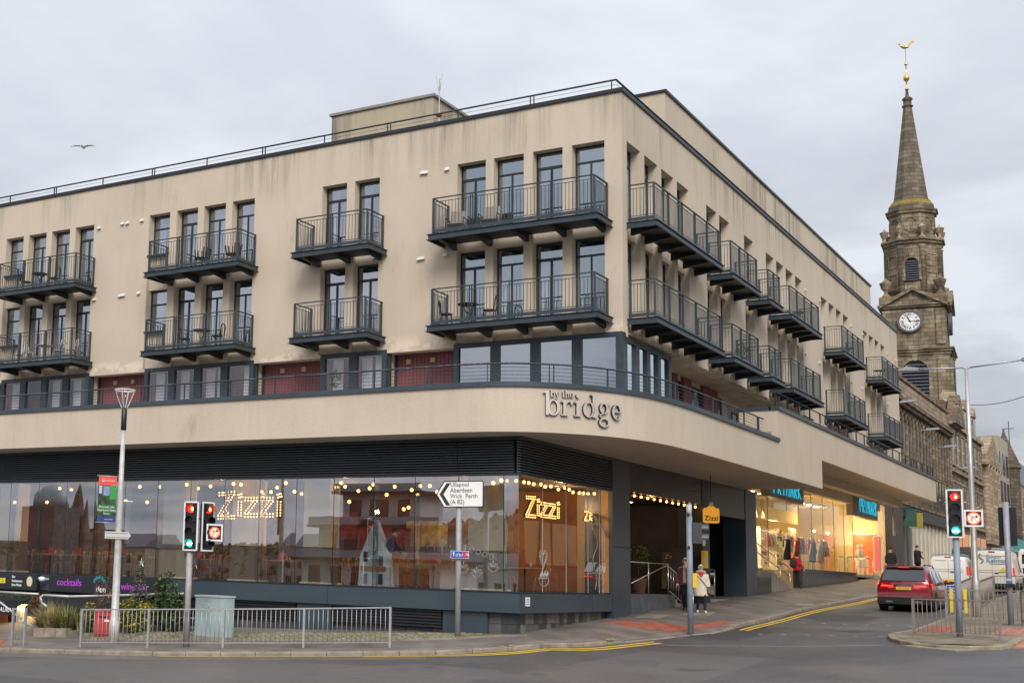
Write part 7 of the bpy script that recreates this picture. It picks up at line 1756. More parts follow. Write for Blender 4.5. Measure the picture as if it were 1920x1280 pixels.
    MB().box(-.93, .93, .3, 4.5, .2, .32).build('underbody', BLACK, t); b = MB(); b.sphere((0, .3, 1.80), .05, 8, 5, 1.2, .4, 1.6); b.build('roof_aerial', P, t)
    for s in (-1, 1): b = MB(); b.sphere((s*.68, 4.6, .78), .12, 8, 6, .8, 1.3, .8); b.build('headlight', mat('headlight_glass', (.6, .6, .6), .1), t)
    return t
cp = onG(1697, 1141, -.11)
suv((-9.12, 55.4, GR(-9.12, 55.4)), 0.0, 'dark red SUV with lit tail lamps and a yellow number plate heading up the street')
def van(loc, rz, label, L, H, W, col, nm='white_van', writing=False, rack=False, doorglass=False):
    t = thing(nm, loc, label, 'van', rz=rz); P = mat('van_paint_%d' % int(col[0]*100), col, .35, 0, .04, 2, coat=.4); G = MATS['car_window_glass']; BK = MATS['car_black_trim']; w = W/2
    st = [(0, w*.93, .42, 1.0, H*.93, w*.80), (.05, w*.98, .36, 1.05, H*.985, w*.84), (.3, w, .32, 1.08, H, w*.86), (L*.55, w, .30, 1.08, H, w*.86), (L*.66, w, .30, 1.08, H*.97, w*.84), (L*.80, w*.98, .30, 1.06, H*.72, w*.82), (L*.86, w*.97, .30, 1.02, 1.14, w*.8), (L*.96, w*.92, .32, .9, .98, w*.75), (L, w*.82, .38, .75, .8, w*.7)]
    b = MB(); loft(b, [ring_of(*s, rr=.14) for s in st]); o = b.build('body', P, t); o.data.set_sharp_from_angle(angle=R_(35))
    piece('door_gap', mat('panel_gap', (.15, .15, .15), .7), -.006, .006, -.008, .03, .45, H*.92, t)
    for x0, x1, z0, z1 in ((-w*.72, w*.72, 1.02, 1.035), (-w*.66, -.1, H*.86, H*.872), (.1, w*.66, H*.86, H*.872), (-w*.66, w*.66, 1.12, 1.13)): piece('door_crease', MATS['panel_gap'], x0, x1, -.012, .03, z0, z1, t)
    piece('high_brake_light', mat('dark_red_lens', (.35, .02, .02), .2), -.14, .14, -.01, .08, H*.945, H*.975, t)
    for s in (-1, 1):
        b = MB(); b.hexa([(s*(w*.99-.08), -.015, .86), (s*w*.985, -.01, .86), (s*w*.99, .12, .86), (s*(w-.09), .06, .86), (s*(w*.99-.09), .0, 1.28), (s*w*.955, .0, 1.28), (s*w*.97, .12, 1.28), (s*(w-.10), .06, 1.28)]); b.build('tail_lamp', mat('van_tail_lamp', (.5, .02, .01), .2, emit=(1, .05, .02), estr=.2), t)
        b = MB(); b.hexa([(s*(w+.004), L*.63, 1.12), (s*(w+.004), L*.80, 1.10), (s*(w-.04), L*.80, 1.1), (s*(w-.04), L*.63, 1.12), (s*(w*.90+.01), L*.63, H*.82), (s*(w*.90+.01), L*.73, H*.82), (s*(w*.9-.03), L*.73, H*.82), (s*(w*.9-.03), L*.63, H*.82)]); b.build('side_window', G, t)
        b = MB(); b.box(s*(w+.12)-.09, s*(w+.12)+.09, L*.78, L*.78+.1, 1.05, 1.35); b.build('wing_mirror', BK, t)
        for y in (L*.17, L*.83): wheel(t, s*(w-.1), y, .33, .22)
        b = MB(); b.box(s*w-.012, s*w+.012, .2, L*.9, .42, .55); b.build('side_moulding', BK, t)
    piece('rear_bumper', BK, -w*.95, w*.95, -.09, .1, .34, .50, t)
    piece('number_plate', MATS['yellow_plate'], -.26 if not writing else -.55, .26 if not writing else -.03, -.10, -.09, .54, .65, t); MB().box(-w*.9, w*.9, .2, L*.95, .22, .36).build('underbody', BLACK, t)
    piece('door_handle', BLACKPL, .1, .28, -.03, .0, .98, 1.02, t)
    if writing:
        bl = mat('blue_lettering', (.14, .28, .42), .5, 0, 0); gy = mat('grey_emblem', (.22, .22, .22), .5)
        text('lettering', 'Simon', .26, bl, t, (.08, -.03, H*.86-.02), (1, 0, 0), (0, 0, 1), .002); text('lettering', 'Kelman', .30, bl, t, (.22, -.03, H*.76), (1, 0, 0), (0, 0, 1), .002, offset=.004)
        b = MB(); b.path([(-.47+.10*math.sin(i*.52), -.03, H*.70+.45*i/12) for i in range(13)], .03, 6); b.build('emblem', gy, t)
        piece('lettering_line', gy, -.1, .6, -.03, -.02, H*.68, H*.69, t)
        b = MB(); b.prism([(.28, -.03, 1.06), (.56, -.03, 1.06), (.50, -.03, 1.30)], (0, .01, 0)); b.build('warning_triangle', mat('yellow_sticker', (.6, .45, .03), .5), t)
        b = MB(); b.box(-.1, w*.9, 1.2, 1.5, H+.02, H+.16); b.box(-.1, w*.9, 3.2, 3.5, H+.02, H+.14); b.build('ladder_rack', mat('rack_grey', (.2, .23, .25), .5), t)
    if rack:
        for y in (.4, 1.3, 2.2): b = MB(); b.bar((-w*.8, y, H+.09), (w*.8, y, H+.09), .03); b.bar((-w*.78, y, H-.05), (-w*.78, y, H+.1), .03); b.bar((w*.78, y, H-.05), (w*.78, y, H+.1), .03); b.build('roof_bar', mat('rack_grey', (.2, .23, .25), .5), t)
    if doorglass:
        for s in (-1, 1): piece('rear_window', G, s*.1 if s > 0 else -w*.7, w*.7 if s > 0 else -.1, -.014, .02, 1.25, H*.84, t)
    return t
def at_scale(u, v0, v1, h, x=None):                   # stand a thing of height h so that it spans rows v0..v1
    D = FPX*h/(v1-v0); p = onD(u, v1, D); return p
van((-10.15, 74.2, GR(-10.15, 75)), .03, 'compact white van with a roof rack behind the red SUV', 4.4, 1.80, 1.80, (.72, .72, .71), rack=True)
van((-11.3, 90.5, GR(-11.3, 90)), .02, 'dark grey van partly hidden between the two white vans', 4.9, 2.15, 1.95, (.045, .05, .055), nm='dark_van')
van((-8.25, 74.5, GR(-8.25, 74.5)), .02, 'white van with Simon Kelman lettering and a yellow triangle on its rear doors', 5.0, 2.12, 1.98, (.66, .63, .57), writing=True)
van((-7.1, 83.5, GR(-7.1, 83.5)), .0, 'white van farthest right, half hidden by the lettered van', 5.2, 2.1, 1.98, (.70, .69, .66), doorglass=True)

# ------------------------------------------------------------------ people
SKIN = mat('skin', (.55, .34, .25), .6, 0, .06, 8)
def person(loc, rz, label, h=1.68, top=(.1, .1, .12), legs=(.02, .02, .03), shoes=(.05, .05, .05), hair=(.1, .07, .05), pose='stand', arms=None, coat=None, hood=False, lean=0., group=None, hairlen=0.):
    t = thing('person', loc, label, 'person', group, rz); k = h/1.72
    st = {'stand': (.02, -.02), 'walk': (.20, -.18)}[pose]
    # local -Y is forward; +X is the person's left
    V = {'pel': (0, 0, .92), 'sp': (0, .01+lean*.3, 1.12), 'ch': (0, .0-lean*.5, 1.32), 'nk': (0, .01-lean*.8, 1.47), 'hd0': (0, -.0-lean, 1.545), 'hd1': (0, -.01-lean*1.1, 1.645)}
    for s, n, f in ((1, 'l', st[0]), (-1, 'r', st[1])):
        V['hip'+n] = (s*.09, 0, .88); V['kn'+n] = (s*.10, -f*.6-.03, .49); V['an'+n] = (s*.10, -f*1.15+.03, .09 if f <= .02 else .09); V['to'+n] = (s*.115, -f*1.15-.12, .045)
        V['sh'+n] = (s*.175, .01-lean*.6, 1.40)
        a = (arms or {}).get(n, ((s*.24, .02, 1.14), (s*.25, -.08, .90)))
        V['el'+n] = a[0]; V['wr'+n] = a[1]; w = Vector(a[1]); e = Vector(a[0]); d = (w-e).normalized(); V['ha'+n] = tuple(w+d*.075)
    E = [('pel', 'sp'), ('sp', 'ch'), ('ch', 'nk'), ('nk', 'hd0'), ('hd0', 'hd1')]
    for n in 'lr': E += [('pel', 'hip'+n), ('hip'+n, 'kn'+n), ('kn'+n, 'an'+n), ('an'+n, 'to'+n), ('ch', 'sh'+n), ('sh'+n, 'el'+n), ('el'+n, 'wr'+n), ('wr'+n, 'ha'+n)]
    Rr = {'pel': (.15, .115), 'sp': (.135, .10), 'ch': (.16, .11), 'nk': (.064, .064), 'hd0': (.072, .085), 'hd1': (.078, .095), 'hip': (.09, .095), 'kn': (.062, .065), 'an': (.042, .048), 'to': (.045, .032), 'sh': (.065, .065), 'el': (.045, .045), 'wr': (.030, .030), 'ha': (.036, .024)}
    names = list(V); me = bpy.data.meshes.new('b'); me.from_pydata([tuple(c*k for c in V[n]) for n in names], [(names.index(a), names.index(b)) for a, b in E], [])
    o = bpy.data.objects.new('b', me); COL.objects.link(o); sk = o.modifiers.new('s', 'SKIN'); sk.use_smooth_shade = True
    for i, n in enumerate(names):
        key = n if n in Rr else n[:-1]; r = Rr[key]; me.skin_vertices[0].data[i].radius = (r[0]*k, r[1]*k); me.skin_vertices[0].data[i].use_root = (n == 'pel')
    sb = o.modifiers.new('d', 'SUBSURF'); sb.levels = 2; sb.render_levels = 2
    bpy.context.view_layer.update(); m2 = bpy.data.meshes.new_from_object(o.evaluated_get(bpy.context.evaluated_depsgraph_get())); bpy.data.objects.remove(o)
    bm = bmesh.new(); bm.from_mesh(m2)
    for n in 'lr':                                      # five fingers on each hand
        w = Vector(V['wr'+n])*k; hd = Vector(V['ha'+n])*k; d = (hd-w).normalized(); side = d.cross(Vector((0, 1, 0))).normalized() if abs(d.y) < .9 else Vector((1, 0, 0)); fr_ = d.cross(side)
        for j, (off, L) in enumerate(((-.026, .055), (-.009, .07), (.009, .075), (.026, .062), (.04, .045))):
            a = hd+side*0+fr_*off*k-d*(.0 if j < 4 else .05*k); c = a+d*L*k+side*(-.012*k)+(fr_*.02*k if j == 4 else Vector((0, 0, 0)))
            r = bmesh.ops.create_cone(bm, segments=6, radius1=.009*k, radius2=.007*k, depth=(c-a).length, cap_ends=True); q = (c-a).to_track_quat('Z', 'Y').to_matrix().to_4x4(); q.translation = (a+c)/2; bmesh.ops.transform(bm, matrix=q, verts=r['verts'])
    bm.to_mesh(m2); bm.free(); m2.name = 'body'
    ms = [mat('cloth_%d_%d_%d' % tuple(int(c*99) for c in top), top, .9, 0, .15, 12, bump=.2), SKIN, mat('cloth_%d_%d_%d' % tuple(int(c*99) for c in legs), legs, .9, 0, .15, 12), mat('cloth_%d_%d_%d' % tuple(int(c*99) for c in shoes), shoes, .6, 0, .1)]
    m2.materials.clear()
    for m in ms: m2.materials.append(m)
    for p in m2.polygons:
        c = p.center/k; wd = min((c-Vector(V['ha'+n])).length for n in 'lr')
        p.material_index = 1 if (c.z > 1.47-.02 and abs(c.x) < .12) or wd < .10 and c.z < 1.3 else (3 if c.z < .115 else (2 if c.z < .93 and wd > .12 and abs(c.x) < .21 else 0)); p.use_smooth = True
    body = bpy.data.objects.new('body', m2); COL.objects.link(body); body.parent = t
    H0 = Vector(V['hd1'])*k
    b = MB(); b.prism([(H0.x-.012*k, H0.y-.085*k, H0.z+.005), (H0.x+.012*k, H0.y-.085*k, H0.z+.005), (H0.x+.016*k, H0.y-.09*k, H0.z-.045*k), (H0.x-.016*k, H0.y-.09*k, H0.z-.045*k)], (0, -.025*k, 0)); b.build('nose', SKIN, t)
    for s in (-1, 1):
        b = MB(); b.sphere((H0.x+s*.032*k, H0.y-.088*k, H0.z+.005*k), .007*k, 8, 5); b.build('eye', BLACKPL, t); b = MB(); b.sphere((H0.x+s*.085*k, H0.y, H0.z-.02*k), .022*k, 8, 5, 1.3, .4); b.build('ear', SKIN, t)
    b = MB(); b.box(H0.x-.025*k, H0.x+.025*k, H0.y-.097*k, H0.y-.085*k, H0.z-.078*k, H0.z-.070*k); b.build('mouth', mat('lips', (.35, .12, .1), .6), t)
    hm = mat('hair_%d_%d_%d' % tuple(int(c*99) for c in hair), hair, .8, 0, .3, 30)
    b = MB(); N = 14
    rings = []
    for j in range(7):
        row = []
        for i in range(N):
            sn = math.sin(2*math.pi*i/N); fr_ = sn < -.35; a = math.pi*(.30 if fr_ and not hood else .54)*j/6; r = math.sin(a)
            row.append((H0.x+.094*k*r*math.cos(2*math.pi*i/N), H0.y+.016*k+.106*k*r*sn, H0.z+.010*k+.112*k*math.cos(a)-(hairlen*k*(j/6)**2 if not fr_ else 0)))
        rings.append(row)
    rings[0] = [(H0.x, H0.y+.01, H0.z+.127*k)]*N
    loft(b, rings); b.build('hair' if not hood else 'hood', hm, t)
    return t, V, k
def shell(t, name, prof, m, k, loc=(0, 0, 0), sy=.68, n=18, quilt=0, lean=0.):
    b = MB(); b.lathe(loc, [(r*k*(1+quilt*(i % 2)), z*k) for i, (r, z) in enumerate(prof)], n, True, 0, 1, sy); return b.build(name, m, t)
def sleeve(t, name, V, n, k, m, r0=.075, r1=.055, quilt=0.):
    b = MB(); a, e, w = [Vector(V[q+n])*k for q in ('sh', 'el', 'wr')]; P = []; 
    for i in range(5): P.append((a.lerp(e, i/4), lerp(r0, (r0+r1)/2, i/4)))
    for i in range(1, 5): P.append((e.lerp(w, i/4), lerp((r0+r1)/2, r1, i/4)))
    rings = []
    for i, (p, r) in enumerate(P):
        d = ((P[min(i+1, len(P)-1)][0])-(P[max(0, i-1)][0])).normalized(); u = d.cross(Vector((0, 1, .1))).normalized(); v = d.cross(u); r *= k*(1+quilt*(i % 2))
        rings.append([tuple(p+u*r*math.cos(2*math.pi*j/10)+v*r*math.sin(2*math.pi*j/10)) for j in range(10)])
    loft(b, rings); return b.build(name, m, t)
# woman in the beige padded coat
wp = onG(1315, 1149.5); fc = face_rz(wp)
t, V, k = person(wp, fc+.15, 'woman with white hair, cream padded coat and red scarf walking beside the grey pole', 1.60, top=(.55, .47, .35), legs=(.012, .012, .02), shoes=(.7, .68, .65), hair=(.68, .66, .64), pose='walk', hairlen=.03)
BG_ = mat('cream_quilted_coat', (.72, .64, .50), .75, 0, .12, 8, bump=.3, bscale=30)
prof = [(.235, .62), (.25, .66), (.235, .74), (.25, .78), (.225, .86), (.24, .90), (.215, .97), (.228, 1.01), (.215, 1.08), (.228, 1.12), (.22, 1.20), (.232, 1.24), (.22, 1.32), (.20, 1.40), (.12, 1.47), (.10, 1.50)]
shell(t, 'coat', prof, BG_, k)
for n in 'lr': sleeve(t, 'sleeve', V, n, k, BG_, .085, .068, .06)
b = MB(); b.lathe((0, -.01, 1.47*k), [(.15, -.05), (.17, 0), (.15, .06), (.10, .08)], 14, True, 0, 1, .85); b.build('fur_collar', mat('fur_trim', (.52, .43, .33), .95, 0, .3, 25, bump=.8), t)
b = MB(); b.lathe((0, -.03, 1.47*k), [(.09, -.03), (.10, 0), (.09, .05)], 12, True); b.prism([(-.09, -.15, 1.50*k), (.09, -.15, 1.50*k), (.03, -.165, 1.33*k), (-.03, -.165, 1.33*k)], (0, -.015, 0)); b.build('scarf', mat('red_scarf', (.60, .02, .05), .8, 0, .1), t)
b = MB(); b.path([(-.16, -.09, 1.38*k), (0, -.165, 1.20*k), (.15, -.15, 1.0*k), (.22, -.05, .86*k)], .012, 6); b.build('bag_strap', mat('brown_leather', (.13, .07, .045), .5), t)
bg = thing('handbag', wp+lv(fc, .26, -.03, .80), 'small brown shoulder bag hanging at the hip of the woman in cream', 'bag', rz=fc); MB().hexa([(-.06, -.08, -.12), (.06, -.08, -.12), (.06, .08, -.12), (-.06, .08, -.12), (-.05, -.07, .10), (.05, -.07, .10), (.05, .07, .10), (-.05, .07, .10)]).build('pouch', MATS['brown_leather'], bg)
MB().hexa([(-.064, -.085, -.02), (.064, -.085, -.02), (.064, .085, -.02), (-.064, .085, -.02), (-.055, -.075, .11), (.055, -.075, .11), (.055, .075, .11), (-.055, .075, .11)]).build('flap', MATS['brown_leather'], bg)
# man behind the pole
mp = onG(1286, 1145); fc = face_rz(mp)
t, V, k = person(mp, fc-.25, 'man with grey hair, grey shirt and dark red jacket partly behind the grey pole', 1.76, top=(.28, .28, .27), legs=(.01, .012, .02), shoes=(.03, .03, .03), hair=(.45, .42, .38), pose='walk')
MR = mat('dark_red_jacket', (.13, .025, .035), .8, 0, .15, 8, bump=.2)
for s in (-1, 1):
    b = MB(); b.hexa([(s*.07, -.13*k, .86*k), (s*.20, -.08*k, .86*k), (s*.21, .14*k, .86*k), (s*.02, .17*k, .86*k), (s*.06, -.13*k, 1.44*k), (s*.18, -.07*k, 1.42*k), (s*.18, .11*k, 1.42*k), (s*.02, .13*k, 1.46*k)]); b.build('jacket_side', MR, t)
for n in 'lr': sleeve(t, 'sleeve', V, n, k, MR, .075, .055)
# woman in red with rucksack on the shop steps
rp2 = Vector((XG+.9, 63.5, 0)); rp2 = onG(1495, 1104); 
t, V, k = person(rp2, math.pi-.6, 'woman in a red jacket and black trousers with a dark rucksack beside the shop steps', 1.66, top=(.50, .02, .03), legs=(.008, .008, .01), shoes=(.05, .05, .05), hair=(.03, .02, .018), pose='walk', hairlen=.10, lean=.05, arms={'l': ((.23, -.05, 1.17), (.12, -.25, 1.12)), 'r': ((-.24, 0, 1.16), (-.25, -.15, .98))})
RJ = mat('red_jacket', (.52, .015, .03), .75, 0, .12, 8, bump=.2)
shell(t, 'jacket', [(.19, .88), (.20, .95), (.19, 1.08), (.205, 1.25), (.19, 1.38), (.11, 1.46)], RJ, k)
for n in 'lr': sleeve(t, 'sleeve', V, n, k, RJ, .075, .055)
bgp = thing('rucksack', rp2+lv(math.pi-.6, 0, .20, 1.0), 'dark rucksack worn by the woman in red', 'bag', rz=math.pi-.6); b = MB(); b.sphere((0, 0, .18), .2, 12, 8, 1.25, .85, .62); b.build('sack', mat('charcoal_fabric', (.035, .035, .045), .85, 0, .2, 8), bgp); b = MB(); b.sphere((0, .10, .10), .12, 10, 6, .9, 1, .5); b.build('pocket', MATS['charcoal_fabric'], bgp)
# two dark figures beyond the red car
for (u, v, y, lab, hd, rz) in ((1669, 1010, 86.8, 'person in a dark hooded coat against the brown pier behind the red SUV', True, .4), (1719, 1011, 93.0, 'person in black clothes reaching out an arm before the shopfronts', False, 2.5)):
    X0 = XG+1.1; p = onX(u, v+45, X0); x, y = p.x, p.y; z = GZ(x, y); 
    # ride the sight line so that the head lies on row v
    D = 72 if hd else 80
    q = onD(u, v, D); q2 = Vector((q.x, q.y, GZ(q.x, q.y)))
    t, V, k = person(q2, rz, lab, max(1.6, min(1.85, q.z-q2.z+.05)), top=(.012, .012, .016), legs=(.01, .01, .012), hair=(.012, .012, .014), hood=hd, arms=None if hd else {'l': ((.24, -.15, 1.33), (.2, -.42, 1.36)), 'r': ((-.24, 0, 1.15), (-.22, -.2, 1.0))})
    shell(t, 'coat', [(.21, .70), (.20, .9), (.215, 1.2), (.2, 1.38), (.11, 1.48)], mat('black_coat', (.012, .012, .016), .85, 0, .2), k)
# staff member inside the restaurant
ip = onY(728, 1100, 34.55); ip.z = GB-.02
t, V, k = person(ip, 1.9, 'man in a black T-shirt bending over a table inside the restaurant', 1.74, top=(.012, .012, .015), legs=(.12, .15, .2), hair=(.03, .02, .015), lean=.16, arms={'l': ((.24, -.22, 1.2), (.16, -.42, 1.05)), 'r': ((-.24, -.2, 1.2), (-.16, -.42, 1.02))})

# ------------------------------------------------------------------ plants
def leaf_mass(b, c, rx, ry, rz_, n, s, rnd, flat=0.6, mi=(0, 1)):
    for _ in range(n):
        while True:
            p = Vector((rnd.uniform(-1, 1), rnd.uniform(-1, 1), rnd.uniform(-1, 1)))
            if .25 < p.length < 1: break
        if mnoise.noise(p*2.3+Vector(c)) < -.22: continue
        q = Vector(c)+Vector((p.x*rx, p.y*ry, p.z*rz_)); d = Vector((rnd.gauss(0, 1), rnd.gauss(0, 1), rnd.gauss(0, 1)*flat)).normalized(); u = d.cross(Vector((rnd.random(), rnd.random(), 1))).normalized(); L = s*rnd.uniform(.6, 1.3)
        b.mi = rnd.choice(mi); b.quad(q-u*L*.35, q-d*L*.1+u*0, q+u*L*.35, q+d*L); 
    b.mi = 0
LG = [mat('leaf_dark_green', (.03, .06, .02), .7, 0, .3, 3), mat('leaf_mid_green', (.10, .16, .04), .7, 0, .3, 3)]
LY = [mat('leaf_yellow_green', (.42, .38, .03), .7, 0, .3, 3), mat('leaf_lime', (.16, .18, .03), .7, 0, .3, 3)]
LB = [mat('blade_straw', (.50, .40, .20), .8, 0, .3, 3), mat('blade_olive', (.27, .31, .07), .7, 0, .3, 3), mat('blade_brown', (.33, .21, .11), .8, 0, .3, 3)]
rv = random.Random(21)
def blades(root, name, n, R, H, mats, curl=1.0):
    b = MB()
    for i in range(n):
        a = rv.uniform(0, 2*math.pi); r0 = R*.35*math.sqrt(rv.random()); o = Vector((r0*math.cos(a), r0*math.sin(a)*.6, 0)); out = rv.uniform(.15, 1)**.8; L = H*rv.uniform(.6, 1.1); P = []
        d = Vector((math.cos(a), math.sin(a)*.7, 0)); w = rv.uniform(.012, .028)
        for k in range(5): t = k/4; P.append(o+d*(R*out*t**1.4)+Vector((0, 0, L*(t-curl*.62*out*t*t))))
        s = Vector((-d.y, d.x, 0)); b.mi = rv.choice(range(len(mats)))
        for k in range(4): w0 = w*(1-k/4.3); w1 = w*(1-(k+1)/4.3); b.quad(P[k]-s*w0, P[k]+s*w0, P[k+1]+s*w1, P[k+1]-s*w1)
    b.mi = 0; return b.build(name, mats, root)
def wallpt(u, v): return onG(u, v)
for (u, v, R, H, n, lab) in ((92, 1187, .95, 1.25, 420, 'large straggly clump of strap leaved plants, half straw coloured, in the stone planter'), (123, 1187, .8, 1.15, 320, 'right hand clump of strap leaved plants greener than its neighbour'), (150, 1187, .5, 1.0, 140, 'narrow clump of long blades beside the red post box')):
    p = onG(u, v); t = thing('strap_leaf_plant', p, lab, 'plant'); blades(t, 'foliage', int(n*1.8), R, H, LB if u < 110 else [LB[1], LG[1], LB[0], LG[1]])
    b = MB(); b.lathe((0, 0, -.1), [(.18, 0), (.10, .25)], 8); b.build('stem', LB[2], t)
# stone planter kerb
a, c = onG(66, 1192), onG(128, 1193); e_ = onG(150, 1189)
pk = thing('stone_planter', a, 'low pale stone planter edge under the strap leaved plants', 'planter')
for i in range(3): p, q = (a.lerp(c, i/3)-a), (a.lerp(c, (i+1)/3)-a); d = (q-p).normalized(); b = MB(); b.bar(p+d*.01+Vector((0, 0, .12)), q-d*.01+Vector((0, 0, .12)), .22, .28); b.build('block', KERB, pk)
b = MB(); b.bar(c-a+Vector((0, 0, .08)), e_-a+Vector((0, 0, .05)), .2, .18); b.build('block', KERB, pk)
# shrubs
for (u, v, rx, rz_, n, ms, lab) in ((243, 1186, .55, .55, 900, LY, 'yellow leaved shrub right of the pale lamp column'), (272, 1184, .45, .5, 600, LY, 'smaller yellow green shrub behind the railing'), (308, 1182, .55, .95, 1500, LG, 'dark green bushy shrub behind the railing beside the signal pole'), (170, 1184, .4, .5, 500, LY, 'low yellow green shrub between the railing post and red box'), (325, 1184, .4, .6, 700, LG, 'low dark shrub nearest the signal pole')):
    p = onG(u, v); t = thing('shrub', p, lab, 'shrub'); b = MB(); leaf_mass(b, (0, 0, rz_*.95), rx, rx*.7, rz_, n, .11, rv); b.build('foliage', ms, t); b = MB()
    for k in range(5): b.tube((0, 0, -.05), (rv.uniform(-.3, .3), rv.uniform(-.2, .2), rz_*1.2), .02, .008, 5)
    b.build('stem', mat('twig_bark', (.08, .06, .045), .9), t)
# bare twiggy shrub
p = onG(196, 1184); t = thing('bare_shrub', p, 'brown leafed upright shrub behind the pale lamp column', 'shrub'); b = MB()
for i in range(40): a_ = rv.uniform(0, 6.28); b.tube((.1*math.cos(a_), .1*math.sin(a_), 0), (.45*math.cos(a_), .3*math.sin(a_), rv.uniform(1, 1.75)), .012, .004, 4)
b.build('stem', MATS['twig_bark'], t); b = MB(); leaf_mass(b, (0, 0, 1.2), .5, .35, .6, 400, .07, rv); b.build('foliage', [LB[2], mat('leaf_rust', (.20, .08, .03), .8)], t)
# frosted christmas tree
p = onG(259, 1182); t = thing('christmas_tree', p, 'small frosted christmas tree with a star above the shrubs', 'tree')
b = MB(); b.tube((0, 0, 0), (0, 0, 2.0), .03, .01); b.build('trunk', MATS['twig_bark'], t)
b = MB()
for k in range(900):
    z = .6+1.4*rv.random()**1.3; r = .46*(1-(z-.6)/1.5)*rv.uniform(.35, 1.05); a_ = rv.uniform(0, 6.28); q = Vector((r*math.cos(a_), r*math.sin(a_), z-.1*r)); d = Vector((math.cos(a_), math.sin(a_), rv.uniform(-.4, .5))).normalized(); s_ = Vector((-math.sin(a_), math.cos(a_), rv.uniform(-.3, .3)))*.025; b.mi = rv.choice((0, 0, 1)); b.quad(q-s_, q+s_, q+d*.09+s_*.3, q+d*.09-s_*.3)
b.mi = 0; b.build('foliage', [mat('frosted_green', (.10, .15, .10), .8), mat('frost_white', (.50, .50, .46), .8, 0, .2, 9)], t)
b = MB()
for k in range(5): a_ = math.pi/2+k*2*math.pi/5; b.prism([(.04*math.cos(a_-.6), 0, 2.12+.04*math.sin(a_-.6)), (.15*math.cos(a_), 0, 2.12+.15*math.sin(a_)), (.04*math.cos(a_+.6), 0, 2.12+.04*math.sin(a_+.6)), (0, 0, 2.12)], (0, .02, 0))
b.build('star', mat('silver_star', (.6, .6, .6), .3, .6), t)
b = MB()
for k in range(26): a_ = k*2.4; z = .7+1.2*k/26; r = .36*(1-k/28); b.sphere((r*math.cos(a_), r*math.sin(a_), z), .03, 6, 4)
b.build('bauble', mat('pink_bauble', (.45, .2, .15), .3), t)
# red post box
a, c = onG(181, 1194), onG(205, 1195); hpb = vtop(a, 1146)
t = thing('red_post_box', (a+c)/2, 'squat red metal box behind the railing left of the lamp column', 'post box', rz=face_rz(a)); w = (c-a).length/2
RB = mat('red_box_paint', (.42, .045, .045), .45, 0, .15, 4); b = MB(); b.box(-w, w, 0, .42, .1, hpb); b.build('body', RB, t); piece('base', mat('dark_red_base', (.2, .03, .03), .6), -w+.02, w-.02, .02, .4, -.05, .1, t); piece('door', RB, -w+.05, w-.05, -.012, .0, .2, hpb*.6, t); piece('slot', BLACK, -w*.55, w*.55, -.014, -.0, hpb*.78, hpb*.83, t); piece('notice', WHITE, .02, w*.6, -.014, 0, hpb*.62, hpb*.70, t); piece('cap', RB, -w-.02, w+.02, -.02, .44, hpb, hpb+.04, t)
# bench behind the cabinet
a, c = onG(318, 1184), onG(362, 1184.5); t = thing('bench', (a+c)/2, 'grey slatted bench left of the pale green cabinet', 'bench', rz=math.atan2(c.y-a.y, c.x-a.x))
for k in range(3): piece('slat', GALV_B, -.7, .7, .0+k*.12, .1+k*.12, .42, .45, t)
for x in (-.55, .55): piece('leg', GALV_B, x-.03, x+.03, .03, .3, -.05, .42, t)
# curved handrail round the den garden
t = thing('garden_handrail', onG(90, 1190), 'long pale tubular handrail curving along the front of the bar garden', 'railing')
q = t.location; P = [onY(u, v, Y)-q for u, v, Y in ((88, 1137, 31.0), (78, 1128, 31.0), (76, 1118, 31.0), (82, 1115, 31), (130, 1117.5, 31.0), (200, 1116, 31.8), (290, 1113.5, 32.6), (345, 1112, 33))]
b = MB(); b.path(P, .035, 8); b.build('handrail', mat('pale_rail_paint', (.55, .55, .54), .4, .2, .05), t)
b = MB()
for pa in P[3:]: b.tube(pa, (pa.x, pa.y, -.2), .025)
b.build('post', BLACKPL, t)
t = thing('step_handrail', onG(-4, 1195), 'sloping tubular handrail going down to the bar door at the far left', 'railing')
q = t.location; P = [onY(u, v, Y)-q for u, v, Y in ((-40, 1098, 29.5), (0, 1128, 29.8), (40, 1160, 30.3), (75, 1183, 31))]
b = MB(); b.path(P, .03, 8); b.build('handrail', MATS['pale_rail_paint'], t)
P2 = [onY(u, v, Y)-q for u, v, Y in ((-60, 1100, 32), (0, 1109, 32), (72, 1113, 32))]; b = MB(); b.path(P2, .035, 8); b.build('handrail', MATS['pale_rail_paint'], t)
# den bar: signs, awnings, lit doorway
def bandsign(u0, u1, v0, v1, label, name='bar_sign'):
    a, c = onY(u0, v0, YG-.32), onY(u1, v1, YG-.32); t = thing(name, ((a.x+c.x)/2, YG-.24, -.70), label, 'sign'); w = (c.x-a.x)/2
    MB().box(-w, w, -.08, .09, -.30, .25).build('sign_board', mat('black_sign_board', (.022, .025, .03), .3, 0, .1), t); return t, w, a
PUR = emis('purple_letter', (.42, .06, .55), .35)
t, w, a = bandsign(92, 296, 1078, 1110, 'black fascia sign reading cocktails den wine bar in purple and white')
U = lambda u: onY(u, 1095, YG-.33).x-t.location.x
text('lettering', 'cocktails', .33, PUR, t, ((U(104)+U(155))/2, -.085, .02), (1, 0, 0), (0, 0, 1), .008)
text('lettering', 'wine', .33, PUR, t, ((U(226)+U(255))/2, -.085, -.03), (1, 0, 0), (0, 0, 1), .008); text('lettering', 'bar', .33, PUR, t, ((U(258)+U(280))/2, -.085, -.03), (1, 0, 0), (0, 0, 1), .008)
text('lettering', 'den', .30, WT_, t, ((U(180)+U(199))/2, -.085, -.16), (1, 0, 0), (0, 0, 1), .008, offset=.004)
b = MB(); cx0 = (U(176)+U(196))/2
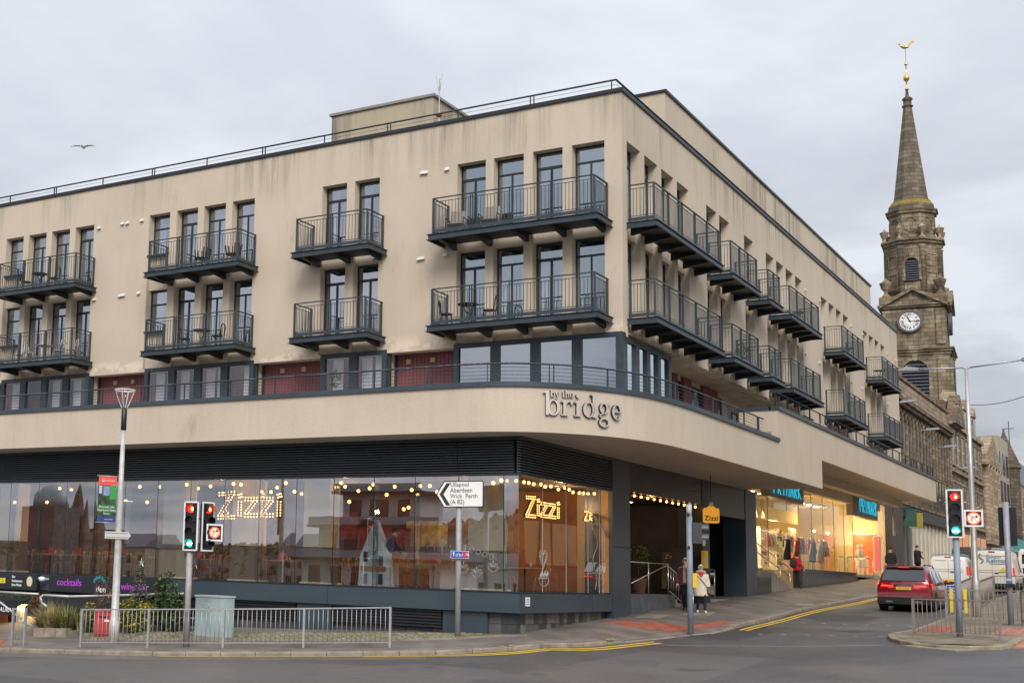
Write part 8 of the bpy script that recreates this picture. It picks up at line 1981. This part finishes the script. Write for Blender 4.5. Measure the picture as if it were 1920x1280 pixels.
for k in range(11):
    a_ = math.radians(20+k*14); r0, r1 = .20, .29+.03*(k % 2); b.hexa([(cx0+r*math.cos(a_+d), y, -.0+r*math.sin(a_+d)*.95) for y in (-.09, -.082) for r, d in ((r0, -.1), (r1, -.07), (r1, .07), (r0, .1))])
b.build('teal_arc_emblem', mat('teal_print', (.02, .28, .32), .5), t)
t, w, a = bandsign(-60, 68, 1070, 1108, 'black fascia sign with yellow lettering and a round green picture at the far left')
U = lambda u: onY(u, 1090, YG-.33).x-t.location.x
text('lettering', 'tes', .36, mat('yellow_letter', (.65, .62, .03), .5), t, (U(2), -.085, .02), (1, 0, 0), (0, 0, 1), .008, offset=.012)
for s, z in (('Bar', .14), ('Restaurant', .0), ('Live Music', -.14)): text('lettering', s, .115, WT_, t, (U(22), -.085, z), (1, 0, 0), (0, 0, 1), .004, align='LEFT', offset=.002)
for r_, d, m in ((.20, .083, mat('green_print', (.03, .15, .04), .5, 0, 0)), (.17, .087, mat('cream_print', (.7, .62, .45), .6))): b = MB(); b.prism([(U(55)+r_*.8*math.cos(2*math.pi*i/20), -d, r_*math.sin(2*math.pi*i/20)) for i in range(20)], (0, .005, 0)); b.build('round_emblem', m, t)
cam_t = thing('security_camera', (onY(82, 1085, YG-.3).x, YG-.3, onY(82, 1085, YG-.3).z), 'white dome security camera between the two black signs', 'camera'); MB().sphere((0, -.1, 0), .12, 12, 8, .75, 1.3).build('housing', WHITE, cam_t); MB().sphere((-.06, -.2, -.02), .05, 8, 6).build('lens', BLACKPL, cam_t); piece('bracket', WHITE, .05, .12, -.1, .3, -.02, .04, cam_t)
DK = mat('black_awning', (.010, .011, .013), .8, 0, .3, 2)
for (u0, u1, lab) in ((-60, 68, 'black awning lettered RESTAURANT over the lit doorway'), (84, 262, 'long black awning above the bar windows')):
    a, c = onY(u0, 1112, 33.2), onY(u1, 1112, 33.2); t = thing('awning', ((a.x+c.x)/2, 33.4, -1.05), lab, 'awning'); w = (c.x-a.x)/2; 
    MB().hexa([(-w, -1.1, -.50), (w, -1.1, -.50), (w, .1, .0), (-w, .1, .0), (-w, -1.1, -.46), (w, -1.1, -.46), (w, .1, .05), (-w, .1, .05)]).build('canopy_cloth', DK, t); MB().box(-w, w, -1.12, -1.10, -.78, -.46).build('valance', DK, t)
    if u0 < 0: text('lettering', 'RESTAURANT', .22, WT_, t, (onY(5, 1120, 32.2).x-t.location.x, -1.125, -.62), (1, 0, 0), (0, 0, 1), .003, shear=.15)
den = MB(); den.box(-48, -29.3, YG+.1, YG+.119, -3.1, -.98); den.build('den_front', mat('den_black_front', (.014, .015, .018), .5, 0, .3, 2), bld)
for k in range(8):
    x = -33.4+k*.75; b = MB(); b.bar((x, YG+.07, -1.5), (x+.38, YG+.07, -2.2), .025, .02, up=(0, 1, 0)); b.bar((x+.38, YG+.07, -2.2), (x+.75, YG+.07, -1.5), .025, .02, up=(0, 1, 0)); b.build('zigzag_trim', mat('grey_trim', (.22, .23, .24), .5), bld)
dg = emis('lit_doorway', (1, .82, .55), 1.1)
a, c = onY(26, 1160, 33.5), onY(66, 1160, 33.5)
MB().box(a.x, c.x, YG+.04, YG+.09, -3.0, -1.5).build('lit_entrance', mat('cream_lit_wall', (.62, .52, .38), .8, 0, .2, 1), bld); piece('entrance_light', emis('entrance_strip', (1, .75, .35), 5), a.x+.1, c.x-.2, YG-.05, YG+.03, -1.72, -1.6, bld); lamp_light('entrance_light', ((a.x+c.x)/2, YG-.5, -1.65), 16, (1, .75, .45), .1)
a, c = onY(-30, 1160, 33.5), onY(9, 1160, 33.5); MB().box(a.x, c.x, YG+.03, YG+.09, -3.0, -1.5).build('door', mat('orange_timber_door', (.42, .12, .03), .5, 0, .2, 3), bld)
a, c = onY(10, 1160, 33.5), onY(25, 1160, 33.5); MB().box(a.x, c.x, YG+.035, YG+.095, -3.0, -1.5).build('door', BLACK, bld)
t = thing('colour_poster', (onY(36, 1178, 33.3).x, YG+.0, -2.75), 'bright blue yellow and green poster beside the bar doorway', 'poster'); 
for i, c_ in enumerate(((.05, .35, .4), (.5, .5, .05), (.5, .25, .1))): piece('print', mat('poster_%d' % i, c_, .5, 0, .3, 6), -.25, .25, -.02, .02, .42-.21*i, .62-.21*i, t)
t = thing('flower_basket', onY(68, 1132, 32.4), 'small hanging basket of red flowers at the end of the awning', 'flowers'); b = MB(); leaf_mass(b, (0, 0, 0), .3, .25, .3, 350, .09, rv, mi=(0, 1, 2)); b.build('foliage', [LG[0], LG[1], mat('red_petal', (.45, .03, .03), .6)], t)
b = MB(); leaf_mass(b, (-.9, 0, .25), .9, .1, .08, 260, .07, rv, mi=(0, 1)); b.build('garland', LG, t)
# potted shrub and furniture on the entrance terrace
for (dy, lab, r) in ((1.4, 'leafy potted shrub at the left of the entrance terrace', .33), (3.2, 'fuller leafy shrub in a terracotta pot behind the entrance railing', .45)):
    t = thing('potted_shrub', (XG-.75, 42+dy, -.44), lab, 'potted plant'); b = MB(); b.lathe((0, 0, 0), [(.22, 0), (.30, .5), (.32, .52)], 12); b.build('pot', mat('terracotta_pot', (.28, .13, .09), .8, 0, .2, 4), t); b = MB(); leaf_mass(b, (0, 0, 1.25), r, r, r*.9, 700, .10, rv); b.build('foliage', [LG[1], LY[1]], t); b = MB(); b.tube((0, 0, .5), (0, 0, 1.2), .025); b.build('stem', MATS['twig_bark'], t)
yc = chair((XG-.7, 42.5, -.44), .8, 'yellow chair behind the entrance railing', None, mat('yellow_chair', (.6, .42, .04), .5))
# ------------------------------------------------------------------ balcony furniture
DKM = mat('dark_garden_metal', (.02, .022, .025), .5, .3); LTW = mat('pale_garden_furniture', (.55, .52, .47), .6)
def bal_set(x, z, m, label, Y=36.95, kind='bistro'):
    t = thing('bistro_table', (x, Y, z-.05), 'round '+label[0], 'table'); b = MB(); b.lathe((0, 0, .70), [(.33, 0), (.33, .02)], 16); b.build('table_top', m, t)
    for a_ in (0, 2.1, 4.2): b = MB(); b.tube((.22*math.cos(a_), .22*math.sin(a_), 0), (-.18*math.cos(a_), -.18*math.sin(a_), .7), .011); b.build('leg', m, t)
    for i, dx in enumerate((-.75, .75)): chair((x+dx, Y, z-.05), (-1.5 if dx < 0 else 1.5)+.3, label[1+i], None, m)
bal_set(-18.3, Z3, DKM, ('dark folding table on the lower balcony nearest the corner', 'dark folding chair left of the table on the lower corner balcony', 'dark folding chair right of the table on the lower corner balcony'))
bal_set(-28.9, Z3, DKM, ('dark table on the lower balcony second from the left', 'dark chair left of the table on that lower second balcony', 'pale striped chair right of the table on that lower second balcony'))
bal_set(-37.2, Z2, DKM, ('dark round table on the upper far left balcony', 'dark chair left on the upper far left balcony', 'dark chair right on the upper far left balcony'))
bal_set(-36.7, Z3, LTW, ('pale table on the lower far left balcony', 'pale chair left of the table on the lower far left balcony', 'pale chair right of the table on the lower far left balcony'))
for x, lab in ((-38.2, 'pale chair at the left end of the lower far left balcony'), (-35.3, 'pale chair at the right end of the lower far left balcony')): chair((x, 37, Z3-.05), 2.6, lab, None, LTW)
for x, lab in ((-29.0, 'black curved chair at the middle of the upper second balcony'), (-27.6, 'black curved chair at the right of the upper second balcony')): 
    t = thing('garden_chair', (x, 36.95, Z2-.05), lab, 'chair'); b = MB(); b.lathe((0, 0, .40), [(.26, 0), (.28, .04)], 12)
    for k in range(9): a_ = -.4+math.pi*1.25*k/8-.3; b.bar((.27*math.cos(a_), .27*math.sin(a_), .42), (.32*math.cos(a_), .32*math.sin(a_), .80), .05, .012)
    b.build('seat_shell', DKM, t)
    for a_ in (.7, 2.3, 3.9, 5.5): MB().tube((.2*math.cos(a_), .2*math.sin(a_), 0), (.2*math.cos(a_), .2*math.sin(a_), .4), .018).build('leg', DKM, t)
for x, lab in ((-18.75, 'grey sling armchair at the left end of the upper corner balcony'), (-17.6, 'grey sling armchair right of the other on the upper corner balcony')):
    t = thing('sling_chair', (x, 37.0, Z2-.05), lab, 'chair', rz=.2); SL = mat('grey_sling_fabric', (.22, .19, .17), .8); b = MB(); b.hexa([(-.27, -.25, .38), (.27, -.25, .38), (.27, .2, .36), (-.27, .2, .36), (-.27, -.25, .40), (.27, -.25, .40), (.27, .2, .38), (-.27, .2, .38)]); b.build('seat', SL, t)
    b = MB(); b.hexa([(-.27, .18, .38), (.27, .18, .38), (.27, .20, .38), (-.27, .20, .38), (-.27, .36, .95), (.27, .36, .95), (.27, .38, .95), (-.27, .38, .95)]); b.build('backrest', SL, t)
    for s in (-1, 1): rbar(t, 'arm_frame', [(s*.29, -.25, 0), (s*.29, -.25, .58), (s*.29, .28, .60), (s*.29, .2, 0)], .014, DKM)
for y, z, lab in ((57.5, Z2, 'round dark table on the upper balcony fourth along the street side'), (67.3, Z2, 'round dark table on the upper balcony fifth along the street side'), (75, Z2, 'dark table on the farthest upper balcony')):
    t = thing('bistro_table', (XF+.35, y, z-.05), lab, 'table'); b = MB(); b.lathe((0, 0, .7), [(.3, 0), (.3, .02)], 14); b.build('table_top', DKM, t)
    for a_ in (0, 2.1, 4.2): MB().tube((.2*math.cos(a_), .2*math.sin(a_), 0), (-.15*math.cos(a_), -.15*math.sin(a_), .7), .011).build('leg', DKM, t)
t = thing('balcony_plant', (XF+.45, 48.6, Z3-.05), 'leafy pot plant on the second lower balcony on the street side', 'plant'); b = MB(); leaf_mass(b, (0, 0, .55), .3, .4, .4, 350, .1, rv); b.build('foliage', [LY[1], LG[1]], t); b = MB(); b.lathe((0, 0, 0), [(.13, 0), (.16, .25)], 10); b.build('pot', MATS['terracotta_pot'], t)
b = MB(); leaf_mass(b, (0, 0, .25), .18, .12, .28, 160, .08, rv); b.build('foliage', [LY[1], LG[1]], pl)
# gull
gp = onD(156, 276, 60); t = thing('gull', gp, 'grey and white gull gliding in the sky at upper left', 'bird', rz=face_rz(gp))
GW = mat('gull_white', (.62, .62, .62), .8, 0, .1); b = MB(); loft(b, [[(x, r*math.cos(a_)*.9, z+r*math.sin(a_)) for a_ in [2*math.pi*i/10 for i in range(10)]] for x, z, r in ((-.36, .02, .01), (-.28, .01, .03), (-.1, 0, .065), (.08, .0, .075), (.2, .02, .055), (.27, .04, .045), (.32, .035, .02), (.38, .02, .006))]); b.build('body', GW, t)
for s in (-1, 1):
    b = MB(); yy = s
    loft(b, [[(x+dx*c, s*y, z+dz*d) for c, d in ((-1, 0), (0, .5), (1, 0), (0, -.4))] for x, dx, y, z, dz in ((.05, .13, .03, .03, .03), (.12, .12, .25, .12, .02), (.06, .09, .5, .10, .015), (-.10, .03, .72, .02, .006))]); b.build('wing', mat('gull_grey', (.55, .56, .58), .8), t)
t.rotation_euler.z += 1.25; t.scale = (.8, .8, .8)
# overhead wire
wr = thing('overhead_wire', (-14, 118, 20), 'thin dark wire strung across the street at right', 'wire'); A_ = onY(1790, 756, 118)-wr.location; B_ = onY(1990, 715, 85)-wr.location; b = MB(); P = [A_.lerp(B_, i/12)-Vector((0, 0, 1.2*math.sin(math.pi*i/12)*.5)) for i in range(13)]; b.path(P, .025, 5); b.build('cable', BLACKPL, wr)

# ------------------------------------------------------------------ across the junction, seen mirrored in the glass
hl = MB()
for (x0, x1, y, h) in ((-420, 160, -300, 34),):
    n = 60
    for i in range(n):
        xa, xb = lerp(x0, x1, i/n), lerp(x0, x1, (i+1)/n); f = lambda x: 6+h*.55*math.exp(-((x+110)/95)**2)+4*mnoise.noise(Vector((x*.02, 1, 0)))
        hl.quad((xa, y+70, -5), (xb, y+70, -5), (xb, y, f(xb)), (xa, y, f(xa))); hl.quad((xa, y, f(xa)), (xb, y, f(xb)), (xb, y-80, f(xb)+3), (xa, y-80, f(xa)+3)); hl.quad((xa, y-80, f(xa)+3), (xb, y-80, f(xb)+3), (xb, y-200, -8), (xa, y-200, -8))
tag(hl.build('hill', mat('wooded_hillside', (.030, .024, .014), .95, 0, .5, .06)), kind='structure')
b = MB(); rh_ = random.Random(2)
for i in range(4200):
    x = rh_.uniform(-420, 160); yy = -300+rh_.uniform(-70, 60); f = 6+18.7*math.exp(-((x+110)/95)**2); z = f if yy < -300 else lerp(f, -5, (yy+300)/70); hh = rh_.uniform(1.8, 3.6); b.mi = rh_.choice((0, 0, 1)); b.lathe((x, yy, z-2), [(hh*.2, 1), (hh*.38, hh*.35), (hh*.36, hh*.6), (hh*.15, hh*.9), (.1, hh)], 5, True)
b.mi = 0; tag(b.build('hillside_trees', [mat('conifer_dark', (.02, .03, .015), .9, 0, .4, .2), mat('autumn_wood', (.10, .045, .02), .9, 0, .4, .2)]), kind='stuff')
rb3 = random.Random(8)
for i in range(17):
    x = -290+i*22+rb3.uniform(-4, 4); y = rb3.uniform(-150, -110); w = rb3.uniform(8, 13); h = rb3.uniform(4.5, 8.5); col = rb3.choice([(.52, .49, .45), (.38, .30, .22), (.22, .16, .12), (.30, .26, .22)])
    t = thing('town_house', (x, y, -4), 'house across the junction behind the camera, seen only mirrored in the shop glass', 'building', 'houses across the junction'); wm = mat('house_wall_%d' % int(col[0]*100), col, .9, 0, .15, .3)
    MB().box(-w/2, w/2, -4, 4, 0, h).build('wall', wm, t); b = MB(); b.prism([(-w/2-.3, -4.3, h), (-w/2-.3, 4.3, h), (-w/2-.3, 0, h+2.6)], (w+.6, 0, 0)); b.build('roof', MATS['slate_roof'], t)
    for k in range(4):
        for z in (1.4, 4.2): 
            if z+1.4 < h: MB().box(-w/2+1+k*(w-2)/3.5, -w/2+2+k*(w-2)/3.5, 3.98, 4.05, z, z+1.4).build('window', GLD, t)
# placed by their mirrored line of sight in the long front glass
def mirrored(u, v, D): p = onY(u, v, YG+D); return Vector((p.x, YG-D, p.z))
q = mirrored(725, 1075, 100); t = thing('white_terraced_building', (q.x, q.y, -4), 'white flat roofed building with stepped decks, mirrored in the restaurant glass', 'building'); zt = mirrored(725, 925, 100).z+4
for k, (w, a0, a1) in enumerate(((9.5, 0, .40), (8.2, .40, .70), (5.5, .70, 1.0))):
    h0, h1 = a0*zt, a1*zt; s_ = MB().box(-w, w, -4, 4-k*1.2, h0, h1-.1).build('storey', mat('house_wall_52', (.52, .49, .45), .9) if k != 1 else mat('grey_storey', (.16, .17, .19), .7), t); MB().box(-w-.9, w+.9, -4.4, 5.4-k*1.2, h1-.1, h1+.22).build('roof_slab', BLACKPL, t); MB().box(-w-.8, w+.8, 5.2-k*1.2, 5.25-k*1.2, h1+.25, h1+1.1).build('balustrade_panel', mat('grey_balustrade', (.22, .25, .28), .3), t)
    for j in range(int(w*2/3)): MB().box(-w+.8+j*3, -w+2.6+j*3, 4.001-k*1.2, 4.05-k*1.2, h0+.9, h1-.7).build('window', GLD, s_)
q = mirrored(93, 1070, 110); zb_, zt = mirrored(93, 950, 110).z+4, mirrored(93, 905, 110).z+4; hw = abs(mirrored(122, 1000, 110).x-mirrored(64, 1000, 110).x)/2
t = thing('domed_tower', (q.x, q.y, -4), 'square tower with a pale dome, mirrored at the left of the restaurant glass', 'tower')
MB().box(-hw, hw, -hw, hw, 0, zb_).build('shaft', mat('tower_dark_stone', (.10, .095, .095), .9, 0, .3, .5), t); b = MB(); dh = zt-zb_; b.lathe((0, 0, zb_), [(hw*.85, 0), (hw*.85, dh*.3), (hw*.8, dh*.5), (hw*.6, dh*.75), (hw*.3, dh*.92), (.1, dh)], 12); b.build('dome', mat('pale_dome', (.35, .36, .36), .5), t)
t = thing('church', (mirrored(160, 1070, 130).x, -96, -4), 'twin spired stone church, mirrored at the left of the restaurant glass', 'church'); q0 = t.location.x
for u, v, r in ((160, 905, 1.5), (134, 925, 1.6), (147, 948, 1.2), (176, 935, 1.2)):
    P_ = mirrored(u, v, 130); x = P_.x-q0; h = P_.z+4; b = MB(); b.box(x-r, x+r, -r, r, 0, h*.62); b.lathe((x, 0, h*.62), [(r, 0), (.08, h*.38)], 8, False); b.build('spire', SANDBROWN, t)
a_, c_ = mirrored(128, 990, 130), mirrored(185, 990, 130); MB().box(min(a_.x, c_.x)-q0, max(a_.x, c_.x)-q0, -9, -2, 0, a_.z+4).build('nave', SANDBROWN, t)
b = MB(); leaf_mass(b, (-45, -28, -2.4), 70, 2.5, 1.4, 9000, .38, rv); o = b.build('hedge_foliage', [LG[0], mat('hedge_dark_green', (.025, .04, .015), .8)]); tag(o, 'dark hedge across the junction, mirrored along the foot of the restaurant glass', 'hedge')
